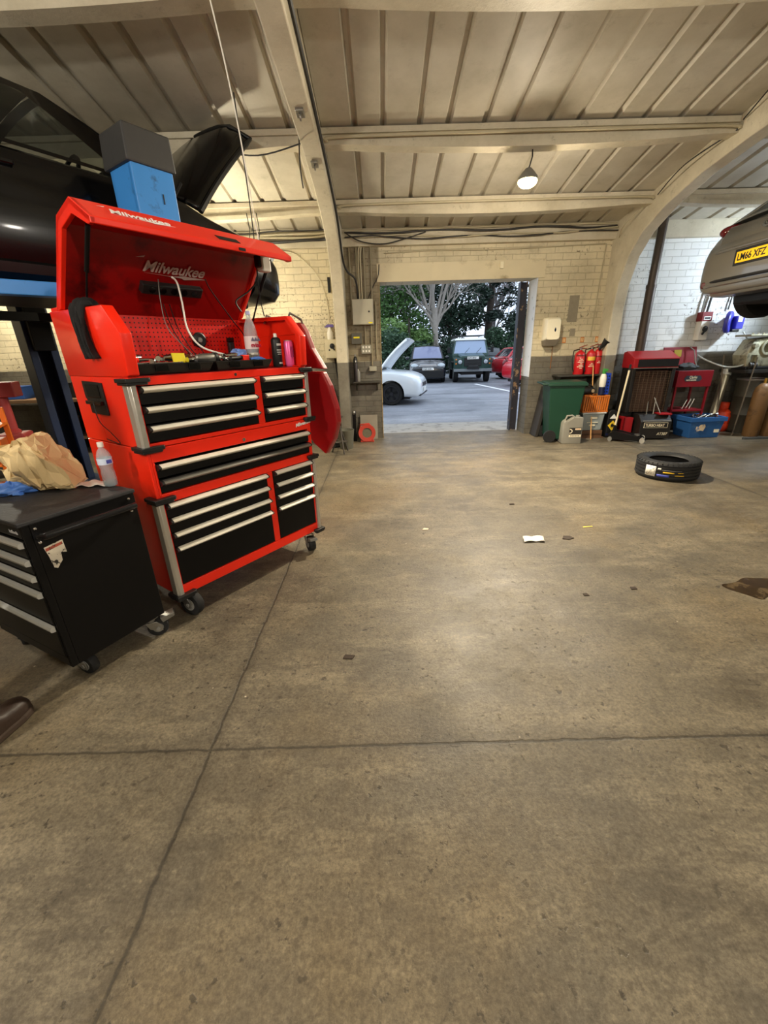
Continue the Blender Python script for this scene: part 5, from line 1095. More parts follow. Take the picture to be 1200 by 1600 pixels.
# paper towel dispenser
t = thing('paper_towel_dispenser', 'cream paper towel dispenser on the brick wall above the bin', 'dispenser', (2.865, YW, 1.55), 0)
DISP = mat('cream_plastic', (232, 222, 192), .35, 0, .05, 5)
def rrect(hw, hh, r, cz, n=5):
    P = []
    for cx_, cz_, a0 in ((hw-r, hh-r, 0), (-hw+r, hh-r, 90), (-hw+r, -hh+r, 180), (hw-r, -hh+r, 270)):
        for k in range(n+1): a = R(a0+90*k/n); P.append((cx_+r*math.cos(a), cz+cz_+r*math.sin(a)))
    return P
mb = MB(); mb.loft([[(x, 0, z) for x, z in rrect(.125, .18, .03, .20)], [(x, -.14, z) for x, z in rrect(.125, .18, .04, .20)], [(x, -.20, z) for x, z in rrect(.11, .155, .05, .20)]]); mb.build('cover', DISP, t, 35)
mb = MB(); mb.hexa([(-.09, -.14, -.06), (.09, -.14, -.06), (.10, 0, -.05), (-.10, 0, -.05)], [(-.12, -.19, .045), (.12, -.19, .045), (.12, 0, .045), (-.12, 0, .045)]); mb.build('outlet_tray', mat('warm_grey_plastic', (120, 110, 94), .5), t, 0, .01)  # tray plastic duller and greyer than the cover
mb = MB(); mb.lathe([(.001, -.045), (.012, -.03), (.017, -.01), (.013, .01), (.004, .035), (.001, .05)], (.0, 0, 0), n=14); q = mb.build('drop_window', mat('dark_blue_window', (24, 34, 52), .2), t, 40); q.location = (.03, -.198, .20); q.scale = (1, .35, 1)
MB().cyl((.085, -.02, -.05), (.085, -.02, -.42), .006, n=6).build('drain_tube', mat('rust_brown', (140, 92, 50), .7), t)
# metal shelf with extinguishers
t = thing('wall_shelf', 'dark steel wall shelf carrying the fire extinguishers', 'shelf', (3.42, YW, 1.02), 0)
MB().bb(-.42, .29, -.26, 0, -.02, .01).build('board', mat('dark_steel_shelf', (60, 57, 50), .6, .2), t, 0, .003)
for x in (-.34, .22): MB().prism([(0, -.02), (-.24, -.02), (-.23, -.035), (-.02, -.22), (0, -.22)], x-.012, x+.012, 'x').build('bracket', MATS['dark_steel_shelf'], t, 0)
EXR = mat('extinguisher_red', (184, 24, 28), .3, 0, .06, 6, coat=.4)
def extinguisher(x, y, z, r, h, lab, bands, horn, rz=0):
    t = thing('fire_extinguisher', lab, 'fire extinguisher', (x, y, z), rz, 'fire extinguishers on the wall shelf')
    MB().lathe([(r*.95, 0), (r, .01), (r, h*.78), (r*.86, h*.86), (r*.45, h*.92), (r*.30, h*.94), (r*.30, h*.97)], n=24).build('cylinder', EXR, t, 40)
    mb = MB(); mb.cyl((0, 0, h*.96), (0, 0, h+.03), .02, n=12); mb.build('valve', STEEL, t)
    mb = MB(); mb.box((.035, 0, h+.045), (.13, .022, .012), (0, -.3, 0)); mb.box((.04, 0, h+.012), (.12, .02, .010), (0, .12, 0)); mb.build('lever', mat('red_or_steel_lever', (150, 50, 40), .4, .3), t, 0, .003)
    if horn: MB().lathe([(.014, 0), (.022, .05), (.058, .17), (.060, .18), (.016, .06)], (-.03, -.06, h-.05), (.45, -.35, .8), 18).build('horn', BLKPL, t)
    MB().tube([(-.02, -.0, h), (-r-.035, -.01, h-.02), (-r-.05, -.02, h*.6), (-r-.03, -.03, h*.25), (-r-.012, -.03, h*.12)], .010, 8).build('hose', BLKPL, t)
    for z0, z1, m_ in bands:
        MB().loft([[((r+.0015)*math.sin(a*.1), -(r+.0015)*math.cos(a*.1), z0) for a in range(-11, 12)], [((r+.0015)*math.sin(a*.1), -(r+.0015)*math.cos(a*.1), z1) for a in range(-11, 12)]], False, False).build('label_band', m_, t, 60)
    return t
CRL = mat('cream_label', (232, 220, 190), .5); GOLDL = mat('yellow_label', (220, 176, 60), .5)
def writing(parent, r, z0, n):
    mb = MB()
    for k in range(n):
        w_ = .6+.3*((k*7) % 3-1); mb.loft([[((r+.002)*math.sin(a*.1*w_), -(r+.002)*math.cos(a*.1*w_), z0-k*.024+e) for a in range(-8, 9, 2)] for e in (0, .009)], False, False)
    mb.build('label_print', CRL, parent, 0)
e1_ = extinguisher(3.37, 7.42, 1.031, .082, .40, 'tall red fire extinguisher with a curved black hose, beside the dispenser', [(.29, .315, mat('maroon_label', (110, 24, 20), .5))], False); writing(e1_, .082, .24, 7)
e2_ = extinguisher(3.545, 7.40, 1.031, .072, .41, 'red fire extinguisher with yellow label, middle of the shelf', [(.22, .28, GOLDL)], False); writing(e2_, .072, .17, 3)
e3_ = extinguisher(3.675, 7.42, 1.031, .064, .43, 'narrow red fire extinguisher with a black horn next to the concrete frame', [(.27, .29, mat('maroon_label', (110, 24, 20), .5))], True); writing(e3_, .064, .20, 2)
# jerry can
JG = mat('pale_grey_plastic', (136, 133, 122), .45, 0, .1, 7)
t = thing('oil_canister', 'grey plastic oil canister with a dark label, before the green bin', 'canister', (3.075, 6.76, 0), R(-4))
o = MB().prism([(-.15, 0.01), (-.14, 0), (.14, 0), (.15, .01), (.15, .40), (.14, .42), (-.05, .425), (-.13, .36), (-.15, .33)], -.105, .105, 'y').build('body', JG, t, 0, .022, 3)
cut(o, [MB().box((-.055, 0, .40), (.12, .30, .04), (0, -.62, 0))])
MB().tube([(-.10, 0, .37), (-.075, 0, .435), (.0, 0, .44), (.03, 0, .42)], .016, 8).build('handle', JG, t); MB().cyl((.09, 0, .41), (.09, 0, .445), .03, n=18).build('cap', JG, t)
lb = MB().bb(-.05, .14, -.1075, -.106, .15, .26).build('label', mat('dark_label', (44, 40, 36), .5, 0, .3, 30), t, 0)
mb = MB(); mb.bb(-.05, .14, -.109, -.1075, .11, .15); mb.bb(.04, .13, -.109, -.1075, .225, .25); mb.build('pale_band', CRL, lb, 0)
mb = MB(); mb.loft([[(.045*math.cos(a*.2)-.045+.0, -.1092, .205+.038*math.sin(a*.2)) for a in range(-8, 9)], [(.030*math.cos(a*.2)-.045, -.1092, .205+.024*math.sin(a*.2)) for a in range(-8, 9)]], False, False); mb.build('round_emblem', CRL, lb, 0)
mb = MB(); mb.bb(.05, .12, -.1098, -.109, .235, .243); mb.build('orange_mark', ORS, lb, 0)
mb = MB()
for k in range(6): mb.bb(-.03+k*.025, -.012+k*.025, -.1098, -.109, .124, .136)
mb.build('label_print', PAINTK, lb, 0)
# timber cabinet-base, clear tub, orange crate and what stands on them
MB_ = mat('brown_timber', (92, 62, 38), .7, 0, .25, 6)
t = thing('timber_crate', 'low brown timber crate under the clear tub', 'crate', (3.575, 7.20, 0)); MB().bb(-.19, .19, -.14, .14, .02, .13).build('crate_body', MB_, t, 0, .004); MB().bb(-.21, .21, -.16, .16, 0, .02).build('runner', MB_, t, 0, .003); MB().bb(-.19, .19, -.146, -.141, .066, .072).build('gap_strip', PAINTK, t, 0)
CLT = glass_mat('cloudy_tub_plastic', (170, 178, 176), .25)
t = thing('storage_tub', 'cloudy plastic storage tub between the timber crate and the orange crate', 'tub', (3.575, 7.19, .131))
mb = MB(); mb.loft([[(-.16, -.12, 0), (.16, -.12, 0), (.16, .12, 0), (-.16, .12, 0)], [(-.185, -.145, .28), (.185, -.145, .28), (.185, .145, .28), (-.185, .145, .28)]]); mb.build('tub_body', CLT, t, 0, .015, 3)
MB().bb(-.20, .20, -.16, .16, .28, .305).build('tub_lid', mat('pale_grey_lid', (196, 198, 194), .45), t, 0, .008)
mb = MB(); mb.bb(-.10, .08, -.150, -.140, .13, .14); mb.bb(-.06, .04, -.147, -.137, .08, .10); mb.bb(-.05, .06, -.150, -.140, .20, .225); mb.build('sticker', CRL, t, 0)
for k, (x, c_) in enumerate(((-.08, STEEL), (.05, GREYP))): MB().bb(x-.06, x+.06, -.08, .08, .006, .15).build('packet_inside', c_, t, 0, .01)
ORC = mat('orange_plastic', (196, 106, 34), .45, 0, .12, 7)
t = thing('slatted_crate', 'orange slatted plastic crate on the clear tub', 'crate', (3.575, 7.19, .437)); mb = MB()
for s_ in (-1, 1):
    for k in range(12): mb.box((-.195+k*.0355, s_*.15, .13), (.022, .012, .24), (0, .06, 0))
    for k in range(8): mb.box((s_*.205, -.14+k*.04, .13), (.012, .022, .24))
mb.build('slats', ORC, t, 0, .002); mb = MB()
for z in (.0, .25):
    mb = MB(); q4 = lambda a, b, zz: [(-a, -b, zz), (a, -b, zz), (a, b, zz), (-a, b, zz)]; mb.loft([q4(.197, .142, z), q4(.213, .158, z), q4(.213, .158, z+.022), q4(.197, .142, z+.022), q4(.197, .142, z)], False); mb.build('rim', ORC, t, 0, .003)
MB().bb(-.20, .20, -.145, .145, 0, .01).build('crate_floor', ORC, t, 0)
t = thing('air_pump', 'small black air pump resting on the orange crate', 'pump', (3.47, 7.17, .709), .2); MB().lathe([(.05, -.10), (.062, -.08), (.062, .06), (.05, .10), (.02, .11)], (0, 0, .064), (1, 0, 0), 20).build('pump_body', BLKPL, t); MB().tube([(-.08, 0, .12), (-.05, 0, .16), (.05, 0, .16), (.08, 0, .12)], .010, 8).build('pump_handle', BLKPL, t); MB().cyl((.05, -.065, .07), (.05, -.055, .07), .028, n=16).build('dial', mat('pale_dial', (170, 150, 120), .4), t)
mb = MB()
t = thing('spray_bottle', 'white spray bottle with green head, on the orange crate', 'spray bottle', (3.675, 7.13, .709), 0)
MB().lathe([(.035, 0), (.045, .01), (.045, .13), (.045, .13)], n=20).build('dark_base', mat('navy_plastic', (22, 30, 66), .4), t); MB().lathe([(.046, .13), (.052, .17), (.052, .27), (.040, .32), (.022, .34)], n=20).build('bottle_body', WHITE, t, 40)
GRH = mat('green_plastic', (60, 140, 56), .4); hd = MB().lathe([(.024, .335), (.03, .35), (.028, .37)], n=16).build('spray_head', GRH, t); MB().hexa([(-.03, -.018, .37), (.05, -.018, .37), (.05, .018, .37), (-.03, .018, .37)], [(-.02, -.016, .42), (.06, -.016, .41), (.06, .016, .41), (-.02, .016, .42)]).build('trigger_housing', GRH, hd, 0, .005)
t = thing('bottle_crate', 'bright blue perforated plastic divider standing on the orange crate', 'divider', (3.755, 7.20, .712), R(4)); o = MB().bb(-.055, .055, -.05, .05, 0, .34).build('divider_body', mat('bright_blue_plastic', (34, 74, 200), .4, 0, .1, 9), t, 0, .006)
mb = MB()
for i in range(2):
    for k in range(6): mb.bb(-.035+i*.045, -.01+i*.045, -.052, -.0495, .03+k*.05, .055+k*.05)
mb.build('holes', mat('dark_blue_hole', (12, 22, 66), .6), t, 0)
t = thing('wooden_stick', 'thin bare wooden stick leaning before the orange crate', 'stick', (3.42, 6.93, .0)); o = MB().cyl((.10, 0, 0.006), (.155, .40, 1.17), .009, n=8).build('stick_body', mat('bare_wood', (196, 146, 86), .7, 0, .2, 10), t)
# dark fuel canister with a hazard label
t = thing('fuel_canister', 'black fuel canister with a yellow flame hazard diamond', 'canister', (3.93, 7.16, 0), R(-6))
MB().prism([(-.09, 0), (.09, 0), (.09, .40), (.03, .46), (-.06, .46), (-.09, .42)], -.10, .10, 'y').build('body', BLKPL, t, 0, .012)
q = MB().prism([(0, .12), (.075, .205), (0, .29), (-.075, .205)], -.1025, -.101, 'y').build('hazard_diamond', mat('hazard_yellow', (228, 190, 40), .5), t, 0)
MB().prism([(-.03, .165), (.03, .165), (.03, .172), (-.03, .172)], -.1035, -.1025, 'y').build('base_bar', PAINTK, q, 0)
MB().prism([(-.020, .18), (.020, .18), (.028, .205), (.016, .225), (.012, .245), (.0, .225), (-.006, .25), (-.022, .222), (-.028, .20)], -.1035, -.1025, 'y').build('flame', PAINTK, q, 0)
MB().prism([(-.06, .32), (.06, .32), (0, .40)], -.1025, -.101, 'y').build('white_triangle', PAINTW, t, 0); MB().bb(-.09, .09, -.1022, -.1005, .04, .07).build('blue_stripe', mat('navy_plastic', (22, 30, 66), .4), t, 0)
# trolley jack
t = thing('trolley_jack', 'low black trolley jack with a long pale upright handle', 'trolley jack', (3.92, 6.82, 0), R(-32)); t.scale = (.82, .82, 1)
for s_ in (-1, 1):
    MB().prism([(-.18, .03), (-.18, .12), (-.08, .17), (.42, .085), (.46, .06), (.44, .035)], s_*.14-.006, s_*.14+.006, 'y').build('side_plate', BLACK, t, 0, .003)
    MB().cyl((.42, s_*.155-.02, .045), (.42, s_*.155+.02, .045), .045, n=20).build('front_roller', ALU, t); 
    w_ = MB().cyl((-.14, s_*.16-.015, .04), (-.14, s_*.16+.015, .04), .04, n=18).build('rear_caster', GREYP, t)
MB().cyl((.42, -.14, .045), (.42, .14, .045), .014, n=10).build('axle', ALU, t)
MB().hexa([(-.06, -.07, .08), (.34, -.05, .05), (.34, .05, .05), (-.06, .07, .08)], [(-.06, -.07, .15), (.34, -.05, .10), (.34, .05, .10), (-.06, .07, .15)]).build('lifting_arm', BLACK, t, 0, .006)
MB().cyl((.32, 0, .10), (.32, 0, .125), .05, n=18).build('saddle', STEEL, t); MB().bb(-.16, .0, -.12, .12, .08, .13).build('hydraulic_unit', BLKPL, t, 0, .01)
h0 = Vector((-.10, .0, .13)); h1 = Vector((-.02, .12, 1.10)); sk = MB().cyl(h0, h0.lerp(h1, .12), .022, n=12).build('handle_socket', BLACK, t); MB().cyl(h0.lerp(h1, .10), h1, .017, n=12).build('handle', mat('cream_handle', (222, 208, 172), .4), t); MB().cyl(h1, h1+(h1-h0)*.09, .019, n=12).build('grip', RUB, t)
# ------------------------------------------------------------------ workshop heater
HB = mat('heater_black', (24, 21, 18), .55, 0, .2, 5, dark=(60, 44, 30), dscale=7, dth=(.6, .78)); HR = mat('heater_red', (150, 24, 30), .4, 0, .1, 5)
t = thing('workshop_heater', 'tall black cabinet heater with red sloping top and grille front', 'heater', (4.42, 7.12, 0), R(-6)); t.scale = (.92, 1, 1)
mb = MB(); mb.bb(-.33, .33, .04, .26, .0, 1.10); mb.build('cabinet', HB, t, 0, .006)
for s_ in (-1, 1): MB().bb(s_*.33-.03, s_*.33+.03, -.13, .26, .42, 1.12).build('side_frame', HB, t, 0, .006)
MB().bb(-.35, -.20, -.15, .20, .02, .34).build('red_side_panel', HR, t, 0, .006)
mb = MB(); mb.bb(-.30, .30, -.02, .05, .42, 1.08); bk = mb.build('burner_back', mat('rust_dark', (66, 44, 32), .7, 0, .3, 9), t, 0)
mb = MB()
for k in range(24): mb.cyl((-.30, -.12, .44+k*.027), (.30, -.12, .44+k*.027), .0035, n=5)
for k in range(9): mb.cyl((-.28+k*.07, -.12, .43), (-.28+k*.07, -.12, 1.08), .004, n=5)
mb.build('grille', mat('brown_wire', (84, 66, 50), .6, .3), t)
o = MB().prism([(-.16, 1.12), (.27, 1.12), (.27, 1.36), (.16, 1.38), (-.16, 1.27)], -.37, .37, 'x').build('red_hood', HR, t, 0, .006)
MB().bb(-.30, .36, -.168, -.158, 1.14, 1.255).build('hood_mouth', PAINTK, t, 0); MB().bb(-.36, .37, -.17, -.15, 1.115, 1.128).build('hood_lip', STEEL, t, 0)
fr = MB().prism([(-.34, .02), (.12, .02), (.12, .40), (-.22, .40), (-.34, .30)], -.16, .36, 'x').build('front_box', HB, t, 0, .008)
MB().bb(-.13, .34, -.345, -.339, .305, .318).build('front_lip', ALU, t, 0, .002)
mb = MB(); mb.bb(-.10, .30, -.344, -.341, .20, .285); pn = mb.build('name_plate', CRL, t, 0); MB().bb(-.092, .292, -.346, -.344, .206, .279).build('plate_inner', PAINTK, pn, 0)
text('lettering', 'TURBO HEAT', .062, (-.078, -.347, .22), (1, 0, 0), (0, 0, 1), CRL, pn, .001, sx=.86, bold=.001); text('lettering', 'AT307', .062, (.14, -.342, .08), (1, 0, 0), (0, 0, 1), CRL, t, .001, .25)
for k, (a, b) in enumerate((((-.05, -.25, .40), (.02, -.10, .60)), ((.08, -.22, .40), (.14, -.10, .64)), ((.20, -.24, .40), (.10, -.12, .66)))): MB().cyl(a, b, .008, n=6).build('control_lever', STEEL, t)
o = MB().bb(.16, .36, -.30, -.10, .40, .42).build('red_tray', HR, t, 0, .004)
# brown flue pipe up the wall
t = thing('flue_pipe', 'brown rusted flue pipe rising from the heater past the concrete frame', 'pipe', (4.36, 7.42, 0)); FL = mat('brown_flue', (66, 54, 44), .45, .3, .2, 5, dark=(110, 92, 74), dscale=5, dth=(.6, .75))
MB().cyl((0, 0, 1.3), (0, 0, 2.35), .07, n=20).build('lower_pipe', FL, t); MB().cyl((0, 0, 2.33), (.01, 0, 3.42), .062, n=20).build('upper_pipe', FL, t); MB().cyl((0, 0, 2.31), (0, 0, 2.36), .076, n=20).build('collar', FL, t)
# ------------------------------------------------------------------ parts washer, blue box, gas bottle...
WR = mat('washer_red', (122, 18, 28), .4, 0, .14, 5)
t = thing('parts_washer', 'dark red parts washer with open lid behind the blue box', 'parts washer', (5.17, 7.30, 0), 0); t.scale = (.78, 1, 1)
MB().bb(-.38, .36, -.22, .22, .80, 1.06).build('basin', WR, t, 0, .006); o = MB().bb(-.36, .34, -.20, .20, 1.055, 1.064).build('basin_floor', BLKPL, t, 0)
MB().hexa([(-.38, .20, 1.06), (.36, .20, 1.06), (.36, .225, 1.06), (-.38, .225, 1.06)], [(-.40, .255, 1.42), (.32, .255, 1.42), (.32, .28, 1.42), (-.40, .28, 1.42)]).build('open_lid', WR, t, 0, .006)
for x in (-.36, .32):
    for y in (-.20, .18): MB().bb(x-.0, x+.035, y, y+.035, 0, .80).build('leg', WR, t, 0, .003)
MB().bb(-.36, .34, -.20, .20, .40, .43).build('lower_shelf', WR, t, 0, .004)
sg = MB().prism([(-.20, .89), (.10, .89), (.14, .93), (.10, .98), (-.20, .98), (-.24, .93)], -.2235, -.2215, 'y').build('oval_badge', mat('dark_badge', (50, 56, 64), .4), t, 0); text('lettering', 'Clarke', .06, (-.13, -.2245, .935), (1, 0, 0), (0, 0, 1), CRL, sg, .001); text('lettering', 'PARTS WASHER', .030, (-.19, -.2245, .90), (1, 0, 0), (0, 0, 1), CRL, sg, .001)
MB().box((-.10, .228, 1.32), (.16, .006, .11), (-.09, 0, 0)).build('yellow_sticker', mat('dull_yellow_sticker', (150, 130, 20), .5), t, 0)
MB().tube([(.12, .21, 1.42), (.20, .17, 1.36), (.22, .12, 1.2), (.20, .02, 1.10)], .010, 8).build('washing_hose', GREYP, t)
rag('dirty_rag', 'dark grey rag heaped in the red washer basin', 'rag', mat('grey_rag', (66, 70, 72), .9, bump=.3), .17, .10, .08, 7.7, (5.12, 7.28, 1.065))
for k in range(3): o = MB().cyl((0, 0, 0), (.06, 0, .16), .008, n=6).build('brush', STEEL, None); o.location = (5.16+k*.06, 7.22, .431); tag(o, ['thin brush leaning on the washer shelf nearest the heater', 'thin brush in the middle of the washer shelf', 'thin brush on the washer shelf nearest the long bar'][k], 'brush', 'brushes on the washer shelf')
BLB = mat('blue_tub_plastic', (40, 88, 146), .5, 0, .12, 6, dark=(90, 120, 150), dscale=8, dth=(.6, .75))
t = thing('parts_tub', 'open blue plastic tub filled with metal parts', 'tub', (5.34, 7.02, 0), R(2)); t.scale = (.88, 1, 1)
mb = MB(); mb.loft([[(-.28, -.19, 0), (.28, -.19, 0), (.28, .19, 0), (-.28, .19, 0)], [(-.33, -.22, .33), (.33, -.22, .33), (.33, .22, .33), (-.33, .22, .33)], [(-.31, -.205, .33), (.31, -.205, .33), (.31, .205, .33), (-.31, .205, .33)], [(-.27, -.175, .03), (.27, -.175, .03), (.27, .175, .03), (-.27, .175, .03)]]); mb.build('tub_body', BLB, t, 0, .008)
mb = MB(); q4 = lambda a, b, z: [(-a, -b, z), (a, -b, z), (a, b, z), (-a, b, z)]; mb.loft([q4(.322, .212, .27), q4(.35, .24, .27), q4(.35, .24, .34), q4(.31, .205, .34), q4(.31, .205, .331)], False); mb.build('rim', BLB, t, 0, .004)
mb = MB(); mb.prism([(-.20, .15), (-.17, .11), (-.12, .13), (-.06, .12), (-.03, .19), (-.05, .23), (-.12, .22), (-.15, .19), (-.19, .20)], -.224, -.212, 'y'); mb.build('torn_label', mat('torn_beige_label', (206, 184, 150), .7, dark=(70, 110, 160), dscale=14, dth=(.55, .58)), t, 0); MB().bb(.16, .25, -.222, -.210, .09, .14).build('small_label', CRL, t, 0)
mb = MB()
random.seed(12)
PARTM = [CHROME, STEEL, BLKPL]
for k in range(9):
    x, y = -.08+.042*k, random.uniform(-.12, .10); kind = k % 3; z = .30+.03*random.random()
    mb = MB()
    if kind == 0: mb.ring(.045, [(-.012, -.012), (.012, -.012), (.012, .012), (-.012, .012)], (0,0,0), (random.uniform(-1,1), random.uniform(-1,0), .6), 18)
    elif kind == 1: mb.cyl((-.07, 0, 0), (.07, .02, .05), .016, .022, 10)
    else: mb.box((0, 0, 0), (.11, .05, .045), (.3, .4, .2*k))
    o = mb.build('metal_part', PARTM[kind], None, 35, .002); o.location = (5.34+x, 7.02+y, z); tag(o, ['curved metal ring part in the blue tub', 'short steel rod part in the blue tub', 'dark metal block part in the blue tub'][kind], 'metal part', ['ring parts in the blue tub', 'rod parts in the blue tub', 'block parts in the blue tub'][kind])
o = MB().bb(-.24, .24, -.15, .15, .04, .29).build('parts_heap', mat('oily_metal', (50, 48, 46), .5, .5, .3, 12, bump=.6, bscale=18), None, 0, .02); o.location = (5.34, 7.02, 0); o.scale = (.88, 1, 1); tag(o, 'dark heap of oily metal swarf filling the blue tub', 'metal heap', None, 'stuff')
t = thing('gas_bottle', 'orange red gas bottle on the floor beside the leaning silver tube', 'gas bottle', (6.04, 7.42, 0)); MB().lathe([(.12, 0), (.14, .02), (.155, .06), (.155, .13), (.150, .14), (.155, .15), (.155, .27), (.13, .34), (.07, .38), (.03, .39)], n=24).build('cylinder', mat('orange_red_paint', (206, 62, 30), .45, 0, .12, 8), t); mb = MB(); mb.lathe([(.075, .38), (.08, .40), (.08, .49), (.07, .49), (.07, .40)], n=20); mb.build('collar', MATS['orange_red_paint'], t); MB().cyl((0, 0, .39), (0, 0, .46), .02, n=10).build('valve', STEEL, t)
t = thing('exhaust_tube', 'long silver exhaust tube leaning up behind the blue tub', 'tube', (5.78, 7.05, 0)); SIL = mat('bright_tube', (190, 184, 160), .3, .8, .1, 12); MB().cyl((-.06, .18, .012), (.14, .36, .97), .055, .062, 18).build('tube_body', SIL, t); MB().cyl((.137, .358, .955), (.155, .372, 1.04), .075, .07, 18).build('clear_end', mat('pale_cap', (206, 206, 196), .3), t)
t = thing('steel_bar', 'thin dark steel bar standing upright beside the red washer', 'bar', (5.74, 7.10, 0)); MB().cyl((0, .0, 0), (.06, .3, 1.28), .013, n=8).build('bar_body', mat('rusty_bar', (96, 86, 72), .6, .4), t)
t = thing('steel_bar', 'thin dark bar leaning on the bench beside the oil drum', 'bar', (5.70, 6.80, 0)); MB().cyl((.18, .10, 0.01), (.30, .16, 1.24), .011, n=8).build('bar_body', MATS['rusty_bar'], t)
DRM = mat('dark_drum', (52, 48, 38), .6, .3, .25, 5); t = thing('oil_drum', 'dark dull oil drum next to the brown gas cylinders', 'drum', (6.33, 7.27, 0)); t.scale = (.86, .86, 1); MB().lathe([(.27, 0), (.28, .01), (.28, .30), (.287, .31), (.28, .32), (.28, .60), (.287, .61), (.28, .62), (.28, .88)], n=32).build('drum_body', DRM, t); MB().lathe([(.285, .87), (.29, .88), (.29, .90), (.26, .90), (.26, .885)], n=32).build('drum_rim', STEEL, t)
BRC = mat('brown_cylinder_paint', (112, 82, 48), .5, .1, .2, 5, dark=(60, 46, 30), dscale=5)
for k, (x, y, lab) in enumerate(((6.17, 6.88, 'brown gas cylinder standing in front of the dark drum'), (6.43, 6.88, 'brown gas cylinder at the frame edge beside the other one'))):
    t = thing('gas_cylinder', lab, 'gas cylinder', (x, y, 0), 0, 'brown gas cylinders'); MB().lathe([(.105, 0), (.115, .015), (.115, .70), (.10, .78), (.06, .83), (.03, .85)], n=24).build('cylinder', BRC, t); MB().cyl((0, 0, .84), (0, 0, .92), .022, n=10).build('valve', mat('brass', (180, 140, 60), .35, .8), t)
# bench with gearbox casting and bits
t = thing('workbench', 'dark steel workbench behind the drum, carrying an engine casting', 'workbench', (6.9, 7.28, 0)); MB().bb(-1.0, 1.2, -.28, .28, 1.0, 1.05).build('bench_top', mat('greasy_steel', (50, 47, 42), .5, .4, .3, 6), t, 0, .004)
for x in (-.12, 1.1):
    for y in (-.25, .2): MB().bb(x, x+.05, y, y+.05, 0, 1.0).build('leg', MATS['greasy_steel'], t, 0, .003)
CAST = mat('aluminium_casting', (170, 166, 140), .5, .5, .22, 9, bump=.4, dark=(60, 56, 44), dscale=6, dth=(.52, .66))
t = thing('gearbox_casting', 'big pale metal gearbox casting lying on the bench under the grey car', 'gearbox', (6.28, 7.20, 1.052)); mb = MB(); mb.loft([[(-.36, -.14, .04), (.35, -.15, .04), (.35, .12, .04), (-.36, .12, .04)], [(-.40, -.16, .22), (.38, -.16, .24), (.38, .14, .24), (-.40, .14, .22)], [(-.30, -.12, .46), (.40, -.13, .52), (.40, .12, .52), (-.30, .12, .46)]]); o = mb.build('casing', CAST, t, 0, .02, 3)
cut(o, [MB().cyl((-.08, -.3, .33), (-.08, -.08, .33), .08, n=20), MB().box((.15, -.16, .30), (.10, .16, .22)), MB().box((-.27, -.16, .16), (.10, .12, .12))])
mb = MB(); mb.ring(.10, [(-.018, -.02), (.018, -.02), (.018, .02), (-.018, .02)], (-.08, -.155, .33), (0, 1, 0), 24); mb.bb(-.42, .42, -.17, .15, .50, .53); mb.cyl((.30, -.2, .16), (.30, -.1, .16), .06, n=16); mb.cyl((-.30, -.19, .36), (-.30, -.1, .36), .035, n=14)
for k in range(10): mb.cyl((-.38+k*.085, -.15, .525), (-.38+k*.085, -.15, .55), .013, n=8)
mb.build('flanges', CAST, t, 35, .004); mb = MB(); mb.bb(-.36, .3, -.16, .14, 0, .045); mb.build('sump', BLKPL, t, 0, .01)
t = thing('green_tool_box', 'small pale green box on the front edge of the bench', 'box', (6.52, 6.98, 1.052)); o = MB().bb(-.10, .10, -.0, .10, 0, .11).build('box_body', mat('pale_green_plastic', (120, 176, 84), .45, 0, .1, 8), t, 0, .006); MB().cyl((.0, -.003, .055), (.0, .0, .055), .03, n=14).build('box_knob', BLKPL, t); t.location = (6.72, 6.87, .94)
t.location = (6.47, 7.01, 1.052)
random.seed(21)
for k, (x, y, lab) in enumerate(((6.02, 7.06, 'dark greasy gear cluster at the bench edge by the leaning bar'),)):
    t = thing('gear_cluster', lab, 'gears', (x, y, 1.052)); MB().cyl((-.07, 0, .06), (.07, 0, .06), .02, n=12).build('shaft', STEEL, t)
    for i, (xx, r) in enumerate(((-.045, .055), (0, .045), (.04, .058))): MB().cyl((xx-.014, 0, .06), (xx+.014, 0, .06), r, n=18).build('gear', mat('greasy_steel', (50, 47, 42), .5, .4), t)
# wall isolator with red top
t = thing('wall_isolator', 'white switch box with red cap on the brick wall above the washer', 'switch box', (5.41, YW, 1.52)); t.scale = (.85, 1, 1); MB().bb(-.085, .085, -.13, 0, 0, .29).build('enclosure', WHITE, t, 0, .006); MB().bb(-.10, .10, -.135, 0, .29, .43).build('red_cap', mat('dull_red_plastic', (120, 24, 28), .45), t, 0, .006); q = MB().bb(-.06, .07, -.139, -.134, .31, .36).build('white_frame', PAINTW, t, 0); MB().bb(-.05, .06, -.141, -.138, .32, .35).build('window', PAINTK, q, 0)
MB().sphere((.0, -.145, .17), .05, (1, .5, 1), 16, 10).build('rotary_switch', BLKPL, t); MB().box((-.02, -.16, .13), (.028, .03, .11), (0, .6, 0)).build('switch_lever', BLKPL, t, 0, .006)
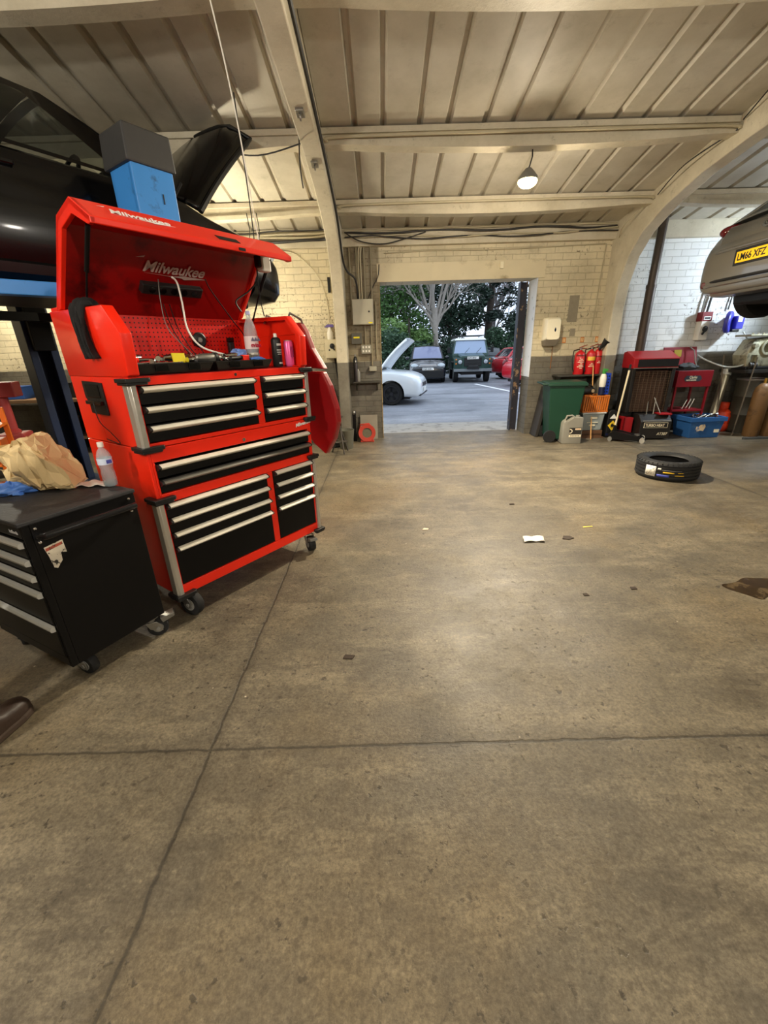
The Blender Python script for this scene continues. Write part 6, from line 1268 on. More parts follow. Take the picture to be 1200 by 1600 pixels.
# blue hose reel
t = thing('hose_reel', 'round violet blue hose reel on the wall under the grey car', 'hose reel', (5.74, 7.42, 1.78)); BV = mat('violet_blue_plastic', (64, 66, 170), .4, 0, .1, 8)
MB().lathe([(.02, -.02), (.15, -.035), (.165, -.02), (.165, .02), (.15, .035), (.02, .02)], (-.04, -.06, 0), (.75, -.8, 0), 32).build('reel_disc', BV, t); MB().lathe([(.05, -.05), (.05, .02)], (-.04, -.06, 0), (.75, -.8, 0), 20).build('reel_hub', mat('dark_blue_plastic', (30, 32, 96), .4), t); MB().bb(.06, .19, -.10, .18, -.11, .09).build('reel_motor', BV, t, 0, .015); MB().bb(.08, .15, -.104, -.10, .0, .08).build('sticker', CRL, t, 0); MB().bb(.03, .15, -.09, .0, -.15, -.11).build('guide', BLKPL, t, 0, .01)
cable('air_line', [(5.96, 7.33, 1.63), (6.0, 7.2, 1.45), (6.02, 7.1, 1.25), (5.9, 7.1, 1.12), (5.7, 7.2, 1.10), (5.52, 7.4, 1.20), (5.46, 7.56, 1.28)], .012, mat('pale_hose', (170, 176, 170), .4), 'pale air line looping below the violet reel', 'hose')
for k, (a, lab) in enumerate((([(5.36, 7.56, 1.95), (5.40, 7.57, 2.4), (5.55, 7.57, 3.0), (5.8, 7.56, 3.24)], 'cable climbing the white brick wall above the red switch cap'), ([(5.45, 7.56, 1.95), (5.52, 7.57, 2.5), (5.66, 7.57, 2.95), (5.95, 7.56, 3.24)], 'thicker cable climbing beside it toward the eaves over the washer'), ([(5.80, 7.57, 1.98), (5.86, 7.57, 2.6), (5.95, 7.57, 3.2)], 'straight cable dropping from the eaves to the violet reel'))):
    cable('wall_cable', a, .012+.006*(k == 1), mat('dark_cable', (40, 38, 36), .5) if k else GREYP, lab, 'cable')
o = MB().bb(0, 1.6, -.02, .02, .0, .035).build('steel_rail', mat('galvanised_rail', (120, 126, 130), .35, .8), None, 0, .004); o.location = (5.84, 6.62, .0); o.rotation_euler = (0, 0, R(-1)); tag(o, 'long flat steel rail lying on the floor before the drum', 'rail')
# ------------------------------------------------------------------ tyre on the floor
TY = mat('new_tyre_rubber', (30, 30, 30), .6, 0, .2, 18)
t = thing('tyre_casing', 'new black tyre lying flat on the concrete floor', 'tyre', (3.43, 4.82, 0), R(-35))
prof = [(.0, .02), (.03, .006), (.08, .0), (.115, .012), (.122, .03)]
for k in range(4): z0 = .032+k*.038; prof += [(.127, z0+.002), (.127, z0+.026), (.118, z0+.028), (.118, z0+.036)]
prof += [(.127, .182), (.122, .196), (.112, .212), (.075, .222), (.03, .214), (.0, .198), (-.006, .19), (.012, .18), (.05, .19), (.10, .18), (.108, .11), (.10, .035), (.05, .026), (.012, .035), (-.006, .028)]
MB().ring(.205, prof, (0,0,0), (0,0,1), 72).build('tyre_body', TY, t, 40)
def curved_sticker(name, a0, a1, z0, z1, m, r=.3335):
    n = 6; return MB().loft([[(r*math.sin(R(a0+(a1-a0)*k/n)), -r*math.cos(R(a0+(a1-a0)*k/n)), z) for k in range(n+1)] for z in (z0, z1)], False, False).build(name, m, t, 60, solid=.001)
curved_sticker('paper_label', -38, -18, .045, .165, WHITE)
mb = MB(); random.seed(2)
for k in range(26):
    a = R(-36+16*random.random()); z = .055+.095*random.random(); r = .3345
    mb.loft([[(r*math.sin(a+d), -r*math.cos(a+d), z+e) for d in (0, .016)] for e in (0, .006)], False, False)
mb.build('label_print', PAINTK, t, 0)
curved_sticker('white_mark', -15, -9, .13, .15, WHITE); curved_sticker('yellow_mark', -5, 14, .098, .112, mat('yellow_print', (226, 178, 30), .5)); curved_sticker('yellow_mark', 20, 30, .105, .112, MATS['yellow_print']); curved_sticker('yellow_mark', 16, 32, .074, .081, MATS['yellow_print']); curved_sticker('blue_mark', -15, 6, .052, .078, mat('blue_print', (44, 74, 170), .5)); curved_sticker('grey_mark', -8, 26, .128, .133, GREYP)
mb = MB()
for k in range(40):
    a = 2*PI*k/40; c, s_ = math.cos(a), math.sin(a); mb.box((.318*c, .318*s_, .205), (.035, .006, .014), (0, .6, a))
mb.build('shoulder_blocks', TY, t, 0)
# ------------------------------------------------------------------ bits on the floor
def scrap(name, lab, m, x, y, pts, th=.002, z=.001):
    o = MB().prism(pts, z, z+th, 'z').build(name, m, None, 0); o.location = (x, y, 0); return tag(o, lab, 'scrap')
o = MB().grid(lambda a, b: ((a-.5)*.17+.02*b, (b-.5)*.10+.03*a*(1-a), .004+.012*abs(math.sin(a*5+b*4))), 12, 8).build('paper_scrap', WHITE, None, 40, solid=.001); o.location = (1.22, 3.10, 0); tag(o, 'torn white paper scrap lying on the open floor', 'scrap')
scrap('leaf_scrap', 'dark leaf-like scrap to the right of the white paper', mat('dark_leaf', (56, 44, 34), .8), 1.52, 3.12, [(-.05, -.02), (.0, -.035), (.05, -.01), (.03, .03), (-.02, .035)], .006)
scrap('card_scrap', 'small yellow scrap beyond the white paper', mat('pale_yellow', (222, 200, 90), .6), 1.79, 3.33, [(-.045, -.008), (.045, .004), (.045, .018), (-.04, .008)], .003)
scrap('leaf_scrap', 'small dark flake near the oil patch', MATS['dark_leaf'], 1.62, 2.33, [(-.02, -.015), (.02, -.012), (.018, .016), (-.015, .012)], .004)
scrap('leaf_scrap', 'small dark flake short of the white paper', MATS['dark_leaf'], 1.28, 2.27, [(-.016, -.012), (.018, -.012), (.012, .015), (-.014, .012)], .004)
scrap('leaf_scrap', 'brown flake on the floor in front of the camera side of the cabinet', MATS['dark_leaf'], -.21, 1.75, [(-.03, -.012), (.02, -.018), (.032, .008), (-.02, .016)], .004)
scrap('leaf_scrap', 'dark flake on the floor between the cabinet and the tyre', MATS['dark_leaf'], 1.30, 3.95, [(-.025, -.015), (.025, -.012), (.022, .018), (-.02, .015)], .006)
scrap('paper_chip', 'tiny pale paper chip on the floor nearer the doorway', mat('pale_chip', (206, 190, 164), .7), .36, 3.38, [(-.03, -.015), (.02, -.02), (.03, .01), (-.01, .022)], .004)
pud = [(1.0*math.cos(a)*(.20+.03*math.sin(3*a)), .13*math.sin(a)*(1+.25*math.sin(2*a+1)+.12*math.sin(5*a))) for a in [2*PI*k/40 for k in range(40)]]
o = MB().prism([(x*math.cos(.1)-y*math.sin(.1), x*.1+y) for x, y in pud], .0006, .0016, 'z').build('oil_patch', mat('oil_stain', (54, 43, 31), .16, 0, .45, 14, dark=(92, 78, 58), dscale=7, dth=(.5, .62)), None, 0); o.location = (2.42, 2.30, 0); tag(o, 'dark oil patch on the floor at the right edge', 'oil patch')
# ================================================================== along the door wall, left of the doorway
t = thing('fuse_cabinet', 'tall cream electrical cabinet on the wall left of the doorway', 'electrical cabinet', (-.265, YW, 1.905)); MB().bb(-.17, .17, -.15, 0, 0, .375).build('enclosure', mat('grey_cream_enamel', (172, 167, 148), .42, 0, .08, 6), t, 0, .004); MB().bb(-.162, .162, -.158, -.15, .008, .367).build('door', MATS['grey_cream_enamel'], t, 0, .004); MB().cyl((.10, -.158, .19), (.10, -.166, .19), .014, n=14).build('lock', BLKPL, t); MB().bb(.09, .15, -.1595, -.158, .015, .035).build('warning_sticker', YELLOW, t, 0)
t = thing('meter_box', 'small dark grey box under the tall electrical cabinet', 'meter box', (-.39, YW, 1.61)); MB().bb(-.085, .085, -.10, 0, 0, .17).build('enclosure', mat('dark_grey_box', (84, 82, 72), .5), t, 0, .006); MB().bb(-.05, .05, -.103, -.10, .09, .115).build('yellow_label', YELLOW, t, 0)
t = thing('socket_block', 'grey socket block with six outlets below the meter box', 'socket block', (-.235, YW, 1.455)); MB().bb(-.085, .085, -.07, 0, 0, .14).build('enclosure', mat('grey_box', (150, 146, 130), .5), t, 0, .006)
for i in range(3):
    for k in range(2): MB().bb(-.064+i*.05, -.038+i*.05, -.074, -.069, .025+k*.062, .058+k*.062).build('outlet', WHITE, t, 0, .003)
t = thing('round_junction', 'grey conduit junction above the small wall shelf', 'junction box', (-.13, YW, 1.20)); MB().bb(-.07, .06, -.08, 0, -.03, .05).build('junction_body', mat('grey_box', (150, 146, 130), .5), t, 0, .012)
for k, (x0, z0, z1, lab) in enumerate(((-.45, 2.0, 3.1, 'grey conduit on the wall nearest the concrete frame'), (-.34, 2.28, 3.05, 'conduit dropping into the cabinet top nearest the frame'), (-.22, 2.28, 3.05, 'middle conduit dropping into the cabinet top'), (-.14, 1.26, 1.92, 'conduit running from the cabinet down to the junction'), (-.245, 1.60, 1.92, 'short conduit between cabinet and socket block'), (-.055, 1.38, 2.25, 'conduit beside the door jamb'), (-.11, 2.28, 3.05, 'conduit dropping into the cabinet top nearest the jamb'))):
    o = MB().cyl((x0, YW-.03, z0), (x0, YW-.03, z1), .0125, n=10).build('conduit', mat('cream_conduit', (142, 132, 106), .5, 0, .12, 8), None); tag(o, lab, 'conduit', 'conduits by the electrical cabinet')
t = thing('wall_shelf', 'small dark shelf on the wall left of the doorway', 'shelf', (-.24, YW, 1.0)); MB().bb(-.24, .235, -.22, 0, -.012, .012).build('board', MATS['dark_steel_shelf'], t, 0, .003); MB().prism([(0, -.012), (-.18, -.012), (-.17, -.025), (-.02, -.15), (0, -.15)], -.2, -.18, 'x').build('bracket', MATS['dark_steel_shelf'], t, 0)
MB().prism([(0, -.012), (-.18, -.012), (-.17, -.025), (-.02, -.15), (0, -.15)], .16, .18, 'x').build('bracket', MATS['dark_steel_shelf'], t, 0)
for k, (x, y, r, h, m_, lab) in enumerate(((-.43, 7.50, .036, .44, BLKPL, 'tall black spray can at the back of the small shelf'), (-.385, 7.43, .032, .20, GREYP, 'grey spray can at the front of the small shelf'), (-.42, 7.42, .028, .34, mat('dark_can', (46, 40, 42), .4), 'dark can squeezed beside the frame on the small shelf'))):
    t = thing('spray_can', lab, 'spray can', (x, y, 1.0125)); MB().lathe([(r*.95, 0), (r, .006), (r, h*.8), (r*.6, h*.9), (r*.3, h*.92)], n=18).build('can_body', m_, t); MB().cyl((0, 0, h*.90), (0, 0, h), r*.32, n=10).build('nozzle', WHITE if k else GREYP, t)
# isolator on the left bay wall with a spray bottle on top
t = thing('wall_isolator', 'cream isolator box with black rotary switch on the left brick wall', 'switch box', (-.80, YW, 1.40)); MB().bb(-.12, .11, -.16, 0, 0, .29).build('enclosure', CREAMP, t, 0, .005); MB().sphere((.0, -.17, .19), .042, (1, .5, 1), 16, 10).build('rotary_switch', BLKPL, t); MB().box((.015, -.19, .16), (.02, .03, .09), (0, -.6, 0)).build('switch_lever', BLKPL, t, 0, .004); MB().sphere((-.05, -.163, .13), .013, (1, .6, 1), 10, 6).build('reset_knob', BLKPL, t)
t = thing('spray_bottle', 'white spray bottle with violet trigger on top of the isolator box', 'spray bottle', (-.83, 7.52, 1.691)); MB().lathe([(.045, 0), (.05, .01), (.05, .11), (.02, .17), (.018, .19)], n=20).build('bottle_body', WHITE, t); hd = MB().hexa([(-.09, -.018, .19), (.07, -.018, .19), (.07, .018, .19), (-.09, .018, .19)], [(-.04, -.015, .235), (.06, -.015, .235), (.06, .015, .235), (-.04, .015, .235)]).build('spray_head', mat('violet_plastic', (96, 84, 150), .4), t, 0, .004); MB().box((-.03, 0, .165), (.014, .016, .07), (0, .5, 0)).build('trigger', WHITE, hd, 0, .004)
cable('wall_cable', [(-1.62, 7.55, 3.0), (-1.3, 7.57, 2.95), (-.98, 7.575, 2.65), (-.86, 7.58, 2.3), (-.84, 7.58, 1.98), (-.80, 7.58, 1.70)], .007, CREAMP, 'cream cable curving down the left brick wall to the isolator', 'cable')
cable('wall_cable', [(-.78, 7.57, 1.40), (-.76, 7.56, 1.15), (-.72, 7.5, .9), (-.70, 7.45, .6)], .012, BLKPL, 'black cable hanging below the isolator box', 'cable')
cable('wall_cable', [(-2.02, 7.58, 3.0), (-2.0, 7.585, 2.6), (-1.98, 7.585, 2.2)], .009, CREAMP, 'cream cable dropping straight on the left brick wall above the tool chest', 'cable')
t = thing('cable_clip_box', 'small black box on the wall at the concrete frame head', 'box', (-.80, YW, 2.40)); MB().bb(-.02, .02, -.05, 0, 0, .22).build('clip_body', BLKPL, t, 0, .004)
# floor clutter left of the doorway
t = thing('cable_reel', 'round orange-red cable reel on the floor against the dado', 'cable reel', (-.27, 7.30, 0)); OR = mat('orange_red_plastic', (170, 58, 44), .4, 0, .1, 8)
MB().ring(.115, [(-.03, -.045), (.03, -.05), (.035, .05), (-.03, .045)], (0, 0, .155), (0, -1, .12), 32).build('reel_body', OR, t); MB().lathe([(.085, -.03), (.085, .03)], (0, 0, .155), (0, -1, .12), 24).build('reel_centre', mat('grey_green_plastic', (96, 92, 74), .5), t); MB().tube([(-.12, 0, .20), (-.11, 0, .30), (.04, 0, .31), (.07, 0, .26)], .016, 8).build('reel_handle', OR, t); MB().bb(-.12, .12, -.06, .06, 0, .03).build('reel_foot', OR, t, 0, .006)
o = MB().bb(-.155, .155, -.008, .008, 0, .43).build('card_board', mat('grey_card', (136, 130, 116), .7, 0, .15, 8), None, 0, .002); o.location = (-.24, 7.50, 0.002); o.rotation_euler = (R(-8), 0, 0); tag(o, 'grey board leaning on the wall behind the orange reel', 'board')
t = thing('post_stub', 'dark upright post with a silver cap beside the orange reel', 'post', (-.49, 7.38, 0)); MB().bb(-.03, .03, -.03, .03, 0, .52).build('post_body', BLACK, t, 0, .004); MB().sphere((0, -.02, .50), .03, (1, 1, 1.2), 12, 8).build('post_cap', STEEL, t)
t = thing('bucket', 'dull grey metal bucket at the foot of the concrete frame', 'bucket', (-.60, 6.78, 0)); MB().lathe([(.10, 0), (.105, .01), (.135, .30), (.14, .31), (.13, .31), (.10, .03), (.001, .03)], n=28).build('bucket_body', mat('galvanised_bucket', (112, 110, 96), .55, .4, .2, 6), t); MB().tube([(-.135, 0, .30)]+[(.135*math.cos(PI-PI*k/10), -.10*math.sin(PI*k/10), .31+.05*math.sin(PI*k/10)) for k in range(1, 10)]+[(.135, 0, .30)], .004, 6).build('bucket_handle', STEEL, t)
t = thing('work_lamp', 'old silver dish lamp standing on the floor by the concrete frame', 'lamp', (-.82, 7.0, 0)); MB().lathe([(.04, .10), (.10, .04), (.155, -.04), (.16, -.05), (.150, -.05), (.09, .03), (.02, .085)], (0, 0, .52), (-.3, -.25, -.5), 28).build('dish', mat('pale_dish', (150, 152, 148), .35, .6), t); MB().cyl((0, 0, .02), (0.02, .02, .50), .014, n=10).build('stem', STEEL, t); MB().lathe([(.16, 0), (.16, .02), (.03, .05)], n=24).build('base', BLACK, t)
for k, (x, a, h, m_, lab) in enumerate(((-.72, .10, 1.08, mat('grey_handle', (110, 104, 92), .6), 'grey handled broom leaning in the corner by the concrete frame'), (-.82, -.06, .95, mat('dark_handle', (50, 44, 40), .6), 'dark handled shovel leaning beside the broom'), (-.90, .03, .86, mat('tan_handle', (140, 100, 62), .6), 'short tan pole leaning in the corner behind the red cover'))):
    t = thing('leaning_pole', lab, 'pole', (x, 7.20, 0)); MB().cyl((0, 0, .0), (a, .34, h), .016, n=10).build('pole_shaft', m_, t); MB().bb(-.06, .06, -.03, .03, 0, .05).build('pole_head', m_, t, 0, .006)
t = thing('axle_stand', 'dark grey axle stand on the floor below the red cover', 'axle stand', (-.66, 6.48, 0), .4); 
for k in range(3):
    a = 2*PI*k/3+.5; MB().cyl((.15*math.cos(a), .15*math.sin(a), .008), (.025*math.cos(a), .025*math.sin(a), .34), .012, n=8).build('leg', mat('dark_grey_steel', (76, 70, 62), .5, .4), t)
MB().bb(-.10, .10, -.06, .06, .17, .185).build('brace', MATS['dark_grey_steel'], t, 0, .003); MB().cyl((0, 0, .32), (0, 0, .42), .022, n=10).build('column', MATS['dark_grey_steel'], t)
rag('cable_heap', 'heap of dark cable and hoses behind the red cover', 'cable heap', mat('dark_cable', (40, 38, 36), .5), .16, .12, .38, 9.9, (-1.02, 7.20, 0))
# ------------------------------------------------------------------ far left: bench clutter seen under the car
t = thing('parts_rack', 'orange steel rack with trays beyond the paper bag', 'rack', (-3.42, 3.22, 0), R(30)); OS = mat('orange_steel', (226, 112, 24), .45, 0, .12, 6)
for x in (-.36, .34):
    for y in (-.22, .2): MB().bb(x, x+.035, y, y+.035, 0, 1.14).build('upright', OS, t, 0, .002)
for z in (.30, .72, 1.0): MB().bb(-.36, .375, -.22, .235, z, z+.02).build('shelf', OS, t, 0, .002)
for k, (z, h) in enumerate(((.32, .20), (.74, .16))): MB().bb(-.33, .34, -.215, .20, z, z+h).build('tray', mat('brown_orange_plastic', (170, 78, 20), .5, 0, .2, 7), t, 0, .006)
for k, (x, y, s_, m_, lab) in enumerate(((-.15, 0, .11, GREYP, 'small grey box on the orange rack'), (.12, .05, .09, mat('tan_card', (170, 130, 80), .7), 'tan carton on the orange rack beside the grey box'))):
    o = MB().bb(-s_, s_, -s_*.7, s_*.7, 0, s_*1.3).build('small_box', m_, None, 0, .004); o.location = rpt((x, y, 1.021), R(30), (-3.42, 3.22, 0)); o.rotation_euler = (0, 0, R(20)); tag(o, lab, 'box')
t = thing('transmission_jack', 'dull red transmission jack standing beyond the paper bag', 'transmission jack', (-3.98, 4.5, 0), R(20)); RJ = mat('dull_red_paint', (156, 52, 50), .5, 0, .15, 5)
MB().lathe([(.07, .15), (.07, .80), (.05, .82), (.05, 1.15)], n=20).build('ram', RJ, t); MB().bb(-.16, .16, -.10, .10, 1.15, 1.30).build('cradle', RJ, t, 0, .01); MB().bb(-.13, .13, -.13, .13, .55, .78).build('collar', RJ, t, 0, .02)
for k in range(4):
    a = PI/2*k+.4; MB().cyl((.40*math.cos(a), .40*math.sin(a), .06), (.05*math.cos(a), .05*math.sin(a), .20), .025, n=8).build('foot', RJ, t)
t = thing('air_compressor', 'dark grey compressor tank beside the far lift post', 'compressor', (-4.9, 4.9, 0), R(40)); MB().lathe([(.05, -.55), (.22, -.50), (.26, -.42), (.26, .42), (.22, .50), (.05, .55)], (0, 0, .40), (1, 0, 0), 28).build('tank', mat('grey_tank', (96, 92, 84), .5, .2, .15, 5), t); MB().bb(-.25, .2, -.16, .16, .62, 1.02).build('motor', BLKPL, t, 0, .02); 
for x in (-.35, .35): MB().bb(x-.03, x+.03, -.2, .2, 0, .2).build('foot', BLACK, t, 0)
t = thing('side_bench', 'long dark workbench along the left wall behind the lift', 'workbench', (-5.6, 7.2, 0)); MB().bb(-1.6, 1.9, -.35, .33, .86, .91).build('bench_top', mat('worn_bench_timber', (120, 92, 66), .7, 0, .25, 5), t, 0, .005)
for x in (-1.5, .2, 1.8):
    for y in (-.3, .26): MB().bb(x, x+.06, y, y+.06, 0, .86).build('leg', BLACK, t, 0)
MB().bb(-1.5, 1.8, -.25, .3, .25, .29).build('lower_shelf', MATS['worn_bench_timber'], t, 0)
for k, (x, y, z, sx, sz, m_, lab) in enumerate(((-5.2, 7.2, .911, .16, .22, BLKPL, 'black tool case on the side bench nearest the far lift post'), (-6.0, 7.15, .911, .14, .18, mat('blue_box', (40, 80, 150), .5), 'blue box standing on the side bench'), (-4.3, 7.2, .911, .12, .16, GREYP, 'grey box on the end of the side bench'), (-4.6, 7.1, .291, .2, .3, BLACK, 'black crate on the lower shelf of the side bench'), (-5.4, 7.1, .291, .22, .28, mat('brown_card', (130, 96, 60), .8), 'brown carton on the lower shelf of the side bench'))):
    t = thing('storage_box', lab, 'box', (x, y, z), .1*k); MB().bb(-sx, sx, -.14, .14, 0, sz).build('box_body', m_, t, 0, .008); MB().bb(-sx-.006, sx+.006, -.146, .146, sz, sz+.02).build('box_lid', m_, t, 0, .004)
# ================================================================== overhead
t = thing('pendant_lamp', 'glowing warm lamp hanging from the second roof beam', 'lamp', (PENDANT[0], PENDANT[1], PENDANT[2]))
MB().lathe([(.10, -.045), (.10, -.02), (.06, .03), (.03, .06)], n=24).build('housing', GREYP, t, 40)
MB().sphere((0, 0, -.055), .10, (1, 1, .6), 20, 12).build('glowing_lens', emit_mat('lamp_glow', (255, 226, 150), 40), t, 60)
MB().tube([(0, 0, .05), (.03, 0, .16), (.02, .0, .30), (0, 0, .36)], .007, 6).build('flex', BLKPL, t); MB().cyl((0, 0, .34), (0, 0, .395), .03, n=12).build('ceiling_rose', GREYP, t)
for i, (p, e, c) in enumerate(FLOODS):
    t = thing('flood_lamp', ['high bay lamp hanging behind the camera toward the left bay', 'high bay lamp hanging behind the camera over the open floor', 'high bay lamp hanging over the right bay', 'added high bay lamp hanging beside the raised black car'][i], 'lamp', (p[0], p[1], p[2]))
    MB().lathe([(.10, -.02), (.12, .0), (.11, .06), (.04, .12)], n=24).build('housing', GREYP, t, 40); MB().sphere((0, 0, -.04), .10, (1, 1, .5), 20, 10).build('diffuser', emit_mat('flood_glow', (255, 232, 196), 12), t, 60)
    MB().cyl((0, 0, .10), (0, 0, roof_z(p[1])-p[2]-.005), .012, n=8).build('hanger', STEEL, t)
t = thing('work_light', 'round work light on a tall tripod behind the raised black car', 'work light', (BAY_LEFT[0], BAY_LEFT[1], 0)); MB().cyl((0, 0, .5), (0, 0, BAY_LEFT[2]-.11), .015, n=10).build('pole', STEEL, t); MB().sphere((0, 0, BAY_LEFT[2]), .075, (1, 1, 1), 18, 12).build('glowing_globe', emit_mat('globe_glow', (255, 230, 170), 14), t, 60); MB().lathe([(.03, BAY_LEFT[2]-.13), (.05, BAY_LEFT[2]-.08), (.05, BAY_LEFT[2]-.06)], n=16).build('lamp_holder', BLKPL, t)
for k in range(3): MB().cyl((.35*math.cos(k*2.094), .35*math.sin(k*2.094), .01), (0, 0, .62), .011, n=8).build('leg', STEEL, t)
for (p, nm, m_) in ((BAY_RIGHT, 'cool fluorescent tube fitting beside the raised grey car', emit_mat('tube_glow_cool', (220, 236, 255), 14)), (BAY_FAR, 'warm fluorescent tube fitting in the far left bay behind the black car', emit_mat('tube_glow_warm', (255, 234, 190), 12))):
    t = thing('tube_light', nm, 'tube light', p); MB().bb(-.62, .62, -.035, .035, .0, .06).build('batten', WHITE, t, 0, .005); MB().cyl((-.6, 0, -.014), (.6, 0, -.014), .013, n=10).build('tube', m_, t)
    for x in (-.5, .5): MB().cyl((x, 0, .05), (x, 0, roof_z(p[1])-p[2]+.0), .006, n=6).build('hanger', STEEL, t)
# white flex dangling by the chest with its plug
cable('hanging_flex', [(-.98, 3.0, 3.98), (-.86, 3.05, 3.3), (-.80, 3.08, 2.8), (-.77, 3.10, 2.35), (-.755, 3.10, 2.12)], .0045, WHITE, 'long white flex hanging from the roof to the trailing socket', 'cable')
t = thing('trailing_socket', 'white trailing socket hanging on the flex beside the chest lid', 'socket', (-.755, 3.10, 2.0), CHZ); MB().bb(-.02, .05, -.03, .03, 0, .13).build('socket_body', WHITE, t, 0, .008); MB().bb(-.045, -.02, -.024, .024, .02, .09).build('plug', BLKPL, t, 0, .008)
cable('plug_lead', [(-.79, 3.09, 2.03), (-.80, 3.10, 1.95), (-.86, 3.06, 1.88), (-.92, 2.98, 1.82), (-.90, 3.0, 1.76)], .005, BLKPL, 'black lead from the trailing socket into the chest', 'cable')
cable('hanging_lead', [(-.80, 3.09, 2.9), (-.79, 3.12, 2.3), (-.80, 3.12, 1.9), (-.79, 3.14, 1.74)], .004, BLKPL, 'thin black lead hanging straight down beside the white flex', 'cable')
# wiring along the wall head and beams
WG = mat('cream_wire', (176, 166, 138), .5, 0, .1, 8); WK = mat('dark_cable', (40, 38, 36), .5)
for k, (z, y, m_, r, lab) in enumerate(((3.225, 7.48, WG, .016, 'cream conduit along the wall head over the doorway'), (3.19, 7.47, WK, .014, 'black cable along the wall head over the doorway'), (3.155, 7.46, WG, .012, 'cream cable sagging below the wall head over the doorway'), (3.135, 7.45, WK, .010, 'black cable sagging lowest over the doorway'))):
    pts = [(-.50+.42*i, y+.02*math.sin(i*2+k), z+(.018*math.sin(i*1.7+k*2) if k else 0)-(.04*math.sin(PI*i/10) if k > 1 else 0)) for i in range(11)]
    cable('eaves_cable', pts, r, m_, lab, 'cable')
for k, (pts, m_, r, lab) in enumerate((([(.35, 7.50, 3.20), (.0, 7.50, 3.20), (-.20, 7.52, 3.12), (-.27, 7.55, 2.95), (-.275, 7.57, 2.6), (-.27, 7.57, 2.29)], WG, .013, 'outermost cream conduit bending down into the electrical cabinet'), ([(.15, 7.49, 3.16), (-.12, 7.50, 3.15), (-.27, 7.53, 3.05), (-.31, 7.56, 2.85), (-.31, 7.57, 2.29)], WG, .012, 'inner cream conduit bending down into the electrical cabinet'), ([(-.50, 7.46, 3.20), (-.25, 7.44, 3.07), (.10, 7.44, 3.03), (.45, 7.46, 3.10), (.75, 7.47, 3.18)], WK, .009, 'black cable hanging in a loop above the electrical cabinet'), ([(-.18, 7.57, 2.29), (-.10, 7.57, 2.45), (.0, 7.56, 2.62), (.02, 7.57, 2.78)], WK, .007, 'thin black wire rising from the cabinet to the lintel corner'))):
    cable('cabinet_cable', pts, r, m_, lab, 'cable')
for k, (z, y, m_, r, lab) in enumerate(((3.19, 7.46, WG, .020, 'cream ribbed conduit along the wall head in the left bay'), (3.15, 7.45, WG, .016, 'second cream conduit along the wall head in the left bay'), (3.10, 7.44, WK, .020, 'thick black cable along the wall head in the left bay'), (3.215, 7.40, WK, .010, 'thin black cable looping at the roof edge in the left bay'))):
    pts = [(-4.78+.46*i, y+.02*math.sin(i*2+k), z+.012*math.sin(i*1.9+k*2)) for i in range(9)]+[(-.84, y, z+.01), (-.75, y-.02, z+.02)]
    cable('eaves_cable', pts, r, m_, lab, 'cable')
cable('frame_cable', [(-.525, .8, 4.16), (-.525, 2.2, 3.90), (-.525, 3.3, 3.70), (-.525, 4.9, 3.50), (-.525, 5.9, 3.33), (-.525, 6.6, 3.15), (-.525, 7.15, 2.8), (-.48, 7.35, 2.66), (-.36, 7.4, 2.55), (-.34, 7.56, 2.3)], .016, WK, 'black conduit following the left concrete frame up to the roof', 'cable')
for k, (y, dz, lab) in enumerate(((5.385, -.09, 'cream conduit clipped along the second roof beam'), (6.73, -.07, 'cream conduit clipped along the third roof beam'), (3.88, -.09, 'cream conduit clipped along the nearest roof beam'))):
    z = roof_z(y)+dz
    cable('beam_conduit', [(-.48, y-.11, z-.04), (-.30, y-.105, z), (1.6, y-.105, z+.005), (3.5, y-.105, z), (3.70, y-.11, z-.03)], .014, WG, lab, 'conduit')
for k, (pts, lab) in enumerate((([(3.70, 5.28, 3.5), (3.60, 5.9, 3.42), (3.68, 6.5, 3.30)], 'loose wire arcing along the roof by the right concrete frame'), ([(3.71, 3.6, 3.85), (3.55, 4.4, 3.72), (3.70, 5.25, 3.56)], 'loose wire arcing over the roof nearer the camera'), ([(3.70, 6.66, 3.30), (3.62, 7.1, 3.12), (3.71, 7.4, 3.02)], 'loose wire curling under the third beam by the right frame'), ([(-.70, 5.2, 3.46), (-1.2, 5.3, 3.40), (-1.7, 5.3, 3.46)], 'black wire drooping from the second beam in the left bay'), ([(-.72, 5.0, 3.44), (-.73, 4.98, 3.2), (-.72, 5.0, 3.02)], 'short black wire end hanging beside the left frame'))):
    cable('loose_wire', pts, .007, WK if k != 2 else WG, lab, 'wire')
for k, (x, lab) in enumerate(((-1.75, 'thin black wire dangling under the beam beyond the open bonnet'), (-1.62, 'second thin black wire dangling beyond the open bonnet'))):
    cable('dangling_wire', [(x, 6.66, 3.27), (x+.04, 6.55, 3.0), (x-.03, 6.5, 2.75), (x+.05, 6.5, 2.5)], .006, WK, lab, 'wire')
for k, (y, z, lab) in enumerate(((4.55, 3.415, 'steel bracket under the left frame rafter nearer the camera'), (5.35, 3.33, 'steel bracket under the left frame rafter nearer the wall'))):
    t = thing('frame_bracket', lab, 'bracket', (-.63, y, z), 0, 'brackets under the left frame'); MB().box((0, 0, 0), (.07, .10, .02), (-.15, 0, 0)).build('bracket_plate', STEEL, t, 0, .002); MB().ring(.022, [(-.005, -.005), (.005, -.005), (.005, .005), (-.005, .005)], (0, 0, -.03), (1, 0, 0), 14).build('bracket_ring', STEEL, t)
t = thing('door_sensor', 'small cream sensor box above the doorway lintel', 'sensor', (1.98, YW-.012, 2.72)); MB().bb(-.03, .03, -.05, 0, -.05, .05).build('sensor_body', DISP, t, 0, .006)
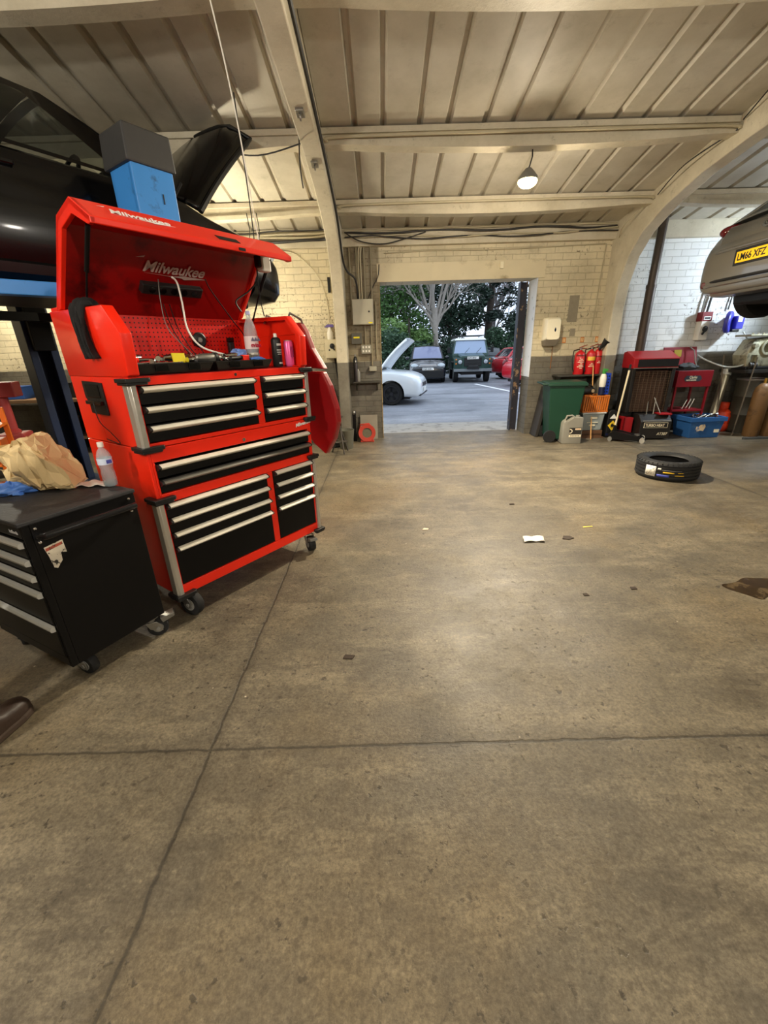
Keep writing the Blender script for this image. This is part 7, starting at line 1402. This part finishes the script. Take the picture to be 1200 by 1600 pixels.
cable('lintel_wire', [(.1, YW-.02, 2.93), (.9, YW-.02, 2.95), (1.9, YW-.02, 2.94), (2.9, YW-.02, 2.96), (3.6, YW-.02, 2.98)], .008, WG, 'cream wire clipped across the wall above the lintel', 'wire')
cable('wall_drop_wire', [(3.62, YW-.01, 2.98), (3.60, YW-.01, 2.3), (3.58, YW-.01, 1.62)], .008, WG, 'cream wire dropping down the brick beside the right frame', 'wire')
# ================================================================== person just outside the frame, boot in view
LEATH = mat('brown_work_leather', (52, 38, 30), .5, 0, .25, 10, bump=.2); SOLE = mat('brown_welt_sole', (62, 48, 38), .7); TROU = mat('dark_work_trousers', (28, 28, 32), .85, 0, .2, 20, bump=.2); JACK = mat('navy_work_jacket', (32, 38, 54), .85, 0, .15, 16, bump=.2); SKIN = mat('skin', (196, 148, 120), .5, 0, .08, 10); HAIR = mat('dark_hair', (36, 26, 20), .7, 0, .2, 40)
PP = (-1.80, 1.235, 0); PZ = R(-4)     # local +y is the way the person faces
per = thing('person', 'person in dark work clothes standing past the cart, only a brown boot showing', 'person', PP, PZ)
def skin(name, pts, edges, m, root=0, sub=2):
    me = bpy.data.meshes.new(name); me.from_pydata([p[0] for p in pts], edges, []); o = bpy.data.objects.new(name, me); COL.objects.link(o); o.parent = per
    md = o.modifiers.new('skin', 'SKIN'); sv = me.skin_vertices[0].data
    for v, p in zip(sv, pts): v.radius = (p[1], p[2] if len(p) > 2 else p[1])
    sv[root].use_root = True
    s2 = o.modifiers.new('sub', 'SUBSURF'); s2.levels = sub; s2.render_levels = sub; me.materials.append(m)
    bpy.context.view_layer.update(); m2 = bpy.data.meshes.new_from_object(o.evaluated_get(bpy.context.evaluated_depsgraph_get())); o.modifiers.clear(); o.data = m2
    m2.polygons.foreach_set('use_smooth', [True]*len(m2.polygons)); 
    if not m2.materials: m2.materials.append(m)
    return o
body = [((0, 0, .95), .15, .11), ((0, 0, 1.15), .14, .10), ((0, .01, 1.35), .16, .11), ((0, 0, 1.47), .08, .08), ((0, .01, 1.54), .055), ((0, .03, 1.63), .085, .10), ((0, .03, 1.73), .075, .09),
  ((.18, 0, 1.42), .065), ((.25, -.02, 1.15), .048), ((.24, .10, .93), .036), ((.235, .14, .84), .030), ((-.18, 0, 1.42), .065), ((-.25, -.02, 1.15), .048), ((-.24, .10, .93), .036), ((-.235, .14, .84), .030),
  ((.10, 0, .86), .095), ((.11, .01, .50), .068), ((.11, -.02, .12), .048), ((-.10, 0, .86), .095), ((-.11, .01, .50), .068), ((-.11, -.02, .12), .048)]
E_ = [(0,1),(1,2),(2,3),(3,4),(4,5),(5,6),(3,7),(7,8),(8,9),(9,10),(3,11),(11,12),(12,13),(13,14),(0,15),(15,16),(16,17),(0,18),(18,19),(19,20)]
skin('body', body, E_, SKIN)
tro = [((0, 0, .96), .165, .125), ((.10, 0, .84), .11), ((.11, .01, .50), .085), ((.11, -.015, .14), .072), ((-.10, 0, .84), .11), ((-.11, .01, .50), .085), ((-.11, -.015, .14), .072)]
skin('trousers', tro, [(0,1),(1,2),(2,3),(0,4),(4,5),(5,6)], TROU)
jk = [((0, 0, .92), .175, .14), ((0, 0, 1.15), .165, .125), ((0, .01, 1.36), .185, .13), ((0, 0, 1.48), .09, .085), ((.19, 0, 1.41), .085), ((.255, -.02, 1.15), .066), ((.245, .09, .95), .052), ((-.19, 0, 1.41), .085), ((-.255, -.02, 1.15), .066), ((-.245, .09, .95), .052)]
skin('jacket', jk, [(0,1),(1,2),(2,3),(2,4),(4,5),(5,6),(2,7),(7,8),(8,9)], JACK)
for s_ in (-1, 1):
    hp = [((s_*.235, .15, .82), .032, .018), ((s_*.235, .165, .77), .034, .016)]; he = [(0, 1)]
    for k in range(4):
        i0 = len(hp); fx = s_*(.235+(k-1.5)*.018); ln = (.062, .072, .068, .054)[k]
        hp += [((fx, .175, .735), .0095), ((fx, .18, .735-ln*.5), .009), ((fx, .172, .735-ln), .008)]; he += [(1, i0), (i0, i0+1), (i0+1, i0+2)]
    i0 = len(hp); hp += [((s_*.20, .175, .79), .011), ((s_*.188, .195, .755), .0095)]; he += [(0, i0), (i0, i0+1)]
    skin('hand', hp, he, SKIN, 0, 1)
MB().sphere((0, .035, 1.70), .108, (.86, 1.0, 1.05), 20, 14).build('hair', HAIR, per, 60).location = (0, -.025, .03)
mb = MB(); mb.sphere((0, .125, 1.64), .018, (.8, 1, 1.4), 10, 8); mb.build('nose', SKIN, per, 60)
for s_ in (-1, 1):
    MB().sphere((s_*.033, .112, 1.675), .013, (1, .6, .7), 10, 8).build('eye', WHITE, per, 60); MB().sphere((s_*.088, .03, 1.655), .03, (.4, .7, 1.1), 10, 8).build('ear', SKIN, per, 60)
MB().sphere((0, .113, 1.595), .026, (1, .4, .3), 10, 6).build('mouth', mat('lip_tone', (160, 96, 86), .5), per, 60)
def boot(x, yo):
    rings = []
    for y, hw, zt in ((-.085, .030, .11), (-.07, .040, .16), (-.02, .043, .17), (.04, .044, .145), (.09, .048, .105), (.13, .053, .104), (.175, .050, .100), (.205, .040, .085), (.222, .016, .06)):
        rings.append([(x+hw*math.cos(a), yo+y, max(.028, .028+(zt-.028)*(.5+.5*math.sin(a)) if math.sin(a) > -.2 else .028)) for a in [2*PI*k/18 for k in range(18)]])
    b = MB().loft(rings).build('boot', LEATH, per, 60)
    MB().cyl((x, yo-.03, .12), (x, yo-.035, .27), .052, .058, 18).build('boot_shaft', LEATH, b, 60)
    sp = [(x+w_*s_, yo+y) for s_, seq in ((-1, ((-.09, .026), (-.06, .046), (.02, .046), (.09, .052), (.15, .058), (.195, .05), (.222, .022))), (1, ((.222, .022), (.195, .05), (.15, .058), (.09, .052), (.02, .046), (-.06, .046), (-.09, .026)))) for y, w_ in seq]
    MB().prism(sp, 0.0, .034, 'z').build('sole', SOLE, b, 0, .008)
boot(.11, .02); boot(-.11, .06)
